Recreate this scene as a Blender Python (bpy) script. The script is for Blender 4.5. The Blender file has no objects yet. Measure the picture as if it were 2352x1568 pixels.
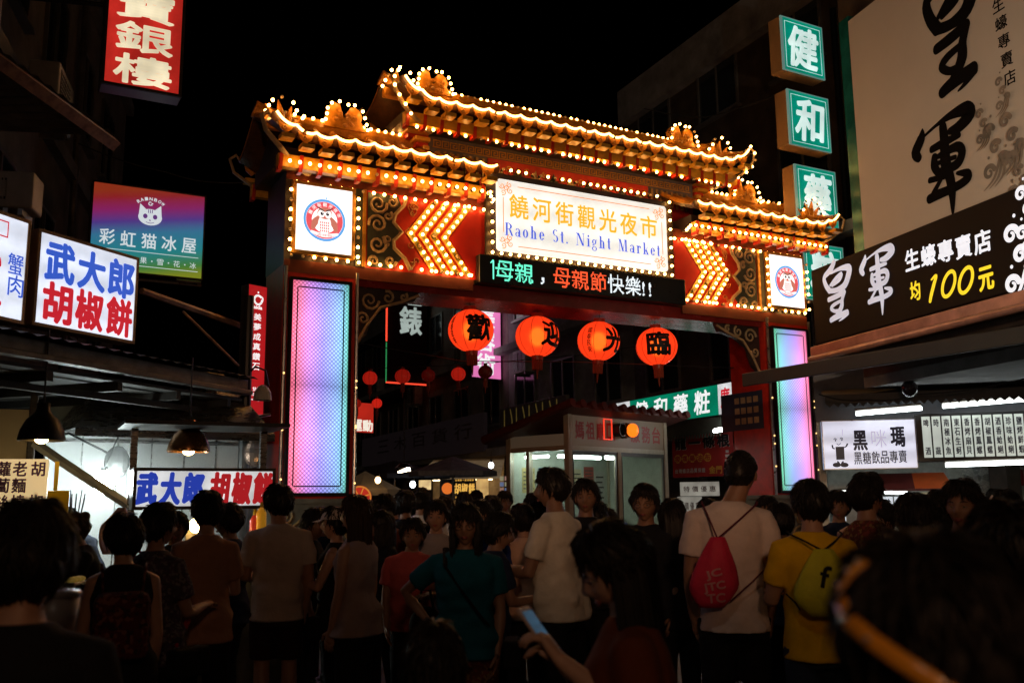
import bpy, bmesh, math, random
from mathutils import Vector, Matrix, noise
from math import sin, cos, pi, radians, sqrt, atan2, hypot
random.seed(7)
SC = bpy.context.scene
COL = SC.collection

# ------------------------------------------------------------------ camera
FPX = 2200.0                     # focal length in pixels of a 2352 wide picture
PITCH, ROLL = radians(9.478), radians(-0.606)
CAMZ = 1.6
_R0, _U0 = Vector((1, 0, 0)), Vector((0, -sin(PITCH), cos(PITCH)))
CF = Vector((0, cos(PITCH), sin(PITCH)))
CR = _R0 * cos(ROLL) + _U0 * sin(ROLL)
CU = -_R0 * sin(ROLL) + _U0 * cos(ROLL)
cd = bpy.data.cameras.new('camera')
cam = bpy.data.objects.new('camera', cd)
COL.objects.link(cam)
M3 = Matrix((CR, CU, -CF)).transposed()
cam.matrix_world = Matrix.Translation((0, 0, CAMZ)) @ M3.to_4x4()
cd.sensor_width = 36.0
cd.lens = 36.0 * FPX / 2352.0
cd.clip_start = 0.05
cd.clip_end = 2000
cd.dof.use_dof = True
cd.dof.focus_distance = 11.8
cd.dof.aperture_fstop = 2.8
SC.camera = cam

# ------------------------------------------------------------------ night sky, faint added fill light, exposure
W = bpy.data.worlds.new('World')
SC.world = W
W.use_nodes = True
nt = W.node_tree
bg = nt.nodes['Background']
sky = nt.nodes.new('ShaderNodeTexSky')
sky.sky_type = 'NISHITA'
sky.sun_disc = False
sky.sun_elevation = radians(-9)
sky.sun_rotation = radians(200)
nt.links.new(sky.outputs[0], bg.inputs[0])
bg.inputs[1].default_value = 0.05
sd = bpy.data.lights.new('fill_sun', 'SUN')  # weak warm sun added as general fill, no moon is known
sd.energy = 0.05
sd.angle = radians(0.5)
sd.color = (1.0, 0.8, 0.6)
so = bpy.data.objects.new('fill_sun', sd)
so.rotation_euler = (radians(48), 0, radians(-20))
COL.objects.link(so)
SC.view_settings.view_transform = 'Standard'
SC.view_settings.look = 'None'
SC.view_settings.exposure = 0
SC.view_settings.gamma = 1
SC.cycles.max_bounces = 5
SC.cycles.diffuse_bounces = 3
SC.cycles.glossy_bounces = 3
SC.cycles.transparent_max_bounces = 8
SC.cycles.sample_clamp_indirect = 2.0
SC.cycles.caustics_reflective = False
SC.cycles.caustics_refractive = False
SC.cycles.use_denoising = True

# ------------------------------------------------------------------ helpers
def ray(px, py):
    return CF + CR * ((px - 1176) / FPX) - CU * ((py - 784) / FPX)

def at(px, py, d):
    """world point seen at a picture position (2352 wide) at forward distance d"""
    return Vector((0, 0, CAMZ)) + ray(px, py) * d

def ground_at(px, d):
    r = ray(px, 1150)
    return Vector((r.x * d / r.y, d, 0))

def tag(o, label=None, cat=None, group=None, kind=None):
    if label: o['label'] = label
    if cat: o['category'] = cat
    if group: o['group'] = group
    if kind: o['kind'] = kind
    return o

def empty(name, label, cat, loc=(0, 0, 0), rz=0.0, group=None):
    o = bpy.data.objects.new(name, None)
    o.empty_display_size = 0.2
    o.location = loc
    o.rotation_euler = (0, 0, rz)
    COL.objects.link(o)
    return tag(o, label, cat, group)

def copy_tree(o, parent=None):
    c = o.copy()
    COL.objects.link(c)
    if parent: c.parent = parent
    for ch in list(o.children):
        copy_tree(ch, c)
    return c

class MB:
    """collects shapes, then links them as one mesh object"""
    def __init__(s):
        s.v, s.f, s.m = [], [], []
        s.T = None
    def add(s, vs, fs, mi=0):
        n = len(s.v)
        if s.T is not None: vs = [s.T @ Vector(p) for p in vs]
        s.v += [tuple(p) for p in vs]
        s.f += [tuple(i + n for i in f) for f in fs]
        s.m += [mi] * len(fs)
        return s
    def box(s, x0, x1, y0, y1, z0, z1, mi=0):
        vs = [(x, y, z) for z in (z0, z1) for y in (y0, y1) for x in (x0, x1)]
        return s.add(vs, [(0, 2, 3, 1), (4, 5, 7, 6), (0, 1, 5, 4), (2, 6, 7, 3), (0, 4, 6, 2), (1, 3, 7, 5)], mi)
    def rbox(s, x0, x1, y0, y1, z0, z1, b=0.01, mi=0):
        """box with chamfered edges"""
        bm = bmesh.new()
        bmesh.ops.create_cube(bm, size=1)
        for v in bm.verts:
            v.co = Vector(((x0 + x1) / 2 + v.co.x * (x1 - x0), (y0 + y1) / 2 + v.co.y * (y1 - y0), (z0 + z1) / 2 + v.co.z * (z1 - z0)))
        bmesh.ops.bevel(bm, geom=bm.edges[:], offset=b, segments=2, affect='EDGES', profile=0.5)
        s.bm(bm, mi)
        return s
    def bm(s, bm, mi=0):
        bm.verts.index_update()
        s.add([v.co for v in bm.verts], [[v.index for v in f.verts] for f in bm.faces], mi)
        bm.free()
    def quad(s, a, b, c, d, mi=0):
        return s.add([a, b, c, d], [(0, 1, 2, 3)], mi)
    def tube(s, pts, rad, n=8, mi=0, cap=True, flat=1.0, closed=False):
        """tube along points; rad a number or list of radii (or (rx,ry) pairs)"""
        pts = [Vector(p) for p in pts]
        k = len(pts)
        if not isinstance(rad, (list, tuple)): rad = [rad] * k
        vs = []
        up = None
        for i, p in enumerate(pts):
            if closed: t = pts[(i + 1) % k] - pts[i - 1]
            else: t = pts[min(i + 1, k - 1)] - pts[max(i - 1, 0)]
            if t.length < 1e-9: t = Vector((0, 0, 1))
            t.normalize()
            if up is None:
                up = Vector((0, 0, 1)) if abs(t.z) < 0.9 else Vector((1, 0, 0))
            a = t.cross(up)
            if a.length < 1e-5: a = t.cross(Vector((0.3, 1, 0)))
            a.normalize()
            b = a.cross(t).normalized()
            up = b
            r = rad[i]
            rx, ry = r if isinstance(r, (list, tuple)) else (r, r * flat)
            for j in range(n):
                q = 2 * pi * j / n
                vs.append(p + a * (rx * cos(q)) + b * (ry * sin(q)))
        fs = []
        for i in range(k if closed else k - 1):
            i2 = (i + 1) % k
            for j in range(n):
                j2 = (j + 1) % n
                fs.append((i * n + j, i * n + j2, i2 * n + j2, i2 * n + j))
        if cap and not closed:
            fs.append(tuple(range(n - 1, -1, -1)))
            fs.append(tuple((k - 1) * n + j for j in range(n)))
        return s.add(vs, fs, mi)
    def lathe(s, prof, c=(0, 0, 0), n=20, mi=0):
        """prof: (r, z) pairs, spun about a vertical axis at c"""
        vs, fs = [], []
        for r, z in prof:
            for j in range(n):
                q = 2 * pi * j / n
                vs.append((c[0] + r * cos(q), c[1] + r * sin(q), c[2] + z))
        for i in range(len(prof) - 1):
            for j in range(n):
                j2 = (j + 1) % n
                fs.append((i * n + j, i * n + j2, (i + 1) * n + j2, (i + 1) * n + j))
        return s.add(vs, fs, mi)
    def prism(s, poly, y0, y1, mi=0):
        """outline (x,z), thickness from y0 to y1"""
        n = len(poly)
        vs = [(x, y0, z) for x, z in poly] + [(x, y1, z) for x, z in poly]
        fs = [tuple(range(n)), tuple(range(2 * n - 1, n - 1, -1))]
        fs += [(i + n, (i + 1) % n + n, (i + 1) % n, i) for i in range(n)]
        return s.add(vs, fs, mi)
    def ball(s, c, r, mi=0, nu=12, nv=8):
        rx, ry, rz = r if isinstance(r, (tuple, list)) else (r, r, r)
        vs = [(c[0], c[1], c[2] - rz)]
        for i in range(1, nv):
            ph = -pi / 2 + pi * i / nv
            for j in range(nu):
                q = 2 * pi * j / nu
                vs.append((c[0] + rx * cos(ph) * cos(q), c[1] + ry * cos(ph) * sin(q), c[2] + rz * sin(ph)))
        vs.append((c[0], c[1], c[2] + rz))
        fs = [(0, 1 + (j + 1) % nu, 1 + j) for j in range(nu)]
        for i in range(nv - 2):
            for j in range(nu):
                a = 1 + i * nu
                fs.append((a + j, a + (j + 1) % nu, a + nu + (j + 1) % nu, a + nu + j))
        L = len(vs) - 1
        a = 1 + (nv - 2) * nu
        fs += [(a + j, a + (j + 1) % nu, L) for j in range(nu)]
        return s.add(vs, fs, mi)
    def ribbon(s, pts, y, mi=0):
        """flat brush stroke in the xz plane: points (x, z, width)"""
        P = [Vector((p[0], p[1])) for p in pts]
        w = [p[2] for p in pts]
        Q, WW = [], []
        k = len(P)
        for i in range(k - 1):       # smooth the stroke
            p0, p1, p2, p3 = P[max(i - 1, 0)], P[i], P[i + 1], P[min(i + 2, k - 1)]
            for j in range(5):
                t = j / 5
                Q.append(0.5 * (2 * p1 + (p2 - p0) * t + (2 * p0 - 5 * p1 + 4 * p2 - p3) * t * t + (3 * p1 - p0 - 3 * p2 + p3) * t ** 3))
                WW.append(w[i] * (1 - t) + w[i + 1] * t)
        Q.append(P[-1]); WW.append(w[-1])
        L, R_ = [], []
        for i in range(len(Q)):
            t = Q[min(i + 1, len(Q) - 1)] - Q[max(i - 1, 0)]
            if t.length < 1e-9: t = Vector((1, 0))
            t.normalize()
            nrm = Vector((-t.y, t.x)) * WW[i] / 2
            L.append(Q[i] + nrm); R_.append(Q[i] - nrm)
        m = len(Q)
        vs = [(p.x, y, p.y) for p in L] + [(p.x, y, p.y) for p in R_]
        fs = [(i, i + m, i + m + 1, i + 1) for i in range(m - 1)]
        s.add(vs, fs, mi)
        for idx, sg in ((0, -1), (m - 1, 1)):      # round ends
            r = WW[idx] / 2
            t = Q[min(idx + 1, m - 1)] - Q[max(idx - 1, 0)]
            t.normalize()
            n_ = Vector((-t.y, t.x))
            fan = [(Q[idx].x, y, Q[idx].y)]
            for j in range(7):
                q = -pi / 2 + pi * j / 6
                d = n_ * (sin(q) * r) + t * (sg * cos(q) * r * 0.8)
                fan.append((Q[idx].x + d.x, y - 0.0002, Q[idx].y + d.y))
            s.add(fan, [(0, j, j + 1) for j in range(1, 7)], mi)
        return s
    def mesh(s, name, mats):
        me = bpy.data.meshes.new(name)
        me.from_pydata(s.v, [], s.f)
        if not isinstance(mats, (list, tuple)): mats = [mats]
        for m in mats: me.materials.append(m)
        me.polygons.foreach_set('material_index', s.m)
        return me
    def build(s, name, mats, parent=None, smooth=False, loc=None, angle=None):
        me = s.mesh(name, mats)
        if smooth:
            me.polygons.foreach_set('use_smooth', [True] * len(me.polygons))
        o = bpy.data.objects.new(name, me)
        COL.objects.link(o)
        if parent: o.parent = parent
        if loc: o.location = loc
        me.update()
        return o

def fix_normals(me):
    bm = bmesh.new(); bm.from_mesh(me)
    bmesh.ops.recalc_face_normals(bm, faces=bm.faces[:])
    bm.to_mesh(me); bm.free()

# ------------------------------------------------------------------ materials
MATS = {}
def mat(name, color=(0.5, 0.5, 0.5), rough=0.6, metal=0.0, emit=None, es=1.0, var=0.25, scale=6.0, bump=0.0, spec=0.5, grime=None, stretch=None, trans=0.0):
    if name in MATS: return MATS[name]
    m = bpy.data.materials.new(name)
    MATS[name] = m
    m.use_nodes = True
    t = m.node_tree
    b = t.nodes['Principled BSDF']
    b.inputs['Roughness'].default_value = rough
    b.inputs['Metallic'].default_value = metal
    b.inputs['Specular IOR Level'].default_value = spec
    if trans: b.inputs['Transmission Weight'].default_value = trans
    c4 = (*color, 1)
    b.inputs['Base Color'].default_value = c4
    if var or bump or grime:
        tc = t.nodes.new('ShaderNodeTexCoord')
        nz = t.nodes.new('ShaderNodeTexNoise')
        nz.inputs['Scale'].default_value = scale
        nz.inputs['Detail'].default_value = 6
        nz.inputs['Roughness'].default_value = 0.65
        if stretch:
            mp = t.nodes.new('ShaderNodeMapping')
            mp.inputs['Scale'].default_value = stretch
            t.links.new(tc.outputs['Object'], mp.inputs[0])
            t.links.new(mp.outputs[0], nz.inputs['Vector'])
        else:
            t.links.new(tc.outputs['Object'], nz.inputs['Vector'])
        cr = t.nodes.new('ShaderNodeValToRGB')
        cr.color_ramp.elements[0].position = 0.3
        cr.color_ramp.elements[1].position = 0.7
        lo = grime if grime else tuple(x * (1 - var) for x in color)
        hi = tuple(min(1, x * (1 + var * 0.6)) for x in color)
        cr.color_ramp.elements[0].color = (*lo, 1)
        cr.color_ramp.elements[1].color = (*hi, 1)
        t.links.new(nz.outputs['Fac'], cr.inputs[0])
        t.links.new(cr.outputs[0], b.inputs['Base Color'])
        mr = t.nodes.new('ShaderNodeMapRange')
        mr.inputs['To Min'].default_value = max(0.03, rough - 0.12)
        mr.inputs['To Max'].default_value = min(1, rough + 0.12)
        t.links.new(nz.outputs['Fac'], mr.inputs['Value'])
        t.links.new(mr.outputs[0], b.inputs['Roughness'])
        if bump:
            bp = t.nodes.new('ShaderNodeBump')
            bp.inputs['Strength'].default_value = bump
            bp.inputs['Distance'].default_value = 0.02
            t.links.new(nz.outputs['Fac'], bp.inputs['Height'])
            t.links.new(bp.outputs[0], b.inputs['Normal'])
    if emit:
        b.inputs['Emission Color'].default_value = (*emit, 1)
        b.inputs['Emission Strength'].default_value = es
    return m

def glow(name, color, es=1.0, base=None, uneven=0.0, scale=1.2, stretch=(1, 1, 1), sample=True, tubes=None, dirt=0.0):
    """backlit plastic, tubes and bulbs, or painted light on plain boards and goods: emission that is a little uneven, as tubes behind a sheet are"""
    if name in MATS: return MATS[name]
    m = mat(name, base or tuple(0.6 * c for c in color), 0.45, var=0, emit=color, es=es)
    t = m.node_tree
    b = t.nodes['Principled BSDF']
    if uneven:
        tc = t.nodes.new('ShaderNodeTexCoord')
        mp = t.nodes.new('ShaderNodeMapping')
        mp.inputs['Scale'].default_value = stretch
        nz = t.nodes.new('ShaderNodeTexNoise')
        nz.inputs['Scale'].default_value = scale
        nz.inputs['Detail'].default_value = 2
        mr = t.nodes.new('ShaderNodeMapRange')
        mr.inputs['From Min'].default_value = 0.3
        mr.inputs['From Max'].default_value = 0.7
        mr.inputs['To Min'].default_value = es * (1 - uneven)
        mr.inputs['To Max'].default_value = es * (1 + uneven * 0.5)
        t.links.new(tc.outputs['Object'], mp.inputs[0])
        t.links.new(mp.outputs[0], nz.inputs['Vector'])
        t.links.new(nz.outputs['Fac'], mr.inputs['Value'])
        out = mr.outputs[0]
        def mul(a, c):
            n_ = t.nodes.new('ShaderNodeMath'); n_.operation = 'MULTIPLY'
            t.links.new(a, n_.inputs[0]); t.links.new(c, n_.inputs[1]); return n_.outputs[0]
        if tubes:                # lamps behind the sheet: axis, spacing in metres, strength
            sp = t.nodes.new('ShaderNodeSeparateXYZ'); t.links.new(tc.outputs['Object'], sp.inputs[0])
            m1 = t.nodes.new('ShaderNodeMath'); m1.operation = 'MULTIPLY'; m1.inputs[1].default_value = 2 * pi / tubes[1]; t.links.new(sp.outputs['xyz'.index(tubes[0])], m1.inputs[0])
            m2 = t.nodes.new('ShaderNodeMath'); m2.operation = 'SINE'; t.links.new(m1.outputs[0], m2.inputs[0])
            m3 = t.nodes.new('ShaderNodeMath'); m3.operation = 'MULTIPLY_ADD'; m3.inputs[1].default_value = tubes[2]; m3.inputs[2].default_value = 1.0; t.links.new(m2.outputs[0], m3.inputs[0])
            out = mul(out, m3.outputs[0])
        if dirt:
            n2 = t.nodes.new('ShaderNodeTexNoise'); n2.inputs['Scale'].default_value = 9; n2.inputs['Detail'].default_value = 8; n2.inputs['Roughness'].default_value = 0.8
            t.links.new(tc.outputs['Object'], n2.inputs['Vector'])
            m4 = t.nodes.new('ShaderNodeMapRange'); m4.inputs['From Min'].default_value = 0.35; m4.inputs['From Max'].default_value = 0.62; m4.inputs['To Min'].default_value = 1 - dirt; m4.inputs['To Max'].default_value = 1.0
            t.links.new(n2.outputs['Fac'], m4.inputs['Value'])
            out = mul(out, m4.outputs[0])
        t.links.new(out, b.inputs['Emission Strength'])
    if not sample: m.cycles.emission_sampling = 'NONE'
    return m

# ------------------------------------------------------------------ lettering
_G = {}
_DG = None
def glyph(txt, off=0.0, shear=0.0):
    """triangulated outline of a text, its box moved to the origin: (verts, faces, width, height)"""
    k = (txt, off, shear)
    if k in _G: return _G[k]
    c = bpy.data.curves.new('lettering', 'FONT')
    c.body = txt
    c.offset = off
    c.shear = shear
    c.resolution_u = 4
    c.fill_mode = 'FRONT'
    o = bpy.data.objects.new('lettering', c)
    COL.objects.link(o)
    dg = bpy.context.evaluated_depsgraph_get()
    me = bpy.data.meshes.new_from_object(o.evaluated_get(dg))
    vs = [(v.co.x, v.co.y) for v in me.vertices]
    fs = [tuple(p.vertices) for p in me.polygons]
    bpy.data.objects.remove(o)
    bpy.data.curves.remove(c)
    bpy.data.meshes.remove(me)
    x0 = min(v[0] for v in vs); x1 = max(v[0] for v in vs)
    y0 = min(v[1] for v in vs); y1 = max(v[1] for v in vs)
    r = ([(x - x0, y - y0) for x, y in vs], fs, x1 - x0, y1 - y0)
    _G[k] = r
    return r

def put(mb, ch, cx, cz, w, h, y=0.0, off=0.0, mi=0, shear=0.0, keep=False, rot=0.0):
    """one glyph (or word) scaled into a cell w x h centred at (cx, cz); off makes its strokes bolder by that share of its height"""
    vs, fs, gw, gh = glyph(ch, 0.0, shear)
    sx, sz = w / gw, h / gh
    if keep: sx = sz = min(sx, sz)
    if ch == '·': sx = sz = 0.22 * min(w / gw, h / gh)
    elif len(ch) == 1 and gh < 0.35 and not keep: sz = sx      # 一 and commas stay thin
    ca, sa = cos(rot), sin(rot)
    r = off * min(h, w / max(1, len(ch)) * 1.2) if len(ch) == 1 else off * h
    n = 0 if off == 0 else (4 if off < 0.03 else 8)
    for k in range(n + 1 if n != 4 else 4):
        dx, dz = (0, 0) if k == n else (r * cos(2 * pi * (k + 0.5) / n), r * sin(2 * pi * (k + 0.5) / n))
        out = []
        for x, z in vs:
            X, Z = (x - gw / 2) * sx + dx, (z - gh / 2) * sz + dz
            out.append((cx + X * ca - Z * sa, y - 0.0003 * k, cz + X * sa + Z * ca))
        mb.add(out, fs, mi)

def row(mb, txt, x0, x1, cz, h, y, off=0.0, fill=0.9, mi=0, shear=0.0):
    n = len(txt)
    p = (x1 - x0) / n
    for i, ch in enumerate(txt):
        if ch == ' ': continue
        put(mb, ch, x0 + (i + 0.5) * p, cz, p * fill, h, y, off, mi, shear)

def column(mb, txt, cx, z1, z0, w, y, off=0.0, fill=0.9, mi=0, shear=0.0):
    n = len(txt)
    p = (z1 - z0) / n
    for i, ch in enumerate(txt):
        if ch == ' ': continue
        put(mb, ch, cx, z1 - (i + 0.5) * p, w, p * fill, y, off, mi, shear)

def ring(mb, cx, cz, ro, ri, y, n=40, mi=0, a0=0.0, a1=2 * pi, rz=None):
    vs, fs = [], []
    for i in range(n + 1):
        q = a0 + (a1 - a0) * i / n
        vs += [(cx + ro * cos(q), y, cz + ro * sin(q)), (cx + ri * cos(q), y, cz + ri * sin(q))]
    for i in range(n):
        fs.append((2 * i, 2 * i + 1, 2 * i + 3, 2 * i + 2))
    mb.add(vs, fs, mi)

def disc(mb, cx, cz, rx, rz, y, n=28, mi=0):
    mb.add([(cx + rx * cos(2 * pi * i / n), y, cz + rz * sin(2 * pi * i / n)) for i in range(n)], [tuple(range(n))], mi)

def poly(mb, pts, y, mi=0):
    mb.add([(x, y, z) for x, z in pts], [tuple(range(len(pts)))], mi)

class Frame:
    """an upright rectangle seen between two picture columns: its left and right edges at depths d0 and d1"""
    def __init__(s, x0, x1, d0, d1, yt0, yb0, yt1, yb1):
        a, b = at(x0, (yt0 + yb0) / 2, d0), at(x1, (yt1 + yb1) / 2, d1)
        s.rz = atan2(b.y - a.y, b.x - a.x)
        s.w = hypot(b.x - a.x, b.y - a.y)
        za1, za0 = at(x0, yt0, d0).z, at(x0, yb0, d0).z
        zb1, zb0 = at(x1, yt1, d1).z, at(x1, yb1, d1).z
        s.z0, s.z1 = (za0 + zb0) / 2, (za1 + zb1) / 2
        s.h = s.z1 - s.z0
        s.o = Vector((a.x, a.y, s.z0))
        s.err = (za1 - zb1, za0 - zb0)
    def uv(s, px, py, y=0.0):
        """where the view ray through a picture position meets this rectangle's plane, in its own x and z"""
        n = Vector((sin(s.rz), -cos(s.rz), 0))
        C0 = Vector((0, 0, CAMZ))
        r = ray(px, py)
        t = ((s.o - n * y - C0).dot(n)) / r.dot(n)
        P = C0 + r * t - s.o
        return P.x * cos(s.rz) + P.y * sin(s.rz), P.z

def light_box(name, label, cat, F, face, depth=0.22, border=0.03, frame='sign_frame_steel', group=None, lip=0.012):
    """a box sign: cabinet, lit face, rim; returns (root, y of the face)"""
    r = empty(name, label, cat, F.o, F.rz, group)
    c = MB()
    c.rbox(0, F.w, 0, depth, 0, F.h, 0.012)
    c.build('cabinet', MATS[frame], r)
    f = MB()
    f.box(border, F.w - border, -0.006, -0.001, border, F.h - border)
    f.build('face', face, r)
    m = MB()
    b = border
    for x0, x1, z0, z1 in ((0, F.w, 0, b), (0, F.w, F.h - b, F.h), (0, b, b, F.h - b), (F.w - b, F.w, b, F.h - b)):
        m.box(x0 + 0.001, x1 - 0.001, -lip, -0.002, z0 + 0.001, z1 - 0.001)
    m.build('rim', MATS[frame], r)
    return r, -0.009
# ------------------------------------------------------------------ shared materials
mat('sign_frame_steel', (0.10, 0.09, 0.085), 0.38, 0.7, var=0.3)
mat('steel', (0.45, 0.44, 0.42), 0.3, 0.9, var=0.25, scale=9)
mat('gold', (0.62, 0.30, 0.05), 0.38, 0.35, var=0.35, scale=14, bump=0.25)
mat('dull_gold', (0.34, 0.20, 0.07), 0.5, 0.2, var=0.4, scale=12, bump=0.3)
mat('amber_glaze', (0.62, 0.24, 0.025), 0.3, var=0.45, scale=9, bump=0.2)
mat('yellow_glaze', (0.75, 0.36, 0.03), 0.35, var=0.3, scale=8)
mat('brown_glaze', (0.10, 0.04, 0.015), 0.35, var=0.5, scale=8, bump=0.25)
mat('gate_red', (0.55, 0.025, 0.01), 0.45, var=0.35, scale=5, bump=0.1)
mat('gate_dark', (0.035, 0.022, 0.018), 0.5, var=0.4)
mat('slate_blue', (0.13, 0.10, 0.11), 0.55, var=0.3)
mat('scroll_tan', (0.46, 0.32, 0.16), 0.5, var=0.35, scale=10)
mat('scroll_green', (0.05, 0.06, 0.045), 0.55, var=0.3)
mat('black_metal', (0.02, 0.02, 0.02), 0.4, 0.3, var=0.3)
mat('dark_wood', (0.06, 0.035, 0.02), 0.6, var=0.4, stretch=(1, 1, 8))
mat('wire', (0.015, 0.015, 0.015), 0.6, var=0)
BULB = glow('bulb_glow', (1.0, 0.47, 0.11), 28.0)
BULB_OFF = mat('bulb_glass_dim', (0.55, 0.35, 0.15), 0.15, var=0.1, emit=(1, 0.5, 0.12), es=0.12)  # dead bulbs keep a faint amber emission
ROPE = glow('rope_light', (1.0, 0.48, 0.12), 10.0)

def bulb_mesh(lit=True, r=0.0215):
    b = MB()
    b.ball((0, 0, 0), (r, r * 1.1, r), nu=8, nv=6)
    b.box(-r * 0.5, r * 0.5, r * 0.9, r * 1.9, -r * 0.5, r * 0.5, 1)
    me = b.mesh('light_bulb', [BULB if lit else BULB_OFF, MATS['black_metal']])
    me.polygons.foreach_set('use_smooth', [True] * len(me.polygons))
    return me
BM_ON, BM_OFF = bulb_mesh(True), bulb_mesh(False)

def add_bulb(parent, x, y, z, dead=0.13):
    o = bpy.data.objects.new('light_bulb', BM_OFF if random.random() < dead else BM_ON)
    COL.objects.link(o)
    o.parent = parent
    o.location = (x, y, z)
    return o

# ------------------------------------------------------------------ the market gate
GC = (1.061, 13.664, 0.0)
GRZ = 0.499
GATE = empty('market_gate', 'ornate red and gold gate with tiled roofs outlined in glowing bulbs', 'gate', GC, GRZ)
gate_bulbs = []          # (x, y, z), all of them; the largest hundred become parts
def grow(x0, z0, x1, z1, y, step=0.145, ends=True):
    L = hypot(x1 - x0, z1 - z0)
    n = max(1, int(round(L / step)))
    for i in range(n + 1):
        t = i / n
        gate_bulbs.append((x0 + (x1 - x0) * t, y, z0 + (z1 - z0) * t))

YC = 0.45      # the gate's own middle, behind its front face
led = bpy.data.materials.new('led_mesh_screen'); MATS['led'] = led
led.use_nodes = True
def led_material():
    t = led.node_tree
    N, Lk = t.nodes, t.links
    b = N['Principled BSDF']
    b.inputs['Base Color'].default_value = (0.05, 0.05, 0.06, 1)
    b.inputs['Roughness'].default_value = 0.4
    tc = N.new('ShaderNodeTexCoord')
    sp = N.new('ShaderNodeSeparateXYZ')
    Lk.new(tc.outputs['Object'], sp.inputs[0])
    def M(op, a, b_=None, c=None):
        n = N.new('ShaderNodeMath'); n.operation = op
        for i, q in enumerate((a, b_, c)):
            if q is None: continue
            if isinstance(q, (int, float)): n.inputs[i].default_value = q
            else: Lk.new(q, n.inputs[i])
        return n.outputs[0]
    x, z = sp.outputs[0], sp.outputs[2]
    # diagonal weave of the perforated cover: lamps shine through the holes
    k = pi / 0.052
    p1 = M('SINE', M('MULTIPLY', M('ADD', x, z), k))
    p2 = M('SINE', M('MULTIPLY', M('SUBTRACT', x, z), k))
    dots = M('MULTIPLY', p1, p2)
    dots = M('ADD', M('MULTIPLY', M('ABSOLUTE', dots), 0.75), 0.3)
    ramp = N.new('ShaderNodeValToRGB')
    e = ramp.color_ramp.elements
    e[0].position = 0.0; e[0].color = (1.0, 0.16, 0.26, 1)
    e[1].position = 1.0; e[1].color = (0.15, 0.55, 0.45, 1)
    for pos, c in ((0.14, (1.0, 0.24, 0.44, 1)), (0.32, (0.74, 0.32, 0.95, 1)), (0.55, (0.40, 0.34, 1.0, 1)), (0.82, (0.30, 0.50, 0.98, 1))):
        q = e.new(pos); q.color = c
    Lk.new(M('ADD', M('DIVIDE', x, 0.72), 0.5), ramp.inputs[0])
    # two lamp modules, each brightest at its own middle
    zz = M('DIVIDE', z, 1.3)
    s1 = M('ABSOLUTE', M('SINE', M('MULTIPLY', zz, pi)))
    inten = M('ADD', M('MULTIPLY', M('POWER', s1, 0.6), 0.55), 0.55)
    Lk.new(ramp.outputs[0], b.inputs['Emission Color'])
    nz = N.new('ShaderNodeTexNoise'); nz.inputs['Scale'].default_value = 2.6; Lk.new(tc.outputs['Object'], nz.inputs['Vector'])
    Lk.new(M('MULTIPLY', M('MULTIPLY', dots, inten), M('ADD', M('MULTIPLY', nz.outputs['Fac'], 1.1), 1.45)), b.inputs['Emission Strength'])
led_material()
led2 = led.copy(); led2.name = 'led_mesh_screen_green'; MATS['led2'] = led2
for n_ in led2.node_tree.nodes:
    if n_.type == 'VALTORGB':
        for e_, c_ in zip(n_.color_ramp.elements, ((1.0, 0.20, 0.36), (0.95, 0.30, 0.62), (0.66, 0.38, 0.98), (0.42, 0.45, 1.0), (0.25, 0.62, 0.66), (0.14, 0.62, 0.30))): e_.color = (*c_, 1)

def fret(mb, x0, x1, z0, z1, y, step=0.13, mi=0):
    """meander of small square spirals"""
    h = z1 - z0
    n = int(abs(x1 - x0) / step)
    st = (x1 - x0) / n
    w = h * 0.13
    for i in range(n):
        a = x0 + st * i
        def X(q): return a + st * q
        segs = [(0, 0, 1, 0), (0.08, 0, 0.08, 1), (0.08, 1, 0.85, 1), (0.85, 1, 0.85, 0.3), (0.85, 0.3, 0.38, 0.3), (0.38, 0.3, 0.38, 0.68), (0.38, 0.68, 0.6, 0.68)]
        for (p, q, r, s_) in segs:
            xa, xb = sorted((X(p), X(r))); za, zb = z0 + h * min(q, s_), z0 + h * max(q, s_)
            mb.box(xa - w / 2, xb + w / 2, y - 0.012 - 0.002 * (i % 2), y, za - w / 2, zb + w / 2, mi)

def spiral(mb, cx, cz, r, turns, y, w, mi=0, a0=0.0, sg=1):
    pts = []
    n = int(10 * turns)
    for i in range(n + 1):
        t = i / n
        q = a0 + sg * turns * 2 * pi * t
        rr = r * (1 - 0.85 * t)
        pts.append((cx + rr * cos(q), y, cz + rr * sin(q)))
    mb.tube(pts, [w * (1 - 0.4 * i / n) for i in range(n + 1)], n=6, mi=mi)

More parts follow.
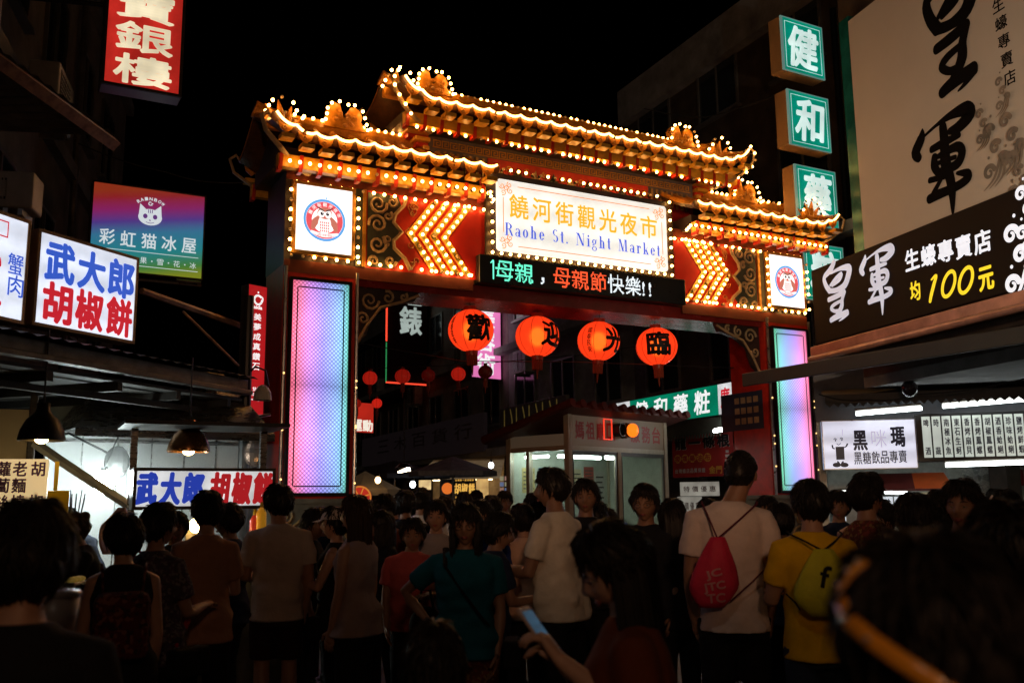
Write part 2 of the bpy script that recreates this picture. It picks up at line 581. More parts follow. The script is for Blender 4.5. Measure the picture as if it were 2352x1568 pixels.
for s in (-1, 1):
    def bx(mb, a, b, y0, y1, z0, z1, mi=0):
        mb.box(min(s * a, s * b), max(s * a, s * b), y0, y1, z0, z1, mi)
    p = MB()
    bx(p, 3.46, 4.42, 0.0, 0.85, 1.66, 4.54)
    pil = p.build('pillar', MATS['gate_red'], GATE)
    p = MB()
    bx(p, 3.38, 4.50, -0.06, 0.91, 0.0, 1.6)
    bx(p, 3.34, 4.54, -0.10, 0.95, 1.6, 1.66)
    bx(p, 3.34, 4.54, -0.10, 0.95, 0.0, 0.18)
    pb = p.build('pillar_base', mat('base_stone', (0.16, 0.14, 0.10), 0.6, var=0.4, scale=5, bump=0.3), GATE)
    c = MB()        # carved medallion on the base
    cx = s * 3.94
    for r in (0.44, 0.36, 0.2):
        pts = [(cx + r * cos(q * pi / 14), -0.065, 0.92 + r * 1.25 * sin(q * pi / 14)) for q in range(28)]
        c.tube(pts, 0.018, n=6, closed=True)
    for q in range(8):
        a = q * pi / 4
        spiral(c, cx + 0.28 * cos(a), 0.92 + 0.35 * sin(a), 0.075, 1.4, -0.066, 0.014, a0=a)
    for q in (-1, 1):
        for zz in (0.35, 1.45):
            spiral(c, cx + q * 0.4, zz, 0.1, 1.5, -0.066, 0.016, a0=0.5, sg=q)
    c.build('carving', MATS['dull_gold'], pb)
    # light panel on the pillar
    f = MB(); f.box(-0.36, 0.36, -0.03, 0.0, -1.3, 1.3)
    lp = f.build('light_panel', led if s < 0 else led2, GATE, loc=(s * 3.953, -0.03, 3.03))
    if s > 0: lp.scale = (-1, 1, 1)
    f = MB()
    for (x0, x1, z0, z1) in ((-0.40, -0.362, -1.34, 1.34), (0.362, 0.40, -1.34, 1.34), (-0.362, 0.362, -1.34, -1.302), (-0.362, 0.362, 1.302, 1.34)):
        f.box(x0, x1, -0.05, 0.028, z0, z1)
    f.build('frame', MATS['black_metal'], lp)
    f = MB()
    for (x0, x1, z0, z1) in ((-0.305, -0.29, -1.22, 1.22), (0.29, 0.305, -1.22, 1.22), (-0.285, 0.285, 1.215, 1.23), (-0.285, 0.285, -1.23, -1.215)):
        f.box(x0, x1, -0.036, -0.0305, z0, z1)
    f.build('wire_track', mat('track', (0.03, 0.03, 0.05), 0.5, var=0), lp)
    # column edge posts with small bulbs
    f = MB()
    for q in (3.48, 4.40):
        f.tube([(s * q, -0.05, 1.66), (s * q, -0.05, 4.5)], 0.022, n=10)
    f.build('edge_tube', MATS['steel'], GATE)
    for q in (3.48, 4.40):
        for zz in (1.9, 2.05, 2.52, 2.62, 3.1, 3.18):
            if random.random() < 0.6:
                b = MB(); b.ball((s * q, -0.08, zz + random.uniform(-0.08, 0.08)), 0.013, nu=6, nv=4)
                b.build('marker_bulb', glow('marker_glow', (1.0, 0.6, 0.2), 2.5), GATE)
    # corner bracket under the lintel, carved
    b = MB()
    b.prism([(s * 3.45, 4.36), (s * 2.55, 4.36), (s * 2.62, 4.24), (s * 2.95, 4.16), (s * 3.2, 4.0), (s * 3.3, 3.72), (s * 3.45, 3.6)], 0.12, 0.2)
    br = b.build('corner_bracket', MATS['gate_dark'], GATE)
    fix_normals(br.data)
    b = MB()
    for (x, z, r, t, a) in ((3.25, 4.2, 0.13, 1.5, 0), (3.0, 4.26, 0.09, 1.3, 2), (2.78, 4.29, 0.06, 1.2, 1), (3.34, 3.95, 0.09, 1.3, 3)):
        spiral(b, s * x, z, r, t, 0.11, 0.02, a0=a, sg=s)
    b.tube([(s * 2.56, 0.11, 4.33), (s * 2.8, 0.11, 4.22), (s * 3.1, 0.11, 4.12), (s * 3.3, 0.11, 3.85), (s * 3.42, 0.11, 3.62)], 0.02, n=6)
    b.build('scrollwork', MATS['scroll_tan'], br)

b = MB()
b.box(-3.46, 3.46, 0.06, 0.84, 4.36, 4.54)
b.build('lintel', mat('lintel_red', (0.26, 0.02, 0.015), 0.25, var=0.35, scale=3), GATE)
b = MB()
b.box(-4.42, 4.42, 0.012, 0.888, 4.543, 5.74)
b.build('sign_band', MATS['gate_dark'], GATE)

# gold meander borders
for s in (-1, 1):
    b = MB()
    fret(b, s * 1.66, s * 4.40, 5.66, 5.745, 0.012)
    fret(b, s * 1.85, s * 4.40, 4.47, 4.56, 0.012)
    b.build('fret_border', MATS['gold'], GATE)
    b = MB()
    b.box(min(s * 1.80, s * 4.42), max(s * 1.80, s * 4.42), -0.004, 0.03, 4.44, 4.60)
    b.box(min(s * 1.64, s * 4.42), max(s * 1.64, s * 4.42), -0.004, 0.008, 5.64, 5.775)
    b.build('border_board', mat('border_red', (0.16, 0.03, 0.012), 0.5, var=0.3), GATE)

# arrow panels: red field, cloud scrolls outside, four chevrons pointing outwards
for s in (-1, 1):
    def P(pts): return [(s * x, z) for x, z in pts]
    b = MB()
    b.prism(P([(1.55, 4.60), (3.36, 4.60), (3.36, 5.64), (1.55, 5.64)]), -0.004, 0.011)
    pan = b.build('arrow_panel', MATS['gate_red'], GATE)
    fix_normals(pan.data)
    b = MB()
    b.prism(P([(2.98, 4.62), (3.34, 4.62), (3.34, 5.62), (2.92, 5.62), (2.86, 5.45), (2.98, 5.35), (2.90, 5.13), (2.98, 4.9), (2.84, 4.8)]), -0.012, -0.0045)
    q = b.build('scroll_ground', MATS['scroll_green'], pan); fix_normals(q.data)
    b = MB()
    for (x, z, r, t, a) in ((3.2, 5.47, 0.12, 1.6, 0.2), (3.0, 5.52, 0.075, 1.4, 2), (3.2, 5.2, 0.12, 1.6, 3.4), (3.2, 4.93, 0.12, 1.6, 1), (3.02, 4.72, 0.075, 1.4, 0), (3.25, 4.70, 0.07, 1.3, 4), (3.06, 5.33, 0.06, 1.2, 1), (3.06, 5.0, 0.06, 1.2, 5)):
        spiral(b, s * x, z, r * 1.1, t, -0.016, 0.024, a0=a, sg=s)
    b.tube([(s * x, -0.016, z) for x, z in ((2.80, 5.62), (2.84, 5.5), (2.96, 5.36), (2.98, 5.25), (2.86, 5.13), (2.98, 5.0), (2.97, 4.9), (2.82, 4.78), (2.74, 4.63))], 0.028, n=6)
    b.build('scrollwork', MATS['scroll_tan'], pan)
    b = MB()         # gold arabesques on the red
    rr = random.Random(3)
    for i in range(15):
        t = rr.random()
        z = 4.68 + 0.9 * rr.random()
        x = 2.82 - 0.13 + 0.12 * abs(z - 5.13) * -1.2 + 0.12 * rr.random()
        spiral(b, s * x, z, rr.uniform(0.04, 0.07), 1.2, -0.007, 0.008, a0=rr.random() * 6, sg=rr.choice((-1, 1)))
    b.build('arabesque', mat('arabesque_gold', (0.5, 0.17, 0.03), 0.45, var=0.3), pan)
    b = MB()
    b2 = MB()
    for k, xt in enumerate((2.74, 2.575, 2.41, 2.245)):
        run = 0.36
        for d in (0.045, -0.045):
            for sg in (1, -1):
                zt = 5.13 + sg * 0.485
                xa, xb = xt + d, xt + d - run
                pts = [(s * (xa + 0.012), 5.13), (s * (xb + 0.012), zt), (s * (xb - 0.012), zt), (s * (xa - 0.012), 5.13)]
                b.prism(pts, -0.02 - 0.0007 * k, -0.005)
        for sg in (1, -1):
            zt = 5.13 + sg * 0.485
            b2.prism([(s * (xt + 0.04), 5.13), (s * (xt + 0.04 - run), zt), (s * (xt - 0.04 - run), zt), (s * (xt - 0.04), 5.13)], -0.009 - 0.0006 * k, -0.0048)
            n = 6
            for i in range(n + (1 if sg == 1 else 0)):
                t = (i if sg == 1 else i + 1) / n
                gate_bulbs.append((s * (xt - run * t), -0.045, 5.13 + (zt - 5.13) * t))
    q = b.build('chevron', MATS['gold'], pan); fix_normals(q.data)
    q = b2.build('chevron_ground', mat('olive_ground', (0.13, 0.12, 0.02), 0.5, var=0.3), pan); fix_normals(q.data)
    b = MB()
    b.prism(P([(1.80, 4.66), (1.63, 4.66), (1.63, 5.58), (1.82, 5.58), (2.16, 5.13)]), -0.0095, -0.0043)
    q = b.build('arrow_head', mat('arrow_red', (0.55, 0.02, 0.012), 0.4, var=0.15), pan); fix_normals(q.data)
    # post between the arrow panel and the owl sign
    b = MB()
    b.box(min(s * 3.365, s * 3.41), max(s * 3.365, s * 3.41), -0.03, 0.011, 4.6, 5.64, 0)
    b.box(min(s * 3.412, s * 3.50), max(s * 3.412, s * 3.50), -0.015, 0.011, 4.6, 5.64, 1)
    b.build('divider', [MATS['gold'], MATS['scroll_green']], GATE)
    # bulbs: top and bottom rows, red strip over the owl sign
    grow(s * 1.66, 5.60, s * 4.30, 5.60, -0.05)
    grow(s * 1.86, 4.645, s * 4.34, 4.645, -0.05)
    b = MB()
    b.box(min(s * 3.58, s * 4.3), max(s * 3.58, s * 4.3), -0.006, 0.011, 5.575, 5.635)
    b.build('red_strip', MATS['gate_red'], GATE)

# upper tier
b = MB()
b.box(-2.36, 2.36, 0.33, 0.80, 5.742, 7.0)
b.build('upper_wall', MATS['gate_red'], GATE)
b = MB()
b.box(-2.345, 2.345, 0.30, 0.329, 6.36, 6.70)
b.build('upper_band', MATS['slate_blue'], GATE)
b = MB()
fret(b, -2.28, 2.28, 6.53, 6.63, 0.30)
b.build('fret_border', MATS['gold'], GATE)
b = MB()
b.box(-1.42, 1.42, 0.27, 0.329, 6.17, 6.50)
fz = b.build('frieze', MATS['gate_red'], GATE)
b = MB()
rr = random.Random(5)
for i in range(9):
    cx = -1.25 + 0.31 * i
    for q in range(5):
        a = pi * (0.08 + 0.21 * q)
        L = 0.15 if q % 2 == 0 else 0.11
        b.tube([(cx, 0.265, 6.2), (cx + L * 0.6 * cos(a + 0.3), 0.25, 6.2 + L * 0.9 * sin(a + 0.3)), (cx + L * cos(a), 0.265, 6.2 + 1.5 * L * sin(a))], [0.02, 0.032, 0.004], n=6, mi=i % 2)
    spiral(b, cx + 0.155, 6.37, 0.055, 1.4, 0.262, 0.013, 2, a0=i)
b.build('leaf_relief', [MATS['scroll_tan'], MATS['scroll_green'], MATS['gold']], fz)
b = MB()
for s in (-1, 1):
    for i in range(8):
        x = s * (1.5 + 0.1 * i)
        b.box(x - 0.02, x + 0.02, 0.27, 0.299, 6.2, 6.48)
b.build('baluster_rail', MATS['dull_gold'], GATE)
grow(-1.42, 6.275, 1.42, 6.275, 0.04, 0.125)

# stepped beams at both ends of the upper tier
for s in (-1, 1):
    b = MB()
    for k in range(4):
        x1 = 2.46 + 0.13 * k
        b.rbox(min(s * 2.362, s * x1), max(s * 2.362, s * x1), 0.22 - 0.03 * k, 0.9, 6.44 + 0.11 * k, 6.50 + 0.11 * k, 0.01, 0)
        b.box(min(s * 2.362, s * (x1 - 0.05)), max(s * 2.362, s * (x1 - 0.05)), 0.27, 0.85, 6.38 + 0.11 * k, 6.44 + 0.11 * k, 1)
    b.build('bracket_stack', [MATS['yellow_glaze'], MATS['gate_red']], GATE)

def rooftop(name, x0, x1, zr, ze, half, up0, up1, flare=0.6, drop=0.17):
    """a tiled double-pitch roof between x0 and x1; up0/up1: how far its two ends sweep upwards"""
    def lift(x):
        a = max(0, (x0 + flare - x) / flare) ** 2 * up0 + max(0, (x - x1 + flare) / flare) ** 2 * up1
        return a
    def S(x, t, sg):      # t 0 at ridge, 1 at eave
        return Vector((x, YC + sg * half * (1 if sg < 0 else 0.74) * t, zr - (zr - ze) * (1.3 * t - 0.3 * t * t) + lift(x) * (0.35 + 0.65 * t)))
    root = MB()
    nx, nt_ = 40, 6
    for sg in (-1, 1):
        vs, fs = [], []
        for lay in (0, -0.05):
            for i in range(nx + 1):
                for j in range(nt_ + 1):
                    q = S(x0 + (x1 - x0) * i / nx, j / nt_, sg)
                    vs.append((q.x, q.y, q.z + lay))
        n1 = (nx + 1) * (nt_ + 1)
        for i in range(nx):
            for j in range(nt_):
                a = i * (nt_ + 1) + j
                fs.append((a, a + 1, a + nt_ + 2, a + nt_ + 1))
                fs.append((n1 + a, n1 + a + nt_ + 1, n1 + a + nt_ + 2, n1 + a + 1))
        for i in range(nx):
            a = i * (nt_ + 1) + nt_
            fs.append((a, a + n1, a + n1 + nt_ + 1, a + nt_ + 1))
        for j in range(nt_):
            for a in (j, nx * (nt_ + 1) + j):
                fs.append((a, a + n1, a + n1 + 1, a + 1))
        root.add(vs, fs, 0)
        k = int((x1 - x0) / 0.25)
        for i in range(k + 1):
            x = x0 + 0.04 + (x1 - x0 - 0.08) * i / k
            pts = [S(x, 0.06 + 0.94 * j / 5, sg) + Vector((0, 0, 0.02)) for j in range(6)]
            root.tube(pts, 0.045, n=8, mi=1)
            e = pts[-1]
            root.tube([e + Vector((0, sg * -0.0, 0)), e + Vector((0, sg * 0.035, -0.006))], 0.062, n=12, mi=2)
    ro = root.build(name, [MATS['brown_glaze'], MATS['amber_glaze'], MATS['brown_glaze']], GATE, smooth=False)
    # drip tiles
    step = (x1 - x0 - 0.08) / k
    for sg in (-1, 1):
        d = MB()
        for i in range(k):
            x = x0 + 0.04 + step * (i + 0.5)
            e = S(x, 1, sg)
            w = step * 0.40
            y = e.y + sg * 0.03
            pr = [(x - w, e.z + 0.03), (x - w * 0.75, e.z - 0.05), (x, e.z - 0.115), (x + w * 0.75, e.z - 0.05), (x + w, e.z + 0.03), (x, e.z - 0.01)]
            d.prism(pr, min(y, y + sg * 0.02), max(y, y + sg * 0.02), 0)
            spiral(d, x - 0.02, e.z - 0.045, 0.03, 1.2, y + sg * 0.024, 0.007, 1)
            d.box(x - w * 0.8, x + w * 0.8, y - 0.14 if sg < 0 else y - 0.02, y + 0.02 if sg < 0 else y + 0.14, e.z - 0.205, e.z - 0.15, 2)   # rafter ends
        q = d.build('drip_tiles', [MATS['amber_glaze'], MATS['gold'], MATS['yellow_glaze']], ro); fix_normals(q.data)
    # rope light sagging from tile to tile along the front eave
    pts = []
    for i in range(k * 6 + 1):
        x = x0 + 0.04 + step * i / 6
        e = S(x, 1, -1)
        sag = abs(sin(pi * i / 6)) ** 0.8
        pts.append((x, e.y - 0.075, e.z + 0.06 - 0.04 * sag))
    m = MB()
    cuts, cur = [], []
    rr = random.Random(int(x0 * 100))
    for i, p_ in enumerate(pts):
        if i % 6 == 3 and rr.random() < 0.16 and len(cur) > 3:
            cuts.append(cur); cur = []
        cur.append(p_)
    cuts.append(cur)
    for c_ in cuts:
        if len(c_) > 1: m.tube(c_, 0.0165, n=6)
    m.build('rope_light', ROPE, ro, smooth=True)
    # eave boards below: orange beam, red brackets
    m = MB()
    for sg in (-1, 1):
        ya = YC + sg * (half * (1 if sg < 0 else 0.74) - 0.16)
        zz = ze - drop
        xa, xb = x0 + 0.12, x1 - 0.12
        m.box(xa, xb, ya - 0.05, ya + 0.05, zz - 0.19, zz - 0.03, 0)
        for i in range(int((xb - xa) / 0.25) + 1):
            x = xa + 0.02 + 0.25 * i
            m.prism([(x, zz - 0.02), (x + 0.045, zz - 0.02), (x + 0.03, zz - 0.24), (x - 0.02, zz - 0.24)], min(ya - sg * 0.06, ya + sg * 0.062), max(ya - sg * 0.06, ya + sg * 0.062), 1)
    m.box(x0 + 0.15, x1 - 0.15, YC - half + 0.24, YC + half * 0.74 - 0.24, ze - drop - 0.10, ze - 0.06, 2)  # soffit box coloured dark to stand for shade under the eave
    q = m.build('eave_beam', [MATS['yellow_glaze'], MATS['gate_red'], MATS['gate_dark']], ro); fix_normals(q.data)
    # ridge
    m = MB()
    R = []
    for i in range(31):
        x = x0 + (x1 - x0) * i / 30
        R.append((x, YC, zr + 0.06 + lift(x) * 0.5))
    m.tube(R, [(0.07, 0.12)] * 31, n=10)
    m.build('ridge', MATS['amber_glaze'], ro)
    return ro, S, lift

def curl(parent, pts, w=0.05, m='scroll_tan'):
    b = MB()
    b.tube(pts, [w * (1 - 0.55 * i / (len(pts) - 1)) for i in range(len(pts))], n=8, flat=0.6)
    return b.build('hip_curl', MATS[m], parent)

LOWR = []
for s in (-1, 1):
    x0, x1 = (-4.75, -1.68) if s < 0 else (1.68, 4.75)
    ro, S, lift = rooftop('lower_roof', x0, x1, 6.50, 6.01, 0.95, 0.22 if s < 0 else 0, 0.22 if s > 0 else 0)
    LOWR.append(ro)
    xe = s * 4.75
    for sg in (-1, 1):
        e = S(xe, 1, sg)
        curl(ro, [(s * 4.15, YC + sg * 0.5, 5.72), (s * 4.4, YC + sg * 0.7, 5.74), (s * 4.62, e.y - sg * 0.05, 5.86), (s * 4.82, e.y + sg * 0.02, 6.02), (s * 4.88, e.y + sg * 0.03, 6.2), (s * 4.80, e.y + sg * 0.02, 6.27), (s * 4.76, e.y, 6.2)])
    # gable end boards
    b = MB()
    b.prism([(YC - 0.55, 5.75), (YC + 0.55, 5.75), (YC + 0.5, 6.0), (YC, 6.3), (YC - 0.5, 6.0)], 0, 0.05)
    b.T = None
    q = b.build('gable', MATS['gate_dark'], ro)  # dark colour stands in for the unlit roof end
    q.rotation_euler = (0, 0, pi / 2); q.location = (s * 4.5, 0, 0)
    fix_normals(q.data)
    grow(s * 2.42, 6.66, s * 3.27, 6.66, 0.40, 0.1)
    if s > 0: grow(3.85, 6.66, 4.35, 6.68, 0.40, 0.12)
    else: grow(-4.35, 6.68, -3.85, 6.66, 0.40, 0.12)
    grow(s * 1.76, 5.72, s * 4.5, 5.71, -0.45, 0.125)
    grow(s * 1.66, 5.66, s * 1.74, 5.74, -0.35, 0.07)

UPR, S, lift = rooftop('upper_roof', -3.02, 3.02, 7.28, 6.88, 0.76, 0.26, 0.26, drop=0.09)
for s in (-1, 1):
    for sg in (-1, 1):
        e = S(s * 3.02, 1, sg)
        curl(UPR, [(s * 2.45, YC + sg * 0.45, 6.6), (s * 2.75, YC + sg * 0.65, 6.66), (s * 2.95, e.y - sg * 0.04, 6.80), (s * 3.1, e.y + sg * 0.02, 6.98), (s * 3.14, e.y + sg * 0.03, 7.16), (s * 3.07, e.y, 7.22)])
    for (bx_, by_, bz_) in ((3.06, -0.34, 7.24), (3.12, -0.36, 7.13), (3.12, -0.37, 7.01), (3.05, -0.36, 6.89), (2.95, -0.33, 6.79), (2.84, -0.25, 6.71), (2.72, -0.15, 6.65), (2.58, -0.05, 6.61)): gate_bulbs.append((s * bx_, by_, bz_))
grow(-1.98, 7.44, 1.98, 7.44, 0.42, 0.105)
grow(-2.72, 6.575, 2.72, 6.575, -0.17, 0.12)

def twin_finial(parent, x, z, s, sc=1.0):
    """a pair of curled fish-dragon humps"""
    half = [(-0.30, 0), (-0.29, 0.10), (-0.25, 0.17), (-0.26, 0.25), (-0.22, 0.33), (-0.15, 0.37), (-0.08, 0.34), (-0.06, 0.26), (-0.03, 0.17), (0.0, 0.15), (0.03, 0.18), (0.03, 0.27), (0.07, 0.33), (0.14, 0.34), (0.20, 0.30), (0.24, 0.22), (0.22, 0.13), (0.27, 0.06), (0.30, 0)]
    b = MB()
    b.prism([(px_ * sc * 1.12, pz * sc * 1.1) for px_, pz in half], -0.07, 0.07)
    for q in range(12):
        a = random.uniform(-0.2, 0.2)
        b.ball((a * sc, -0.07, random.uniform(0.05, 0.26) * sc), (0.035, 0.02, 0.03), nu=8, nv=5)
    o = b.build('twin_finial', MATS['amber_glaze'], parent, loc=(x, YC - 0.02, z))
    fix_normals(o.data)
    for (a, c) in ((-0.36, 0.08), (-0.34, 0.18), (-0.33, 0.28), (-0.26, 0.38), (-0.13, 0.43), (0.02, 0.40), (0.13, 0.41), (0.27, 0.33), (0.31, 0.22), (0.34, 0.11), (0.36, 0.02)):
        gate_bulbs.append((x + a * sc * 0.93, YC - 0.15, z + c * sc * 0.93))

def tail_finial(parent, x, y, z, s, sc=1.0):
    b = MB()
    for (dx, dz, lean, r) in ((-0.10, 0.30, -0.02, 0.05), (0.02, 0.36, 0.05, 0.055), (0.13, 0.27, 0.12, 0.045), (-0.2, 0.16, -0.1, 0.04)):
        b.tube([(s * dx * 0.6 * sc, 0, -0.02), (s * (dx * 0.8 + lean * 0.3) * sc, 0, dz * 0.5 * sc), (s * (dx + lean) * sc, 0, dz * sc)], [r * sc * 1.3, r * sc, 0.008], n=8, flat=1.0)
    b.rbox(-0.26 * sc, 0.26 * sc, -0.06, 0.06, -0.08, 0.05 * sc, 0.02)
    o = b.build('tail_finial', MATS['amber_glaze'], parent, loc=(x, y, z))
    for (a, c) in ((-0.30, 0.13), (-0.2, 0.24), (-0.14, 0.36), (0.05, 0.42), (0.2, 0.34), (0.26, 0.24), (0.31, 0.14), (0.36, 0.03)):
        gate_bulbs.append((x + s * a * sc * 0.85, y - 0.09, z + c * sc * 0.88))

for i, s in enumerate((-1, 1)):
    twin_finial(LOWR[i], s * 3.54, 6.58, s, 0.88)
    tail_finial(LOWR[i], s * 4.52, -0.12, 6.28, s, 0.9)
    twin_finial(UPR, s * 2.24, 7.36, s, 0.82)
    tail_finial(UPR, s * 2.82, 0.2, 7.16, s, 0.95)

# the bulbs: the hundred nearest the street's mouth are parts, the rest one mass
gate_bulbs.sort(key=lambda q: q[0])
near = gate_bulbs[:100]
for q in near: add_bulb(GATE, *q)
b = MB()
for q in gate_bulbs[100:]:
    mi = 1 if random.random() < 0.12 else 0
    b.ball(q, 0.0215, mi, nu=8, nv=6)
    b.box(q[0] - 0.015, q[0] + 0.015, q[1] + 0.03, q[1] + 0.06, q[2] - 0.015, q[2] + 0.015, 2)
o = b.build('light_bulbs', [BULB, BULB_OFF, MATS['black_metal']], GATE, smooth=True)
o['kind'] = 'stuff'

# ------------------------------------------------------------------ name board over the opening
def gate_pt(u, y, z):
    return Vector((GC[0] + u * cos(GRZ) - y * sin(GRZ), GC[1] + u * sin(GRZ) + y * cos(GRZ), z))

WHITE_GLOW = glow('white_backlight', (1.0, 0.97, 0.88), 1.05, uneven=0.15, scale=1.5, tubes=('z', 0.35, 0.10), dirt=0.12)
INK_RED = glow('ink_red_lit', (0.75, 0.10, 0.04), 0.9)
INK_GOLD = glow('ink_gold_lit', (1.0, 0.48, 0.03), 1.0)
INK_BLUE = glow('ink_blue_lit', (0.08, 0.14, 0.75), 0.9)
LINE_ORANGE = glow('line_orange_lit', (0.90, 0.32, 0.12), 0.9)

NB = empty('name_board', 'large white lit board naming the night market, above the gate opening', 'sign', gate_pt(0, -0.02, 5.04), GRZ)
b = MB(); b.box(-1.63, 1.63, -0.03, 0.02, -0.07, 1.13)
b.build('backing', MATS['gate_dark'], NB)
b = MB()
b.prism([(-1.44, 0), (1.44, 0), (1.47, 0.03), (1.47, 1.0), (1.44, 1.03), (-1.44, 1.03), (-1.47, 1.0), (-1.47, 0.03)], -0.08, -0.032)
o = b.build('face', WHITE_GLOW, NB); fix_normals(o.data)
b = MB()
for (x0, x1, z0, z1) in ((-1.15, 1.15, 0.942, 0.954), (-1.15, 1.15, 0.074, 0.086), (-1.386, -1.374, 0.26, 0.77), (1.374, 1.386, 0.26, 0.77)):
    b.box(x0, x1, -0.084, -0.081, z0, z1)
for sx in (-1, 1):
    for zz in (0.13, 0.90):
        for (dx, dz) in ((0, 0), (-0.07, 0.03), (0.06, -0.03), (-0.05, -0.06), (0.05, 0.06)):
            spiral(b, sx * 1.33 + dx, zz + dz, 0.045, 1.3, -0.082, 0.008, a0=dx * 40)
b.build('border', LINE_ORANGE, NB)
b = MB()
row(b, '饒河街觀光夜市', -1.32, 1.32, 0.66, 0.34, -0.084, 0.022, fill=0.80)
b.build('lettering', INK_GOLD, NB)

# roman letters with thick stems and hairline serifs
def roman(mb, txt, x0, z0, H, y, gap=0.10):
    """draws the words and returns the x where they end; H is the capital height"""
    T_, h_ = 0.17 * H, 0.045 * H
    xh = 0.66 * H
    def bar(x, w, za, zb): mb.add([(x, y, z0 + za), (x + w, y, z0 + za), (x + w, y, z0 + zb), (x, y, z0 + zb)], [(0, 1, 2, 3)])
    def bowl(cx, cz, rx, rz, tx, a0=0, a1=2 * pi, yy=0.0):
        n = 18; vs, fs = [], []
        for i in range(n + 1):
            q = a0 + (a1 - a0) * i / n
            vs += [(cx + rx * cos(q), y - yy, z0 + cz + rz * sin(q)), (cx + (rx - tx) * cos(q), y - yy, z0 + cz + (rz - h_) * sin(q))]
        for i in range(n): fs.append((2 * i, 2 * i + 1, 2 * i + 3, 2 * i + 2))
        mb.add(vs, fs)
    def stem(x, za, zb, foot=True, head=True):
        bar(x, T_, za, zb)
        if foot: bar(x - 0.6 * T_, T_ * 2.2, za, za + h_)
        if head: bar(x - 0.6 * T_, T_ * 1.6, zb - h_, zb)
    def diag(xa, za, xb, zb, w):
        mb.add([(xa, y, z0 + za), (xa + w, y, z0 + za), (xb + w, y, z0 + zb), (xb, y, z0 + zb)], [(0, 1, 2, 3)])
    x = x0
    for ch in txt:
        a = 0.6 * T_
        if ch == ' ': x += 0.62 * H; continue
        if ch == 'R':
            stem(x + a, 0, H); bowl(x + a + T_ * 1.0, 0.74 * H, 0.40 * H, 0.26 * H, T_, -pi / 2, pi / 2); diag(x + 0.62 * H, 0, x + 0.38 * H, 0.49 * H, T_); wd = 0.80 * H
        elif ch == 'a':
            bowl(x + 0.22 * H, 0.19 * H, 0.2 * H, 0.19 * H, 0.11 * H); bar(x + 0.34 * H, T_ * 0.9, 0, 0.5 * H); bowl(x + 0.25 * H, 0.46 * H, 0.225 * H, 0.2 * H, T_ * 0.8, 0, pi * 0.9); bar(x + 0.34 * H, T_ * 1.5, 0, h_); wd = 0.56 * H
        elif ch == 'o':
            bowl(x + 0.27 * H, xh / 2, 0.26 * H, xh / 2, T_); wd = 0.56 * H
        elif ch == 'h':
            stem(x + a, 0, H); bowl(x + 0.34 * H, 0.42 * H, 0.22 * H, 0.24 * H, T_, 0, pi * 0.8); stem(x + 0.39 * H, 0, 0.44 * H, True, False); wd = 0.70 * H
        elif ch == 'e':
            bowl(x + 0.26 * H, xh / 2, 0.25 * H, xh / 2, T_, 0.0, 1.83 * pi); bar(x + 0.1 * H, 0.38 * H, 0.34 * H, 0.34 * H + h_); wd = 0.54 * H
        elif ch == 'S':
            bowl(x + 0.28 * H, 0.75 * H, 0.25 * H, 0.25 * H, T_ * 0.8, 0.2 * pi, 1.5 * pi); bowl(x + 0.28 * H, 0.27 * H, 0.27 * H, 0.27 * H, T_ * 0.9, -0.85 * pi, 0.5 * pi); wd = 0.60 * H
        elif ch == 't':
            bar(x + 0.1 * H, T_, 0.08 * H, 0.9 * H); bar(x, 0.36 * H, xh - h_, xh); bowl(x + 0.24 * H, 0.12 * H, 0.14 * H, 0.12 * H, T_ * 0.7, pi, 1.85 * pi); wd = 0.40 * H
        elif ch == '.':
            disc(mb, x + 0.1 * H, z0 + 0.07 * H, 0.08 * H, 0.08 * H, y, 14); wd = 0.24 * H
        elif ch == 'N':
            bar(x + a, h_, 0, H); bar(x, T_ * 1.4, 0, h_); bar(x, T_ * 1.4, H - h_, H); diag(x + 0.62 * H, 0, x + 0.1 * H, H, T_ * 1.2); bar(x + 0.74 * H, h_, 0, H); bar(x + 0.64 * H, T_ * 1.4, H - h_, H); wd = 0.92 * H
        elif ch == 'i':
            stem(x + a, 0, xh); disc(mb, x + a + T_ / 2, z0 + 0.86 * H, 0.09 * H, 0.09 * H, y, 14); wd = 0.36 * H
        elif ch == 'g':
            bowl(x + 0.25 * H, 0.45 * H, 0.22 * H, 0.21 * H, 0.13 * H); bowl(x + 0.26 * H, -0.10 * H, 0.26 * H, 0.19 * H, 0.11 * H); bar(x + 0.42 * H, 0.14 * H, 0.58 * H, 0.64 * H); bar(x + 0.06 * H, 0.2 * H, 0.14 * H, 0.22 * H); wd = 0.58 * H
        elif ch == 'M':
            bar(x + a, h_, 0, H); bar(x, T_ * 1.4, 0, h_); bar(x, T_ * 1.2, H - h_, H); diag(x + 0.42 * H, 0, x + 0.1 * H, H, T_); diag(x + 0.44 * H, 0, x + 0.72 * H, H, h_); stem(x + 0.74 * H, 0, H); wd = 1.06 * H
        elif ch == 'r':
            stem(x + a, 0, xh); bowl(x + 0.36 * H, 0.46 * H, 0.16 * H, 0.2 * H, T_ * 0.8, 0.25 * pi, pi * 0.9); disc(mb, x + 0.45 * H, z0 + 0.54 * H, 0.075 * H, 0.075 * H, y - 0.0004, 12); wd = 0.54 * H
        elif ch == 'k':
            stem(x + a, 0, H); diag(x + 0.25 * H, 0.28 * H, x + 0.5 * H, xh, h_ * 1.3); diag(x + 0.46 * H, 0, x + 0.27 * H, 0.4 * H, T_); bar(x + 0.4 * H, 0.26 * H, 0, h_); wd = 0.68 * H
        else: wd = 0.5 * H
        x += wd + gap * H
    return x
b = MB()
e = roman(b, 'Raohe St. Night Market', 0, 0.22, 0.185, -0.084, 0.17)
k = 2.72 / e
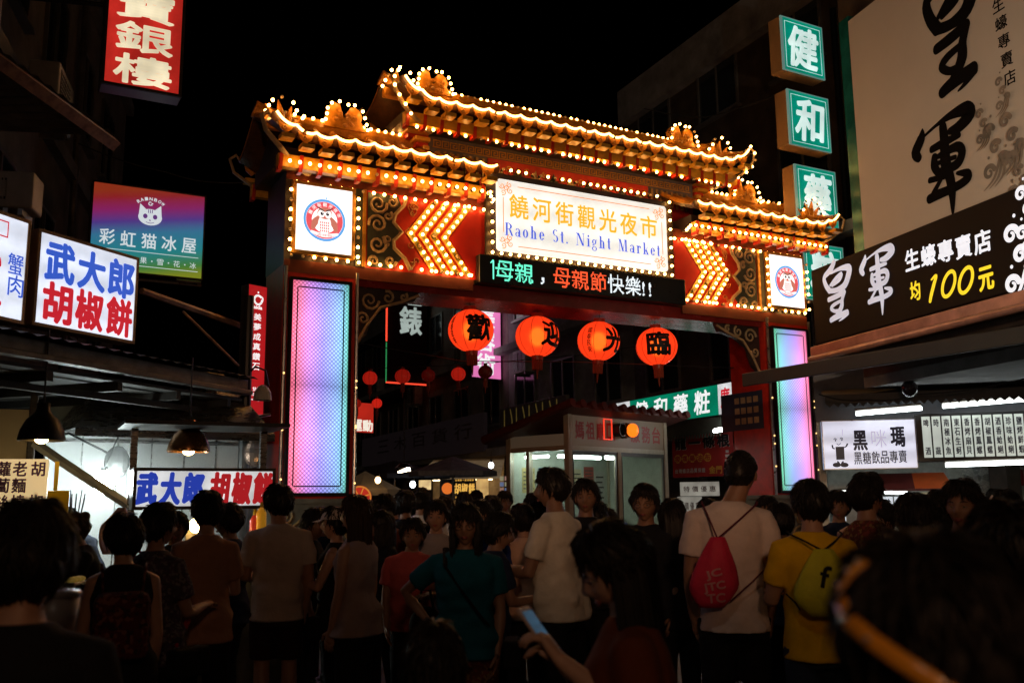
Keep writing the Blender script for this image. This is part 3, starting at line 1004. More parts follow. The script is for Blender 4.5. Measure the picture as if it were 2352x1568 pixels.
b.v = [(-1.36 + p[0] * k, p[1], p[2]) for p in b.v]
b.build('roman_lettering', INK_BLUE, NB)
for zz, n in ((-0.045, 22),):
    for i in range(n + 1):
        add_bulb(NB, -1.55 + 3.10 * i / n, -0.075, zz, 0.08)
for sx in (-1, 1):
    for i in range(1, 9):
        add_bulb(NB, sx * 1.55, -0.075, -0.045 + 0.145 * i, 0.12)

# ------------------------------------------------------------------ running-text screen under the name board
def dot_text(mb, txt, x0, z0, H, y, mi, cells=20):
    """text shown by a grid of square lamps"""
    x = x0
    for ch in txt:
        if ch == ' ': x += H * 0.5; continue
        vs, fs, gw, gh = glyph(ch, 0.004)
        sc = H / max(gh, gw) if ch not in '!，,' else H / 0.95
        if ch == '，': oz = 0.05 * H
        elif ch == '!': oz = 0.05 * H
        else: oz = (H - gh * sc) / 2
        p = H / cells
        tri = []
        for f in fs:
            for i in range(1, len(f) - 1): tri.append((vs[f[0]], vs[f[i]], vs[f[i + 1]]))
        hit = set()
        for (A, B, C_) in tri:
            xs = [q[0] * sc for q in (A, B, C_)]; zs = [q[1] * sc + oz for q in (A, B, C_)]
            for i in range(int(min(xs) / p) - 1, int(max(xs) / p) + 2):
                for j in range(int(min(zs) / p) - 1, int(max(zs) / p) + 2):
                    if (i, j) in hit: continue
                    X, Z = (i + 0.5) * p, (j + 0.5) * p
                    d = [(xs[(k_ + 1) % 3] - xs[k_]) * (Z - zs[k_]) - (zs[(k_ + 1) % 3] - zs[k_]) * (X - xs[k_]) for k_ in range(3)]
                    if all(q >= 0 for q in d) or all(q <= 0 for q in d): hit.add((i, j))
        for i, j in hit:
            X, Z = x + i * p, z0 + j * p
            q = p * 0.07
            mb.add([(X + q, y, Z + q), (X + p - q, y, Z + q), (X + p - q, y, Z + p - q), (X + q, y, Z + p - q)], [(0, 1, 2, 3)], mi)
        x += (gw * sc + H * 0.09) if ch not in '!，' else H * (0.42 if ch == '!' else 0.62)
    return x
TK = empty('running_text_screen', 'long black screen with green, red and white lit characters', 'screen', gate_pt(0, -0.03, 4.54), GRZ)
b = MB(); b.rbox(-1.77, 1.77, -0.10, 0.02, 0, 0.40, 0.012)
b.build('case', mat('screen_black', (0.012, 0.014, 0.016), 0.3, var=0.3), TK)
b = MB()
x = -1.60
b.ribbon([(x, 0.29, 0.012), (x + 0.035, 0.325, 0.02), (x + 0.04, 0.30, 0.022), (x + 0.04, 0.07, 0.018)], -0.103, 0)
x = dot_text(b, '母親', x + 0.07, 0.055, 0.285, -0.104, 0)
x = dot_text(b, '，', x + 0.10, 0.055, 0.285, -0.104, 2)
x = dot_text(b, '母親節', x + 0.03, 0.055, 0.285, -0.104, 1)
x = dot_text(b, '快樂!!', x + 0.0, 0.055, 0.285, -0.104, 2)
b.build('lettering', [glow('led_green', (0.15, 0.95, 0.62), 1.5), glow('led_red', (1.0, 0.10, 0.03), 1.5), glow('led_white', (0.85, 0.95, 1.0), 1.4)], TK)

# ------------------------------------------------------------------ the two owl signs
OWL_W = glow('owl_sign_white', (1.0, 0.98, 0.96), 1.5, uneven=0.08)
OM = [glow('owl_blue', (0.12, 0.40, 0.85), 1.0), glow('owl_red', (0.85, 0.10, 0.12), 0.95), glow('owl_pale', (1.0, 0.93, 0.90), 1.2),
      glow('owl_brown', (0.62, 0.20, 0.14), 0.9), glow('owl_ink', (0.03, 0.03, 0.04), 0.4)]
for s in (-1, 1):
    R_ = empty('owl_sign', 'square white lit owl sign above the %s light column' % ('nearer' if s < 0 else 'farther'), 'sign', gate_pt(s * 3.94, -0.02, 4.72), GRZ, 'owl signs on the gate')
    b = MB(); b.box(-0.36, 0.36, -0.07, 0.02, 0, 0.84); b.build('face', OWL_W, R_)
    b = MB()
    for (x0, x1, z0, z1) in ((-0.41, -0.362, -0.05, 0.89), (0.362, 0.41, -0.05, 0.89), (-0.362, 0.362, -0.05, -0.002), (-0.362, 0.362, 0.842, 0.89)):
        b.box(x0, x1, -0.06, 0.015, z0, z1)
    b.build('frame', MATS['gold'], R_)
    b = MB()
    y0 = -0.072
    ring(b, 0, 0.41, 0.275, 0.242, y0, mi=0)
    ring(b, 0, 0.41, 0.240, 0.165, y0, mi=1)
    for i, ch in enumerate('饒河街觀光夜市'):
        a = pi * (0.86 - 0.12 * i)
        put(b, ch, 0.204 * cos(a), 0.41 + 0.204 * sin(a), 0.05, 0.05, y0 - 0.001, 0.01, 2, rot=a - pi / 2)
    for i in range(14):
        a = pi * (0.78 - 0.043 * i)
        put(b, 'RAOHE NIGHT MARKET'[i], 0.292 * cos(a), 0.41 + 0.292 * sin(a), 0.02, 0.022, y0, 0.01, 0, rot=a - pi / 2) if 'RAOHE NIGHT MARKET'[i] != ' ' else None
    # owl: wings, speckled breast, face discs, eyes, beak, brows, ribbon
    b.ribbon([(-0.05, 0.46, 0.05), (-0.12, 0.38, 0.09), (-0.15, 0.29, 0.05)], y0 - 0.001, 3)
    b.ribbon([(0.05, 0.46, 0.05), (0.12, 0.38, 0.09), (0.15, 0.29, 0.05)], y0 - 0.0012, 3)
    disc(b, 0, 0.355, 0.085, 0.13, y0 - 0.002, mi=2)
    for i in range(4):
        for j in range(5):
            disc(b, -0.052 + 0.026 * j, 0.27 + 0.036 * i, 0.008, 0.013, y0 - 0.003, 10, 1)
    disc(b, 0, 0.50, 0.10, 0.075, y0 - 0.0035, mi=3)
    for q in (-1, 1):
        disc(b, q * 0.044, 0.49, 0.047, 0.05, y0 - 0.004, mi=2)
        disc(b, q * 0.036, 0.493, 0.021, 0.022, y0 - 0.005, mi=4)
        disc(b, q * 0.036 + 0.006, 0.5, 0.006, 0.006, y0 - 0.006, mi=2)
        b.ribbon([(q * 0.1, 0.58, 0.008), (q * 0.06, 0.55, 0.016), (q * 0.012, 0.528, 0.012)], y0 - 0.0055, 4)
    poly(b, [(-0.012, 0.468), (0.012, 0.468), (0, 0.44)], y0 - 0.006, 1)
    b.ribbon([(-0.17, 0.245, 0.03), (-0.08, 0.22, 0.045), (0, 0.212, 0.05), (0.08, 0.22, 0.045), (0.17, 0.245, 0.03)], y0 - 0.007, 2)
    row(b, '吉祥物', -0.10, 0.10, 0.214, 0.032, y0 - 0.0085, 0.01, mi=1)
    b.build('emblem', OM, R_)
    for i in range(7):
        for sx in (-1, 1): add_bulb(R_, sx * 0.44, -0.09, -0.02 + 0.128 * i, 0.15)

# ------------------------------------------------------------------ four big lanterns under the lintel
def lantern(name, label, pos, r, m, sectors=10, rz=0.0, group=None, tassel=True, small=False):
    root = empty(name, label, 'lantern', pos, rz, group)
    b = MB()
    nu, nv = sectors * 6, 16
    vs, fs = [], []
    for i in range(nv + 1):
        ph = -1.33 + 2.66 * i / nv
        for j in range(nu):
            q = 2 * pi * j / nu
            rr = r * (1 - 0.03 * (1 - abs(sin(sectors * q / 2)) ** 0.5))
            vs.append((rr * cos(ph) * cos(q), rr * cos(ph) * sin(q), r * 0.93 * sin(ph)))
    for i in range(nv):
        for j in range(nu):
            fs.append((i * nu + j, i * nu + (j + 1) % nu, (i + 1) * nu + (j + 1) % nu, (i + 1) * nu + j))
    b.add(vs, fs)
    sh = b.build('lantern_shade', m, root, smooth=True)
    c = MB()
    for j in range(sectors):
        q = 2 * pi * (j + 0.5) / sectors if not small else 0
        c.tube([(r * 0.985 * cos(a) * cos(2 * pi * j / sectors), r * 0.985 * cos(a) * sin(2 * pi * j / sectors), r * 0.925 * sin(a)) for a in [-1.3 + 2.6 * i / 10 for i in range(11)]], 0.0035 if r > 0.25 else 0.003, n=4)
    c.build('ribs', mat('lantern_rib', (0.10, 0.01, 0.005), 0.7, var=0), root)
    c = MB()
    zt = r * 0.93 * sin(1.33)
    c.lathe([(0.0, 0.05), (r * 0.26, 0.05), (r * 0.27, 0.0), (r * 0.24, -0.02)], (0, 0, zt), 18)
    c.build('cap', mat('lantern_cap', (0.35, 0.05, 0.02), 0.4, var=0.2), root, smooth=False)
    c = MB()
    c.lathe([(r * 0.24, 0.02), (r * 0.27, 0.0), (r * 0.25, -0.06), (0.0, -0.06)], (0, 0, -zt), 18)
    c.build('cap', mat('lantern_cap', (0.35, 0.05, 0.02), 0.4, var=0.2), root, smooth=False)
    if tassel:
        t = MB()
        for q in range(14):
            a = 2 * pi * q / 14
            t.tube([(r * 0.2 * cos(a), r * 0.2 * sin(a), -zt - 0.06), (r * 0.19 * cos(a), r * 0.19 * sin(a), -zt - 0.2)], 0.014, n=5)
        t.tube([(0, 0, -zt - 0.1), (0, 0, -zt - 0.34)], [0.03, 0.006], n=6)
        t.build('tassel', mat('tassel_red', (0.35, 0.06, 0.02), 0.7, var=0.2), root)
    return root, sh
def wrap_text(mb, txt, r, az, el, w, h, off=0.0, vertical=False):
    """lettering painted round the paper; az, el of its middle, sizes in metres"""
    tmp = MB()
    if vertical: column(tmp, txt, 0, h / 2, -h / 2, w, 0, off)
    else: put(tmp, txt, 0, 0, w, h, 0, off)
    bm = bmesh.new()
    vv = [bm.verts.new(p) for p in tmp.v]
    for f in tmp.f:
        try: bm.faces.new([vv[i] for i in f])
        except ValueError: pass
    bmesh.ops.triangulate(bm, faces=bm.faces[:])
    for _ in range(3):
        ed = [e for e in bm.edges if e.calc_length() > 0.045]
        if not ed: break
        bmesh.ops.subdivide_edges(bm, edges=ed, cuts=1)
        bmesh.ops.triangulate(bm, faces=[f for f in bm.faces if len(f.verts) > 3])
    R_ = r * 1.012
    for v in bm.verts:
        ph = el + v.co.z / r
        q = az + v.co.x / (r * max(0.3, cos(ph)))
        v.co = Vector((R_ * cos(ph) * cos(q), R_ * cos(ph) * sin(q), R_ * 0.93 * sin(ph)))
    mb.bm(bm)
PAPER = glow('lantern_paper_lit', (1.0, 0.055, 0.010), 1.0, uneven=0.12, scale=5, base=(0.5, 0.03, 0.01))
# the bulb inside shows as a brighter, yellower middle: paper thins out the light towards its edge
t = PAPER.node_tree       # oiled paper scatters forwards: the bulb behind it shows as a blurred bright patch
rf = t.nodes.new('ShaderNodeBsdfRefraction')
rf.inputs['Color'].default_value = (1.0, 0.45, 0.12, 1)
rf.inputs['Roughness'].default_value = 0.7
rf.inputs['IOR'].default_value = 1.18
mx = t.nodes.new('ShaderNodeMixShader'); mx.inputs[0].default_value = 0.2
t.links.new(t.nodes['Principled BSDF'].outputs[0], mx.inputs[1])
t.links.new(rf.outputs[0], mx.inputs[2])
t.links.new(mx.outputs[0], t.nodes['Material Output'].inputs['Surface'])
LBULB = glow('lantern_bulb', (1.0, 0.5, 0.1), 4.0)
INK = mat('lantern_ink', (0.012, 0.008, 0.008), 0.6, var=0)
LX = (-1.62, -0.54, 0.53, 1.62)
for i, (ch, daz, small, sm_az) in enumerate((('歡', 0.42, '國泰民安', -0.95), ('迎', 0.88, '', 0), ('光', 0.92, '國泰民安', -0.45), ('臨', 0.12, '', 0))):
    pos = gate_pt(LX[i], YC, 3.98 - 0.01 * (i % 2))
    lab = ('glowing red lantern with 歡 under the lintel, overlapping the pink sign', 'glowing red lantern under the lintel with 迎 at its right edge', 'glowing red lantern with small vertical writing left of 光', 'glowing red lantern with big 臨 facing the crowd')[i]
    root, sh = lantern('big_lantern', lab, pos, 0.325, PAPER, group='red lanterns under the gate')
    root.rotation_euler = (radians((2, -3, 3, -1)[i]), radians((-2, 1, 3, -2)[i]), 0)
    d = Vector((0, 0, CAMZ)) - pos
    a0 = atan2(d.y, d.x)
    b = MB()
    wrap_text(b, ch, 0.325, a0 + daz, 0.03, 0.36, 0.40, 0.04)
    if small: wrap_text(b, small, 0.325, a0 + sm_az, -0.03, 0.06, 0.42, 0.02, True)
    b.build('lettering', INK, sh)
    b = MB()
    b.tube([(0, 0, 0.35), (0, 0, 0.40)], 0.006, n=6)
    b.build('hook', MATS['wire'], root)
    b = MB(); b.ball((0, 0, 0), (0.10, 0.10, 0.12)); b.build('bulb', LBULB, root, smooth=True)
# ------------------------------------------------------------------ ground
mat('asphalt', (0.045, 0.042, 0.04), 0.55, var=0.5, scale=3, bump=0.35)
mat('plaster_dark', (0.20, 0.17, 0.14), 0.8, var=0.4, scale=1.5, bump=0.2, grime=(0.07, 0.06, 0.05))
mat('plaster_grey', (0.24, 0.23, 0.22), 0.8, var=0.4, scale=1.2, bump=0.2, grime=(0.10, 0.09, 0.085))
mat('tile_brown', (0.075, 0.055, 0.04), 0.5, var=0.4, scale=3, grime=(0.03, 0.022, 0.018))
mat('window_glass', (0.02, 0.025, 0.03), 0.08, var=0.1, spec=0.8)
mat('window_frame', (0.22, 0.21, 0.20), 0.4, 0.6, var=0.2)
mat('ac_white', (0.42, 0.40, 0.36), 0.5, var=0.3, scale=4)
mat('sheet_metal', (0.22, 0.22, 0.22), 0.38, 0.7, var=0.45, scale=4, bump=0.15)
mat('white_wall', (0.72, 0.74, 0.74), 0.45, var=0.12, scale=2)
mat('stainless', (0.42, 0.42, 0.42), 0.28, 0.9, var=0.35, scale=5, stretch=(1, 1, 6))
mat('cream_board', (0.82, 0.66, 0.40), 0.6, var=0.1, scale=2)
TUBE = glow('tube_white', (0.90, 1.0, 1.0), 9.0)
b = MB()
b.quad((-150, -40, 0), (150, -40, 0), (150, 260, 0), (-150, 260, 0))
tag(b.build('ground', MATS['asphalt']), kind='structure')

def window(parent, x, z, w, h, y, lit=None):
    f = MB()
    for (x0, x1, z0, z1) in ((-w / 2, w / 2, -0.05, 0), (-w / 2, w / 2, h, h + 0.05), (-w / 2, -w / 2 + 0.05, 0, h), (w / 2 - 0.05, w / 2, 0, h), (-0.025, 0.025, 0, h)):
        f.box(x0, x1, -0.05, 0.02, z0, z1)
    f.box(-w / 2 - 0.06, w / 2 + 0.06, -0.12, 0.0, -0.11, -0.052)
    fr = f.build('window', MATS['window_frame'], parent, loc=(x, y, z))
    p = MB()
    p.box(-w / 2 + 0.05, -0.025, -0.015, -0.008, 0, h)
    p.box(0.025, w / 2 - 0.05, -0.03, -0.023, 0, h)
    p.build('pane', lit or MATS['window_glass'], fr)
    return fr

def ac_unit(loc, rz, label, w=0.8, h=0.6, group='air conditioners on the walls'):
    r = empty('air_conditioner', label, 'air conditioner', loc, rz, group)
    b = MB(); b.rbox(0, w, -0.32, 0, 0, h, 0.02); b.build('casing', MATS['ac_white'], r)
    b = MB()
    b.box(0.06, w - 0.22, -0.324, -0.321, 0.07, h - 0.07, 1)
    for i in range(9):
        z = 0.1 + (h - 0.2) * i / 8
        b.box(0.06, w - 0.22, -0.334, -0.325, z - 0.006, z + 0.006, 0)
    b.box(0.06 + (w - 0.28) / 2 - 0.006, 0.06 + (w - 0.28) / 2 + 0.006, -0.336, -0.3245, 0.07, h - 0.07, 0)
    b.build('grille', [MATS['ac_white'], MATS['black_metal']], r)
    b = MB()
    for q in (0.1, w - 0.1): b.box(q - 0.02, q + 0.02, -0.3, 0, -0.06, -0.002)
    b.build('bracket', MATS['steel'], r)
    return r

# ------------------------------------------------------------------ left side: dark corner building
LD = Vector((-0.25, 0.968, 0)); LRZ = atan2(0.968, -0.25)
LB = empty('corner_building', 'dark unlit building on the left with small windows behind the stall signs', 'building', (-4.5, 5.0, 0), LRZ)
b = MB(); b.box(-6, 15, 0.0, 8, 3.2, 15)
b.build('wall', MATS['plaster_dark'], LB)
b = MB()
for z in (6.6, 9.9, 13.2):
    b = MB(); b.box(-6, 15.1, -0.14, -0.002, z, z + 0.22); b.build('ledge', MATS['plaster_grey'], LB)
LIT_PANE = glow('pane_dim_blue', (0.35, 0.42, 0.55), 0.16, uneven=0.5, scale=2)
for i in range(6):
    for k, z in enumerate((4.3, 7.6, 10.9)):
        window(LB, 1.2 + 2.3 * i, z, 1.3, 1.35, -0.002, LIT_PANE if (i, k) == (0, 0) else None)
for x in (4.9, 9.6):
    b = MB(); b.tube([(x, -0.1, 3.3), (x, -0.1, 14.5)], 0.055, n=8); b.build('drainpipe', MATS['sheet_metal'], LB)
def left_wall(px, py, y=0.0):
    """a point of the left wall seen at a picture position"""
    n = Vector((sin(LRZ), -cos(LRZ), 0)); o = Vector((-4.5, 5.0, 0)) + n * -y
    r = ray(px, py); C0 = Vector((0, 0, CAMZ))
    return C0 + r * ((o - C0).dot(n) / r.dot(n))
ac_unit(at(8, 498, 8.6), radians(12), 'pale air conditioner on the dark wall above the crab sign', 0.32, 0.33)
ac_unit(at(58, 252, 10.5) , LRZ, 'old air conditioner high on the dark left wall')
# slanting awning beam
A = empty('awning', 'slanting rusty awning beam jutting from the dark left building', 'awning', (0, 0, 0))
b = MB()
p0, p1 = at(8, 148, 8.2), at(262, 332, 9.6)
b.tube([p0 - (p1 - p0) * 0.35, p1], 0.075, n=4)
b.build('beam', mat('rusty_steel', (0.30, 0.19, 0.12), 0.5, 0.4, var=0.5, scale=7, grime=(0.10, 0.05, 0.03)), A)
b = MB()
q0, q1 = p0 + Vector((-1.8, 0.4, 0.25)), p1 + Vector((-2.2, 0.3, 0.35))
a0, a1 = p0 - (p1 - p0) * 0.35 + Vector((0, 0, 0.09)), p1 + Vector((0, 0, 0.09))
for i in range(24):
    t0, t1 = i / 24, (i + 1) / 24
    u0, u1 = a0.lerp(a1, t0), a0.lerp(a1, t1); w0, w1 = q0.lerp(q1, t0), q0.lerp(q1, t1)
    dz = Vector((0, 0, 0.03 if i % 2 else 0)); ez = Vector((0, 0, 0 if i % 2 else 0.03))
    b.add([u0 + dz, u1 + ez, w1 + ez, w0 + dz], [(0, 1, 2, 3)])
    dn = Vector((0, 0, -0.01))
    b.add([u0 + dz + dn, w0 + dz + dn, w1 + ez + dn, u1 + ez + dn], [(0, 1, 2, 3)])
b.build('roof_sheet', MATS['sheet_metal'], A)

# ------------------------------------------------------------------ left side signs
CREAM = glow('cream_lit', (1.0, 0.88, 0.60), 0.8, uneven=0.35, scale=2.5)
REDBOX = glow('red_box_lit', (0.70, 0.03, 0.02), 0.75, uneven=0.55, scale=0.9, tubes=('x', 0.5, 0.2), dirt=0.2)
F = Frame(240, 424, 11.5, 11.94, -120, 203, -74, 236)
r, y = light_box('hanging_sign', 'tall red lit sign with cream characters hanging high over the left kerb', 'sign', F, REDBOX, 0.28, 0.04)
b = MB()
p = F.h
s1 = F.uv(332, 165)[1]; s2 = F.uv(332, 90)[1]; ch = (s2 - s1)
for i, c in enumerate('樓銀寶'):
    put(b, c, F.w * 0.5, s1 + ch * i, F.w * 0.70, ch * 0.86, y, 0.035)
b.build('lettering', CREAM, r)
b = MB()
b.box(F.w * 0.2, F.w * 0.8, 0.28, 0.36, F.h - 0.5, F.h - 0.4); b.tube([(F.w * 0.5, 0.3, F.h - 0.45), (-1.6, 0.9, F.h - 0.45)], 0.03, n=8)
b.build('arm', MATS['black_metal'], r)

rb = bpy.data.materials.new('rainbow_face'); MATS['rainbow'] = rb; rb.use_nodes = True
def rainbow(m, w, h):
    t = m.node_tree; N, Lk = t.nodes, t.links; B = N['Principled BSDF']
    tc = N.new('ShaderNodeTexCoord'); sp = N.new('ShaderNodeSeparateXYZ'); Lk.new(tc.outputs['Object'], sp.inputs[0])
    def M(op, a, c):
        n = N.new('ShaderNodeMath'); n.operation = op
        for i, q in enumerate((a, c)):
            if isinstance(q, (int, float)): n.inputs[i].default_value = q
            else: Lk.new(q, n.inputs[i])
        return n.outputs[0]
    v = M('SUBTRACT', M('MULTIPLY', sp.outputs[2], 1 / h), M('MULTIPLY', sp.outputs[0], 0.20 / w))
    v = M('ADD', v, 0.12)
    cr = N.new('ShaderNodeValToRGB'); e = cr.color_ramp.elements
    e[0].position = 0.0; e[0].color = (0.42, 0.50, 0.03, 1)
    e[1].position = 1.0; e[1].color = (0.55, 0.06, 0.02, 1)
    for pos, c in ((0.10, (0.10, 0.42, 0.08, 1)), (0.28, (0.02, 0.45, 0.50, 1)), (0.50, (0.06, 0.35, 0.62, 1)), (0.64, (0.16, 0.08, 0.50, 1)), (0.78, (0.50, 0.03, 0.25, 1)), (0.92, (0.55, 0.03, 0.04, 1))):
        q = e.new(pos); q.color = c
    Lk.new(v, cr.inputs[0])
    Lk.new(cr.outputs[0], B.inputs['Emission Color']); B.inputs['Emission Strength'].default_value = 0.42
    B.inputs['Base Color'].default_value = (0.15, 0.15, 0.15, 1)
F = Frame(206, 470, 13.2, 13.95, 406, 628, 446, 643)
rainbow(rb, F.w, F.h)
r, y = light_box('rainbow_sign', 'rainbow coloured lit shop sign with a white cat head above five characters', 'sign', F, rb, 0.2, 0.025)
PALE = glow('pale_lit', (0.80, 0.88, 0.92), 0.75)
b = MB()
cx, cz, k = F.w * 0.505, F.h * 0.66, F.w / 1.75
def cat(mb, cx, cz, k, y):
    R_ = 0.165 * k
    mb.add([(cx + R_ * 1.1 * cos(a), y, cz + R_ * 0.82 * sin(a)) for a in [2 * pi * i / 26 for i in range(26)]], [tuple(range(26))])
    for s in (-1, 1): poly(mb, [(cx + s * 0.05 * k, cz + 0.11 * k), (cx + s * 0.16 * k, cz + 0.21 * k), (cx + s * 0.175 * k, cz + 0.02 * k)], y - 0.0005)
cat(b, cx, cz, k, y)
for i, c in enumerate('RAINBOW'):
    a = pi * (0.80 - 0.1 * i)
    put(b, c, cx + 0.23 * k * cos(a), cz + 0.155 * k + 0.15 * k * sin(a), 0.045 * k, 0.05 * k, y, 0.03, rot=(a - pi / 2) * 0.7)
put(b, 'Cr', cx, cz + 0.225 * k, 0.07 * k, 0.06 * k, y, 0.05)
row(b, '彩虹猫冰屋', F.w * 0.06, F.w * 0.95, F.h * 0.385, F.h * 0.17, y, 0.015, 0.72)
row(b, '綜·水·果·雪·花·冰', F.w * 0.14, F.w * 0.94, F.h * 0.16, F.h * 0.07, y, 0.0, 0.8)
b.box(F.w * 0.06, F.w * 0.95, y - 0.001, y, F.h * 0.25, F.h * 0.256); b.box(F.w * 0.06, F.w * 0.95, y - 0.001, y, F.h * 0.09, F.h * 0.096)
b.build('lettering', PALE, r)
b = MB()
for s in (-1, 1): disc(b, cx + s * 0.075 * k, cz + 0.01 * k, 0.034 * k, 0.04 * k, y - 0.002)
poly(b, [(cx - 0.018 * k, cz - 0.045 * k), (cx + 0.018 * k, cz - 0.045 * k), (cx, cz - 0.07 * k)], y - 0.002)
for i in (-1, 0, 1): b.ribbon([(cx + 0.03 * k * i, cz + 0.12 * k, 0.012 * k), (cx + 0.028 * k * i, cz + 0.07 * k, 0.012 * k)], y - 0.002)
b.ribbon([(cx - 0.06 * k, cz - 0.085 * k, 0.008 * k), (cx, cz - 0.1 * k, 0.01 * k), (cx + 0.06 * k, cz - 0.085 * k, 0.008 * k)], y - 0.002)
b.build('cat_features', glow('cat_features_lit', (0.18, 0.06, 0.30), 0.6), r)
b = MB(); b.tube([(F.w * 0.75, -0.12, -0.06), (F.w * 0.97, -0.12, -0.06)], 0.02, n=8); b.tube([(0.05, 0.1, -0.05), (F.w, 0.1, -0.05)], 0.025, n=8)
b.build('bracket', MATS['steel'], r)

COOL = glow('cool_white_lit', (0.80, 0.86, 1.0), 1.05, uneven=0.14, scale=1.6, tubes=('z', 0.27, 0.12), dirt=0.15)
SIGN_BLUE = glow('sign_blue_lit', (0.04, 0.13, 0.72), 0.75)
SIGN_RED = glow('sign_red_lit', (0.62, 0.015, 0.03), 0.85)
mat('sign_frame_tan', (0.34, 0.22, 0.13), 0.45, 0.3, var=0.3)
F = Frame(80, 313, 7.9, 8.9, 518, 742, 588, 800)
r, y = light_box('pepper_bun_sign', 'square white lit sign, three blue characters above three red ones', 'sign', F, COOL, 0.18, 0.03, 'sign_frame_tan')
b = MB(); row(b, '武大郎', F.w * 0.06, F.w * 0.97, F.h * 0.70, F.h * 0.40, y, 0.042, 0.84); b.build('blue_lettering', SIGN_BLUE, r)
b = MB(); row(b, '胡椒餅', F.w * 0.06, F.w * 0.97, F.h * 0.27, F.h * 0.40, y, 0.042, 0.84); b.build('red_lettering', SIGN_RED, r)
F = Frame(-150, 62, 6.95, 7.75, 432, 706, 499, 748)
r, y = light_box('crab_sign', 'white lit sign cut by the left edge, thin blue vertical characters', 'sign', F, COOL, 0.18, 0.03, 'sign_frame_tan')
b = MB()
for c, py in (('蟹', 608), ('肉', 657)):
    u, v = F.uv(34, py)
    put(b, c, u, v, 0.15, 0.17, y, 0.012)
b.build('blue_lettering', SIGN_BLUE, r)
b = MB()
u, v = F.uv(6, 525)
for (x0, x1, z0, z1) in ((-0.12, 0.05, 0.055, 0.066), (-0.12, 0.05, -0.066, -0.055), (0.04, 0.05, -0.055, 0.055)): b.box(u + x0, u + x1, y - 0.001, y, v + z0, v + z1)
u, v = F.uv(-8, 600); b.ribbon([(u - 0.1, v, 0.04), (u, v + 0.03, 0.045), (u + 0.03, v - 0.03, 0.02)], y)
u, v = F.uv(-8, 690); b.ribbon([(u - 0.1, v + 0.02, 0.04), (u + 0.02, v - 0.02, 0.045)], y)
b.build('red_lettering', SIGN_RED, r)

# stall canopy under the signs
F = Frame(-120, 566, 7.0, 10.4, 742, 800, 872, 905)
r = empty('stall_canopy', 'long battered steel canopy under the white signs', 'canopy', F.o, F.rz)
b = MB(); b.rbox(0, F.w, -0.02, 0.03, 0, F.h, 0.008); b.rbox(0, F.w, -0.09, -0.022, 0.0, 0.05, 0.008)
b.build('fascia', mat('old_steel', (0.12, 0.11, 0.10), 0.42, 0.5, var=0.5, scale=5, bump=0.2, grime=(0.04, 0.03, 0.025)), r)
b = MB()
n = 44
for i in range(n):
    x0, x1 = F.w * i / n, F.w * (i + 1) / n
    za, zb = (0.02, 0.0) if i % 2 else (0.0, 0.02)
    b.add([(x0, -0.15, F.h + za), (x1, -0.15, F.h + zb), (x1, 2.6, F.h + 0.5 + zb), (x0, 2.6, F.h + 0.5 + za)], [(0, 1, 2, 3)])
b.box(0, F.w, 0.05, 2.6, -0.06, -0.03)
b.build('roof_sheet', mat('canopy_dark', (0.045, 0.04, 0.035), 0.6, 0.2, var=0.4), r)  # plain dark colour, shared by roof sheet and rafters
b = MB()
for i in range(5): b.box(F.w * (0.05 + 0.22 * i), F.w * (0.05 + 0.22 * i) + 0.06, 0.05, 2.5, -0.14, -0.062)
b.box(0, F.w, 0.3, 0.36, -0.2, -0.142)
b.build('rafter', MATS['canopy_dark'], r)
b = MB()
b.tube([at(325, 668, 9.6), at(565, 752, 11.2)], 0.035, n=6); b.tube([at(420, 715, 10.2), at(548, 840, 10.6)], 0.015, n=6)
tag(b.build('support_arm', MATS['rusty_steel']), 'dark slanting metal arm below the rainbow sign', 'support arm')

# the white-lit kitchen behind the counter
F = Frame(95, 560, 9.9, 11.15, 905, 1420, 921, 1420)
r = empty('stall_kitchen', 'white walled stall kitchen lit by a bare cool lamp', 'stall', F.o, F.rz)
b = MB()
b.box(0, F.w, 0, 0.08, 0, F.h)
b.build('wall', MATS['white_wall'], r)
b = MB()
for i in range(1, 6): b.box(F.w * i / 6 - 0.006, F.w * i / 6 + 0.006, -0.012, -0.001, 0, F.h * 0.82)
b.box(0, F.w, -0.014, -0.001, F.h * 0.795, F.h * 0.81)
b.build('panel_joint', MATS['stainless'], r)
b = MB()
zt = F.h
b.add([(0.05, -1.1, zt - 0.42), (F.w - 0.1, -1.1, zt - 0.42), (F.w - 0.1, -0.02, zt - 0.42), (0.05, -0.02, zt - 0.42), (0.5, -0.5, zt + 0.3), (F.w - 0.5, -0.5, zt + 0.3), (F.w - 0.5, -0.02, zt + 0.3), (0.5, -0.02, zt + 0.3)],
      [(0, 1, 5, 4), (1, 2, 6, 5), (2, 3, 7, 6), (3, 0, 4, 7), (4, 5, 6, 7), (0, 3, 2, 1)])
b.box(0.05, F.w - 0.1, -1.104, -1.09, zt - 0.5, zt - 0.42)
b.build('extractor_hood', MATS['stainless'], r)
b = MB()
for i in range(4): b.tube([(0.5 + 0.36 * i, -0.7, zt - 0.3), (0.9 + 0.42 * i, -0.7, zt - 0.05 - 0.12 * (i % 2))], 0.018, n=8)
b.build('hood_pipe', MATS['stainless'], r)
u, v = F.uv(238, 1110, -0.45)
R2_ = empty('kitchen_lamp', 'glaring cool white lamp against the white stall wall', 'lamp', at(238, 1108, 9.35))
b = MB(); b.ball((0, 0, 0), (0.10, 0.10, 0.12)); b.build('bulb', glow('cool_bulb', (0.85, 1.0, 0.98), 130.0), R2_, smooth=True)
b = MB(); b.tube([(0, 0, 0.085), (0, 0, 0.15)], 0.03, n=10); b.build('holder', MATS['black_metal'], R2_)
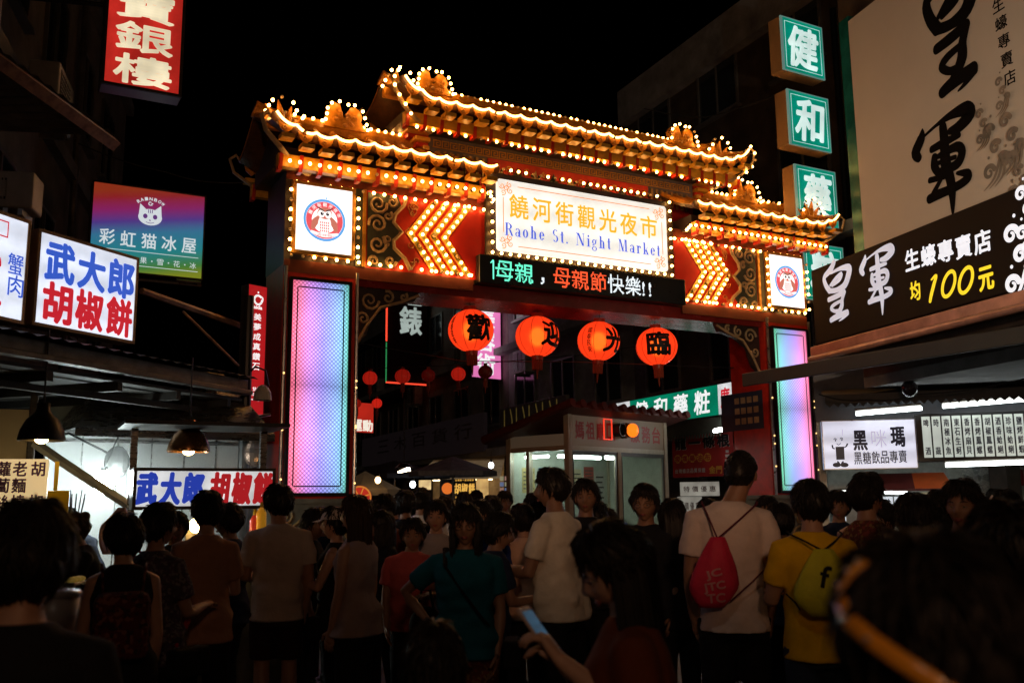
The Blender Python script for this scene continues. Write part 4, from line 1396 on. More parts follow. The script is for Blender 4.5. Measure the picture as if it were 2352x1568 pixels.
b = MB(); b.tube([(0, 0, 0.15), (0.05, 0.2, 0.5), (0.1, 0.5, 0.75)], 0.008, n=6); b.build('cable', MATS['wire'], R2_)
b = MB()
b.ball((0, 0, 0), (0.13, 0.05, 0.17), nu=14, nv=8); b.tube([(-0.1, 0, 0.1), (-0.5, 0.0, 0.3), (-0.9, 0.1, 0.2)], 0.012, n=6)
tag(b.build('kitchen_fan', MATS['black_metal'], loc=at(268, 1062, 9.6)), 'dark round fan on an arm beside the glaring kitchen lamp', 'fan')
# steam hanging under the hood
b = MB(); b.box(0.1, F.w - 0.15, -1.6, -0.02, F.h * 0.30, F.h - 0.55)
sm_ = bpy.data.materials.new('steam_air'); sm_.use_nodes = True
t = sm_.node_tree; t.nodes.remove(t.nodes['Principled BSDF'])
pv = t.nodes.new('ShaderNodeVolumePrincipled'); pv.inputs['Color'].default_value = (0.9, 0.92, 0.92, 1); pv.inputs['Density'].default_value = 0.16; pv.inputs['Anisotropy'].default_value = 0.2
t.links.new(pv.outputs[0], t.nodes['Material Output'].inputs['Volume'])
o = b.build('steam', sm_); o.location = F.o; o.rotation_euler = (0, 0, F.rz)
tag(o, 'thin white steam filling the bright stall kitchen', 'steam', kind='stuff')
# strut
b = MB(); b.tube([at(78, 1016, 8.7), at(180, 1085, 8.75), at(300, 1163, 8.8)], 0.042, n=4)
tag(b.build('steel_strut', mat('strut_paint', (0.45, 0.43, 0.38), 0.45, var=0.3, scale=8)), 'slanting square steel strut crossing the white stall wall', 'strut')
# warm lit partition on the far left
F = Frame(-90, 50, 8.6, 8.8, 935, 1420, 935, 1420)
r = empty('partition', 'beige partition at the left edge in warm lamp light', 'partition', F.o, F.rz)
b = MB(); b.box(0, F.w, 0, 0.06, 0, F.h); b.build('panel', mat('beige_board', (0.72, 0.55, 0.30), 0.6, var=0.1, scale=2), r)
b = MB(); b.rbox(F.w + 0.002, F.w + 0.07, -0.04, 0.04, 0, F.h + 0.2, 0.01); b.build('post', MATS['dark_wood'], r)
F = Frame(-70, 108, 8.0, 8.15, 1050, 1186, 1056, 1184)
r = empty('menu_sign', 'cream board hand lettered in purple at the left edge', 'sign', F.o, F.rz)
b = MB(); b.rbox(0, F.w, 0, 0.03, 0, F.h, 0.008); b.build('board', glow('cream_board_glow', (0.95, 0.70, 0.36), 0.62, base=(0.82, 0.66, 0.4), uneven=0.15), r)  # glow stands in for lamp light falling on the board
b = MB()
for txt, px in (('蘿蔔絲', 6), ('老麵燒', 43), ('胡 椒', 85)):
    u, v = F.uv(px, 1118)
    column(b, txt, u, F.h * 0.97, F.h * 0.10, 0.105, -0.002, 0.03, 0.86)
b.build('lettering', mat('purple_ink', (0.16, 0.07, 0.26), 0.6, var=0.1), r)
F = Frame(106, 156, 7.9, 7.95, 1126, 1225, 1126, 1225)
r = empty('yellow_sign', 'small yellow board with red writing beside the skewers', 'sign', F.o, F.rz)
b = MB(); b.rbox(0, F.w, 0, 0.02, 0, F.h, 0.006); b.box(F.w * 0.25, F.w * 0.45, 0.003, 0.01, F.h + 0.001, F.h + 0.24); b.build('board', mat('yellow_plastic', (0.85, 0.62, 0.02), 0.4, var=0.1), r)
b = MB(); put(b, '辣', F.w * 0.6, F.h * 0.22, F.w * 0.5, F.h * 0.26, -0.002, 0.06); b.build('lettering', mat('red_ink', (0.6, 0.03, 0.02), 0.6, var=0), r)
r = empty('skewer_bundle', 'dark skewers standing in a pot by the yellow board', 'skewers', at(168, 1215, 7.9))
b = MB(); b.lathe([(0.0, -0.14), (0.05, -0.14), (0.06, 0.0), (0.052, 0.0), (0.045, -0.12), (0, -0.12)], n=16); b.build('pot', MATS['steel'], r)
b = MB()
for i in range(9):
    a = i * 0.7
    b.tube([(0.02 * cos(a), 0.02 * sin(a), -0.1), (0.06 * cos(a) + 0.02, 0.05 * sin(a), 0.26 + 0.03 * (i % 3))], 0.005, n=5)
b.build('skewers', MATS['black_metal'], r)

# pepper-bun counter with its long light box
F = Frame(305, 632, 8.35, 8.9, 1071, 1172, 1076, 1166)
DULL_W = glow('dull_white_lit', (0.88, 0.89, 0.90), 0.78, uneven=0.22, scale=2.2, tubes=('x', 0.6, 0.15), dirt=0.2)
r, y = light_box('counter_sign', 'long white lit box with blue and red brush characters above the bun counter', 'sign', F, DULL_W, 0.3, 0.03, 'sign_frame_steel')
b = MB(); row(b, '武大郎', F.w * 0.01, F.w * 0.49, F.h * 0.5, F.h * 0.72, y, 0.07, 0.84, shear=0.12); b.build('blue_lettering', glow('sign_blue_deep', (0.025, 0.06, 0.50), 0.7), r)
b = MB(); row(b, '胡椒餅', F.w * 0.52, F.w * 0.985, F.h * 0.5, F.h * 0.74, y, 0.07, 0.84, shear=0.12); b.build('red_lettering', glow('sign_red_deep', (0.50, 0.015, 0.02), 0.7), r)
CO, CRZ, CW = F.o.copy(), F.rz, F.w
r = empty('bun_counter', 'dark steel pepper bun counter with posts, below the long light box', 'stall', (CO.x, CO.y, 0), CRZ)
b = MB(); b.rbox(-0.1, CW + 0.1, -0.05, 0.75, 0.0, 0.92, 0.02); b.build('counter', MATS['sheet_metal'], r)
b = MB(); b.rbox(-0.12, CW + 0.12, -0.08, 0.78, 0.922, 0.96, 0.008); b.build('worktop', MATS['stainless'], r)
for q in (0.03, CW - 0.03):
    b = MB(); b.box(q - 0.03, q + 0.03, 0.4, 0.46, 0.961, 2.3); b.build('post', MATS['stainless'], r)
b = MB(); b.box(-0.1, CW + 0.1, -0.1, 0.7, 2.305, 2.34); b.build('top_tray', MATS['black_metal'], r)
b = MB(); b.rbox(CW * 0.42, CW * 0.62, 0.45, 0.6, 1.05, 1.46, 0.01); b.build('oven_back', mat('oven_steel', (0.5, 0.42, 0.3), 0.35, 0.7, var=0.2), r)
for px, py, dd, lab, cc in ((585, 1208, 8.8, 'red and yellow sauce bottle on the counter beside the white shirted man', (0.7, 0.05, 0.02)), (600, 1190, 8.8, 'yellow capped sauce bottle under the right end of the long sign', (0.8, 0.35, 0.02))):
    o = empty('sauce_bottle', lab, 'bottle', at(px, py, dd) - Vector((0, 0, 0.12)), 0, 'sauce bottles on the bun counter')
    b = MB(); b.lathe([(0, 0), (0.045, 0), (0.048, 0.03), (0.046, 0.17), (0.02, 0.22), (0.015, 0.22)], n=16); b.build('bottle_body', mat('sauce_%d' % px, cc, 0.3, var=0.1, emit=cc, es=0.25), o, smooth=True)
    b = MB(); b.lathe([(0.02, 0.222), (0.018, 0.25), (0.004, 0.29), (0, 0.29)], n=12); b.build('cap', MATS['yellow_plastic'], o)
WARM = glow('warm_bulb', (1.0, 0.66, 0.24), 42.0)
def bare_bulb(loc, label, r=0.045, group='bare bulbs at the bun counter', m=None):
    o = empty('bare_bulb', label, 'light bulb', loc, 0, group)
    b = MB(); b.ball((0, 0, 0), (r, r, r * 1.2)); b.build('bulb', m or WARM, o, smooth=True)
    b = MB(); b.tube([(0, 0, r * 1.1), (0, 0, r * 2.2)], r * 0.4, n=10); b.build('holder', MATS['black_metal'], o)
    b = MB(); b.tube([(0, 0, r * 2.2), (0.01, 0.0, r * 5)], 0.005, n=5); b.build('cable', MATS['wire'], o)
    return o
bare_bulb(at(449, 1206, 8.6), 'bare bulb blazing under the long light box', 0.055)
bare_bulb(at(556, 1357, 8.2), 'low dim bulb glowing under the counter edge', 0.03, m=glow('dim_bulb', (1.0, 0.6, 0.2), 8.0))

def pendant(px, py, d, label, rad, hgt, shade, m_bulb, cable=0.6):
    o = empty('pendant_lamp', label, 'lamp', at(px, py, d), 0, 'bowl lamps hanging at the stalls')
    b = MB(); b.lathe([(rad, 0.0), (rad * 1.02, 0.015), (rad * 0.93, hgt * 0.35), (rad * 0.7, hgt * 0.68), (rad * 0.36, hgt * 0.9), (rad * 0.30, hgt), (rad * 0.28, hgt * 1.22), (0, hgt * 1.24)], n=28)
    b.lathe([(rad * 0.98, 0.002), (rad * 0.9, hgt * 0.34), (rad * 0.67, hgt * 0.66), (rad * 0.2, hgt * 0.86), (0, hgt * 0.87)], n=28)
    b.build('lamp_shade', shade, o, smooth=True)
    b = MB(); b.ball((0, 0, hgt * 0.08), (rad * 0.3, rad * 0.3, rad * 0.26)); b.build('bulb', m_bulb, o, smooth=True)
    b = MB(); b.tube([(0, 0, hgt * 1.23), (0, 0, hgt * 1.23 + cable)], 0.008, n=6); b.build('cable', MATS['wire'], o)
    return o
pendant(433, 1038, 9.1, 'copper bowl lamp with a lit bulb above the long light box', 0.195, 0.25, mat('copper_shade', (0.42, 0.20, 0.08), 0.25, 0.8, var=0.25), WARM)
pendant(95, 1012, 7.7, 'black bowl lamp hanging before the cream board', 0.175, 0.25, MATS['black_metal'], glow('dim_warm', (1.0, 0.58, 0.18), 30.0))

# pole, goose-neck lamp and red vertical sign by the gate
r = empty('utility_pole', 'dark pole with a goose neck lamp beside the narrow red sign', 'pole', ground_at(556, 10.5))
b = MB(); b.tube([(0, 0, 0), (0, 0, 3.9)], [0.07, 0.055], n=12); b.build('shaft', MATS['black_metal'], r)
b = MB(); b.tube([(0, 0, 3.0), (0.1, -0.02, 3.1), (0.22, -0.05, 3.05), (0.26, -0.06, 2.88)], 0.012, n=8); b.build('goose_neck', MATS['black_metal'], r)
b = MB(); b.lathe([(0.10, 0), (0.09, 0.09), (0.05, 0.15), (0.02, 0.17), (0, 0.17)], (0.20, -0.06, 2.72), 18); b.build('lamp_shade', MATS['ac_white'], r)
b = MB(); b.ball((0.14, -0.05, 2.15), (0.13, 0.06, 0.16), nu=16, nv=10); b.build('convex_mirror', mat('mirror_dark', (0.25, 0.16, 0.12), 0.12, 0.8, var=0.2), r)
F = Frame(565, 609, 10.9, 11.1, 647, 953, 653, 956)
r, y = light_box('narrow_red_sign', 'narrow red vertical sign with a white swirl logo beside the left light column', 'sign', F, glow('narrow_red_lit', (0.55, 0.01, 0.015), 0.7, uneven=0.15), 0.14, 0.006, 'sign_frame_steel')
b = MB()
cx = F.w * 0.52
ring(b, cx, F.h * 0.885, 0.064, 0.040, y, 26, a0=0.2 * pi, a1=2.05 * pi); b.ribbon([(cx + 0.015, F.h * 0.922, 0.014), (cx + 0.06, F.h * 0.905, 0.02), (cx + 0.058, F.h * 0.88, 0.02)], y - 0.001)
disc(b, cx + 0.0, F.h * 0.944, 0.011, 0.012, y)
put(b, 'aida', cx, F.h * 0.828, 0.115, 0.042, y, 0.05)
column(b, '美夢成真鑽石', cx, F.h * 0.79, F.h * 0.33, 0.098, y, 0.025, 0.70)
put(b, 'money', cx, F.h * 0.150, 0.155, 0.042, y, 0.05); put(b, 'exchange', cx, F.h * 0.115, 0.155, 0.030, y, 0.03)
put(b, '兌換', cx + 0.02, F.h * 0.195, 0.115, 0.05, y, 0.02)
b.build('lettering', glow('white_lit', (0.95, 0.95, 0.95), 0.95), r)

# ------------------------------------------------------------------ the street beyond the gate
SD = Vector((-0.42, 0.9075, 0)); SRZ = atan2(-SD.y, -SD.x)      # its right-hand side, seen through the gate
S0 = Vector((4.5, 20.0, 0))
def row_d(px):
    return 13.77 / ((px - 1176) / 2200 + 0.4636)
def street(px, py, out=0.0):
    n = Vector((sin(SRZ), -cos(SRZ), 0)); o = S0 + n * out
    r_ = ray(px, py); C0 = Vector((0, 0, CAMZ))
    return C0 + r_ * ((o - C0).dot(n) / r_.dot(n))
ends = [(-62, -34, 11.5, 'plaster_grey'), (-34, -21.5, 9.5, 'tile_brown'), (-21.5, -11.0, 12.5, 'plaster_dark'), (-11.0, -3.6, 10.5, 'plaster_grey'), (-3.6, 6.5, 11.5, 'tile_brown')]
labs = ['farthest dark terrace house down the street', 'low dark shop house far behind the pink sign', 'tall dark shop house behind the red lanterns', 'grey shop house with balconies behind the service booth', 'brown shop house carrying the green pharmacy signs']
for (a, c, h, mm), lab in zip(ends, labs):
    B = empty('shop_house', lab, 'building', S0, SRZ)
    b = MB(); b.box(a + 0.01, c - 0.01, 0, 9, 3.0, h); b.box(a + 0.01, c - 0.01, 3.0, 9, 0, 2.998); b.build('wall', MATS[mm], B)
    for (y_, za, zb, nm) in ((-0.25, h - 0.5, h + 0.4, 'parapet'), (-0.5, 3.0, 3.25, 'cornice'), (-0.35, 6.2, 6.4, 'cornice')):
        b = MB(); b.box(a, c, y_, -0.002, za, zb); b.build(nm, MATS['plaster_grey'], B)
    n = max(2, int((c - a) / 2.4))
    for i in range(n):
        for z in (4.1, 7.2, 9.9):
            if z + 1.5 < h: window(B, a + (c - a) * (i + 0.5) / n, z, 1.4, 1.4, -0.002)
    for i in range(n + 1):
        x = a + 0.2 + (c - a - 0.4) * i / n
        b = MB(); b.box(x - 0.15, x + 0.15, 0.001, 0.3, 0, 2.998); b.build('arcade_pier', MATS[mm], B)
for i in range(7):
    x = -30 + 5 * i
    p_ = S0 + Vector((cos(SRZ), sin(SRZ), 0)) * x + Vector((0, 0, 5.4 + 0.9 * (i % 2)))
    ac_unit(p_, SRZ, ['air conditioner on the far shop houses, under a dark window', 'air conditioner halfway down the dark street wall', 'air conditioner above the red lanterns on the dark wall', 'air conditioner on the wall behind the first big lantern', 'air conditioner on the wall behind the second big lantern', 'air conditioner on the wall behind the third big lantern', 'air conditioner on the brown shop house behind the gate'][i], 0.9, 0.7)

# signs in the street
F = Frame(888, 982, 36, 37, 600, 881, 604, 886)
r = empty('watch_sign', 'dark hanging board with red and green neon edges and pale characters', 'sign', F.o, F.rz)
b = MB(); b.rbox(0.05, F.w, 0.02, 0.25, 0.05, F.h, 0.02); b.build('board', mat('board_maroon', (0.05, 0.012, 0.014), 0.4, var=0.3), r)
zsp = F.uv(890, 783)[1]
b = MB(); b.tube([(0, 0, zsp), (0, 0, F.h)], 0.035, n=8); b.tube([(0, 0, 0), (F.w * 0.42, 0, 0)], 0.03, n=8); b.tube([(F.w * 0.45, 0, 0), (F.w, 0, 0)], 0.03, n=8); b.build('red_neon', glow('neon_red', (1.0, 0.07, 0.03), 1.2), r)
b = MB(); b.tube([(0, 0, 0), (0, 0, zsp - 0.05)], 0.022, n=8); b.build('green_neon', glow('neon_green', (0.03, 0.30, 0.09), 0.8), r)
b = MB()
for c, py in (('鐘', 668), ('錶', 737)):
    u, v = F.uv(944, py); put(b, c, u, v, 0.92, 1.05, 0.015, 0.03)
b.build('lettering', glow('watch_lit', (0.42, 0.50, 0.46), 0.8, uneven=0.2), r)
F = Frame(1083, 1150, 30, 30.8, 690, 869, 705, 872)
r, y = light_box('pink_sign', 'pink lit vertical sign behind the first big lantern', 'sign', F, glow('pink_lit', (0.90, 0.22, 0.55), 0.85, uneven=0.15), 0.2, 0.01, 'sign_frame_steel')
b = MB(); column(b, '美容術', F.w * 0.48, F.h * 0.99, F.h * 0.03, F.w * 0.6, y, 0.03, 0.86); b.build('lettering', glow('white_lit', (0.95, 0.95, 0.95), 0.95), r)
F = Frame(806, 858, 24, 24.5, 922, 993, 925, 995)
r, y = light_box('sport_sign', 'small red lit sign with two white characters just right of the left column', 'sign', F, glow('sport_red', (0.62, 0.025, 0.012), 0.7, uneven=0.3), 0.15, 0.01)
b = MB(); row(b, '運動', 0.02, F.w * 0.97, F.h * 0.24, F.h * 0.36, y, 0.04, 0.9); b.build('lettering', glow('warm_white_lit', (0.95, 0.88, 0.75), 0.9), r)
# dim billboard and a board of dull gold strokes on the row
def wall_board(name, label, x0, x1, yt, yb, m, out=0.55, depth=0.12, cat='sign'):
    a, c = street(x0, (yt + yb) / 2, out), street(x1, (yt + yb) / 2, out)
    za, zb = street(x1, yb, out).z, street(x1, yt, out).z
    w = hypot(c.x - a.x, c.y - a.y)
    r_ = empty(name, label, cat, (a.x, a.y, za), SRZ)
    b_ = MB(); b_.rbox(0, w, 0, depth, 0, zb - za, 0.01); b_.build('board', m, r_)
    return r_, w, zb - za
r, w, h = wall_board('dim_billboard', 'long unlit grey billboard with faint characters beyond the gate', 832, 1112, 946, 1035, mat('dim_board', (0.055, 0.04, 0.045), 0.6, var=0.25, emit=(0.10, 0.07, 0.08), es=0.03))  # faint glow painted into the unlit board
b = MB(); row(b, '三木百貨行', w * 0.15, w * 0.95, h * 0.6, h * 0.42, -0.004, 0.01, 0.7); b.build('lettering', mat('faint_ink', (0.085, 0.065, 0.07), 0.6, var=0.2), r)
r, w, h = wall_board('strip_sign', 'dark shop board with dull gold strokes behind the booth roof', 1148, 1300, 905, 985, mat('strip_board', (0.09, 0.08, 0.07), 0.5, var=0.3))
b = MB()
for i in range(9):
    x = w * (0.08 + 0.1 * i)
    b.ribbon([(x, h * 0.9, 0.06), (x + (0.12 if i % 2 else 0), h * 0.5, 0.07), (x, h * 0.12, 0.05)], -0.004)
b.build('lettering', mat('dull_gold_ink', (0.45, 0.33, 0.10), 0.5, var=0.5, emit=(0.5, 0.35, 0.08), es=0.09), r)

# pharmacy board
xl, xr = street(1375, 960, 0.9), street(1684, 920, 0.9)
w = hypot(xr.x - xl.x, xr.y - xl.y); z0, z1 = street(1684, 951, 0.9).z, street(1684, 873, 0.9).z
r = empty('pharmacy_board', 'green and white lit shop board above the booth and red banner', 'sign', (xl.x, xl.y, z0), SRZ)
h = z1 - z0
b = MB(); b.rbox(0, w, 0, 0.3, 0, h, 0.012); b.build('cabinet', MATS['sign_frame_steel'], r)
GREEN = glow('green_lit', (0.0, 0.24, 0.13), 0.85, uneven=0.3, scale=1.6)
def board_x(px): 
    p_ = street(px, 920, 0.9); return hypot(p_.x - xl.x, p_.y - xl.y)
xa, xb = board_x(1447), board_x(1650)
b = MB(); b.box(xa, xb, -0.008, -0.002, 0.03, h - 0.03); b.build('green_face', GREEN, r)
b = MB(); b.box(0.03, xa - 0.005, -0.0085, -0.002, 0.03, h - 0.03); b.box(xb + 0.005, w - 0.03, -0.0085, -0.002, 0.03, h - 0.03); b.build('white_face', DULL_W, r)
LETT_W = glow('white_lit', (0.95, 0.95, 0.95), 0.95)
b = MB(); row(b, '健和藥粧', xa + 0.1, xb - 0.15, h * 0.5, h * 0.72, -0.011, 0.028, 0.72, shear=0.1); b.build('lettering', LETT_W, r)
b = MB(); put(b, '廣', (xb + w) / 2, h * 0.52, (w - xb) * 0.62, h * 0.6, -0.011, 0.03); put(b, '藥', xa - 0.45, h * 0.5, 0.6, h * 0.6, -0.011, 0.03); b.build('red_lettering', SIGN_RED, r)
# awning, tube and banner below it
r = empty('shop_awning', 'dark scalloped awning under the green pharmacy board', 'awning', (xl.x, xl.y, z0), SRZ)
b = MB()
n = 30
for i in range(n):
    x0, x1 = w * 0.45 + w * 0.55 * i / n, w * 0.45 + w * 0.55 * (i + 1) / n
    b.prism([(x0, -0.05), (x1, -0.05), (x1, -0.30), ((x0 + x1) / 2, -0.42), (x0, -0.30)], -0.32, -0.30)
b.add([(w * 0.45, -0.33, -0.05), (w, -0.33, -0.05), (w, 0.5, 0.0), (w * 0.45, 0.5, 0.0)], [(0, 1, 2, 3)])
o = b.build('valance', mat('awning_green', (0.05, 0.05, 0.035), 0.7, var=0.4), r); fix_normals(o.data)
p0, p1 = at(1640, 990, 18.0), at(1688, 982, 17.6)
r = empty('tube_lamp', 'short white tube lamp at the top corner of the red banner', 'lamp', p0, 0, 'tube lamps')
b = MB(); b.tube([(0, 0, 0), p1 - p0], 0.03, n=8); b.build('tube', glow('banner_tube', (0.92, 1.0, 1.0), 40.0), r)
b = MB(); b.tube([(0, 0.03, 0.05), p1 - p0 + Vector((0, 0.03, 0.05))], 0.02, n=4); b.build('batten', MATS['ac_white'], r)
F = Frame(1545, 1684, 20.4, 19.0, 1008, 1106, 981, 1082)
r = empty('red_banner', 'red cloth banner with black, yellow and white writing right of the booth', 'banner', F.o, F.rz)
n = 24; b = MB(); vs = []
for i in range(n + 1):
    for z in (0, F.h): vs.append((F.w * i / n, 0.012 * sin(i * 0.9), z))
for i in range(n + 1):
    for z in (0, F.h): vs.append((F.w * i / n, 0.012 * sin(i * 0.9) + 0.004, z))
k = 2 * (n + 1)
b.add(vs, [(2 * i, 2 * i + 2, 2 * i + 3, 2 * i + 1) for i in range(n)] + [(k + 2 * i, k + 2 * i + 1, k + 2 * i + 3, k + 2 * i + 2) for i in range(n)])
b.build('cloth', mat('banner_red', (0.45, 0.03, 0.025), 0.6, var=0.2, scale=2), r)
b = MB(); row(b, '龍一條根', F.w * 0.04, F.w * 0.98, F.h * 0.80, F.h * 0.27, -0.022, 0.05, 0.8)
b.T = Matrix.Translation((0.012, 0.002, -0.012)); row(b, '龍一條根', F.w * 0.04, F.w * 0.98, F.h * 0.80, F.h * 0.27, -0.018, 0.03, 0.8, mi=1); b.T = None
b.build('lettering', [MATS['black_metal'], mat('banner_white', (0.6, 0.55, 0.5), 0.6, var=0.1)], r)
b = MB()
for i in range(5): disc(b, F.w * (0.10 + 0.125 * i), F.h * 0.44, F.w * 0.058, F.h * 0.10, -0.016)
put(b, '金門', F.w * 0.72, F.h * 0.15, F.w * 0.2, F.h * 0.17, -0.016, 0.04)
b.build('yellow_lettering', mat('banner_yellow', (0.75, 0.42, 0.06), 0.6, var=0.15), r)
b = MB()
row(b, '痠痛藥油布', F.w * 0.038, F.w * 0.662, F.h * 0.44, F.h * 0.15, -0.020, 0.03, 0.72)
b.build('red_lettering', MATS['banner_red'], r)
b = MB(); row(b, '台灣總店品質保證', F.w * 0.04, F.w * 0.56, F.h * 0.15, F.h * 0.10, -0.016, 0.03, 0.8)
for i in range(5): b.box(F.w * (0.86 + 0.008 * i), F.w * (0.97 - 0.008 * i), -0.018, -0.016, F.h * (0.12 + 0.1 * i), F.h * (0.18 + 0.1 * i))
b.build('white_lettering', MATS['banner_white'], r)
for i, (x0, x1, yt, yb, d) in enumerate(((1562, 1652, 1108, 1140, 19.8), (1556, 1612, 1142, 1185, 19.4))):
    F = Frame(x0, x1, d + 0.3, d, yt, yb, yt - 4, yb - 3)
    r = empty('price_placard', ('wide pale placard under the red banner', 'lower pale placard under the red banner')[i], 'placard', F.o, F.rz, 'placards under the red banner')
    b = MB(); b.rbox(0, F.w, 0, 0.02, 0, F.h, 0.005); b.build('board', glow('placard_glow', (0.75, 0.72, 0.62), 0.26, uneven=0.4, scale=4), r)  # paper given a glow in place of stall light
    b = MB(); row(b, '特價優惠', F.w * 0.06, F.w * 0.94, F.h * 0.5, F.h * 0.4, -0.003, 0.02, 0.7); b.build('lettering', mat('placard_ink', (0.15, 0.07, 0.06), 0.6, var=0), r)

# small red lanterns far down the street, on sagging wires
def small_mat(k): return glow('small_lantern_%d' % k, (0.85, 0.022, 0.010), (0.36, 0.20, 0.03, 0.003, 0.6)[k], base=(0.25, 0.02, 0.01))
sl = [(850, 868, 17, 0, 'dim red lantern hanging right of the left light column'), (925, 864, 18, 1, 'small red lantern in front of the neon edged board'), (984, 862, 16, 2, 'nearly dark small lantern right of the neon edged board'), (1053, 859, 17, 0, 'small red lantern between the neon board and pink sign'), (1115, 854, 17, 3, 'small unlit lantern silhouetted on the pink sign'), (866, 926, 12, 4, 'tiny red lantern right of the small red sign'), (820, 926, 10, 1, 'tiny red lantern above the small red sign')]
for px, py, rp, k, lab in sl:
    d = 22.0
    root, sh = lantern('small_lantern', lab, at(px, py, d), rp * d / 2200, small_mat(k), sectors=8, group='small lanterns over the street')
b = MB()
pts = [at(700, 832, 22), at(850, 846, 22), at(925, 843, 22), at(1053, 838, 22), at(1115, 834, 22), at(1330, 815, 22), at(1700, 760, 22)]
b.tube(pts, 0.008, n=5)
tag(b.build('lantern_wire', MATS['wire']), 'thin black wire the small red lanterns hang from', 'wire')
b = MB(); b.tube([gate_pt(-3.3, 0.6, 3.72), gate_pt(-1.7, 0.6, 3.56), gate_pt(0.2, 0.6, 3.66), gate_pt(3.3, 0.6, 3.75)], 0.007, n=5)
tag(b.build('slack_cable', MATS['wire']), 'slack dark cable strung behind the big lanterns', 'cable')

# market stalls far down the street
F = Frame(972, 1140, 27.5, 27.0, 1052, 1150, 1050, 1150)
r = empty('bun_stall', 'far lit stall with a black and gold sign under a pale awning', 'stall', F.o, F.rz)
b = MB(); b.box(0, F.w, 0.9, 1.0, -0.3, F.h); b.build('back_wall', mat('stall_wall', (0.55, 0.42, 0.28), 0.6, var=0.3), r)
b = MB(); b.box(-0.1, F.w + 0.1, -0.1, 0.8, -1.0, -0.25); b.build('counter', MATS['stainless'], r)
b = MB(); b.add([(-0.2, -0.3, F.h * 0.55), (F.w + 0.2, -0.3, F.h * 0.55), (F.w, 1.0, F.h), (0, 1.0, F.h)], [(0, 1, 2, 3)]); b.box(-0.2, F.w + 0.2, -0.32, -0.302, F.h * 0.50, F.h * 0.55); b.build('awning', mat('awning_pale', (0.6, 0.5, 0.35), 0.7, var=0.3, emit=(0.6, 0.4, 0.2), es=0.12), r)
b = MB(); b.tube([(0.2, 0.3, F.h * 0.5), (F.w - 0.2, 0.3, F.h * 0.5)], 0.03, n=6); b.build('tube', glow('warm_tube', (1.0, 0.75, 0.4), 6.0), r)
F2 = Frame(1010, 1093, 27.0, 27.0, 1096, 1148, 1096, 1148)
r2 = empty('gold_bun_sign', 'small black sign with gold characters and an orange disc, far under the gate', 'sign', F2.o, F2.rz)
b = MB(); b.rbox(0, F2.w, 0, 0.05, 0, F2.h, 0.01); b.build('board', MATS['screen_black'], r2)
b = MB(); row(b, '胡椒餅', F2.w * 0.40, F2.w * 0.98, F2.h * 0.5, F2.h * 0.46, -0.004, 0.04, 0.85); row(b, '台灣第一家胡椒餅', F2.w * 0.42, F2.w * 0.95, F2.h * 0.88, F2.h * 0.08, -0.004, 0.02, 0.8); row(b, '現烤好吃看得見', F2.w * 0.42, F2.w * 0.95, F2.h * 0.12, F2.h * 0.08, -0.004, 0.02, 0.8); b.build('lettering', glow('gold_lit', (1.0, 0.55, 0.10), 0.75), r2)
b = MB(); disc(b, F2.w * 0.21, F2.h * 0.52, F2.w * 0.155, F2.w * 0.155, -0.004); b.build('disc', glow('orange_lit', (1.0, 0.22, 0.03), 0.7), r2)
F2 = Frame(1094, 1122, 27.0, 27.0, 1096, 1146, 1096, 1146)
b = MB(); b.rbox(0, F2.w, 0, 0.04, 0, F2.h, 0.01); o = b.build('side_placard', glow('placard_warm', (1.0, 0.62, 0.22), 0.55, uneven=0.4, scale=5)); o.location = F2.o
tag(o, 'pale yellow placard right of the gold bun sign', 'placard')
F2 = Frame(962, 990, 27, 27, 1092, 1124, 1092, 1124)
b = MB(); b.rbox(0, F2.w, 0, 0.04, 0, F2.h, 0.01); o = b.build('lit_window_panel', glow('panel_warm', (1.0, 0.70, 0.32), 0.75, uneven=0.4, scale=5)); o.location = F2.o
tag(o, 'glowing cream panel left of the gold bun sign', 'panel')
r = empty('flare_lamp', 'bright tilted lamp over the distant crowd', 'lamp', at(928, 1081, 21))
b = MB(); b.tube([(-0.13, 0, -0.03), (0.13, 0, 0.05)], [0.02, 0.05, ][:2], n=10); b.build('bulb', glow('flare', (1.0, 0.80, 0.55), 14.0), r)
b = MB(); b.lathe([(0.2, 0), (0.1, 0.09), (0.0, 0.11)], (0, 0, 0.07), 16); b.build('lamp_shade', MATS['black_metal'], r)
b = MB(); b.tube([(0, 0, 0.17), (0, 0, 1.6)], 0.01, n=5); b.build('cable', MATS['wire'], r)
def parasol(px, py, d, rad, label, m, pole=2.2):
    o = empty('parasol', label, 'parasol', ground_at(px, d))
    top = at(px, py, d).z
    b = MB()
    n = 8; vs = [(0, 0, top)]
    for i in range(n): vs.append((rad * cos(2 * pi * i / n), rad * sin(2 * pi * i / n), top - 0.38))
    for i in range(n): vs.append((rad * cos(2 * pi * i / n), rad * sin(2 * pi * i / n), top - 0.50))
    b.add(vs, [(0, 1 + i, 1 + (i + 1) % n) for i in range(n)] + [(1 + i, 1 + n + i, 1 + n + (i + 1) % n, 1 + (i + 1) % n) for i in range(n)])
    b.build('canopy', m, o)
    b = MB(); b.tube([(0, 0, 0), (0, 0, top - 0.02)], 0.025, n=8); b.build('pole', MATS['steel'], o)
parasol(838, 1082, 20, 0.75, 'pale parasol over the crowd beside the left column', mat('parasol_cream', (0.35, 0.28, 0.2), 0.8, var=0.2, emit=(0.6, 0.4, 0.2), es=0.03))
parasol(905, 1058, 26, 1.5, 'dark parasol farther down the market street', mat('parasol_dark', (0.05, 0.05, 0.06), 0.8, var=0.3))
parasol(1040, 1048, 24, 1.1, 'grey parasol with a lit edge left of the booth', mat('parasol_grey', (0.25, 0.25, 0.27), 0.7, var=0.4))
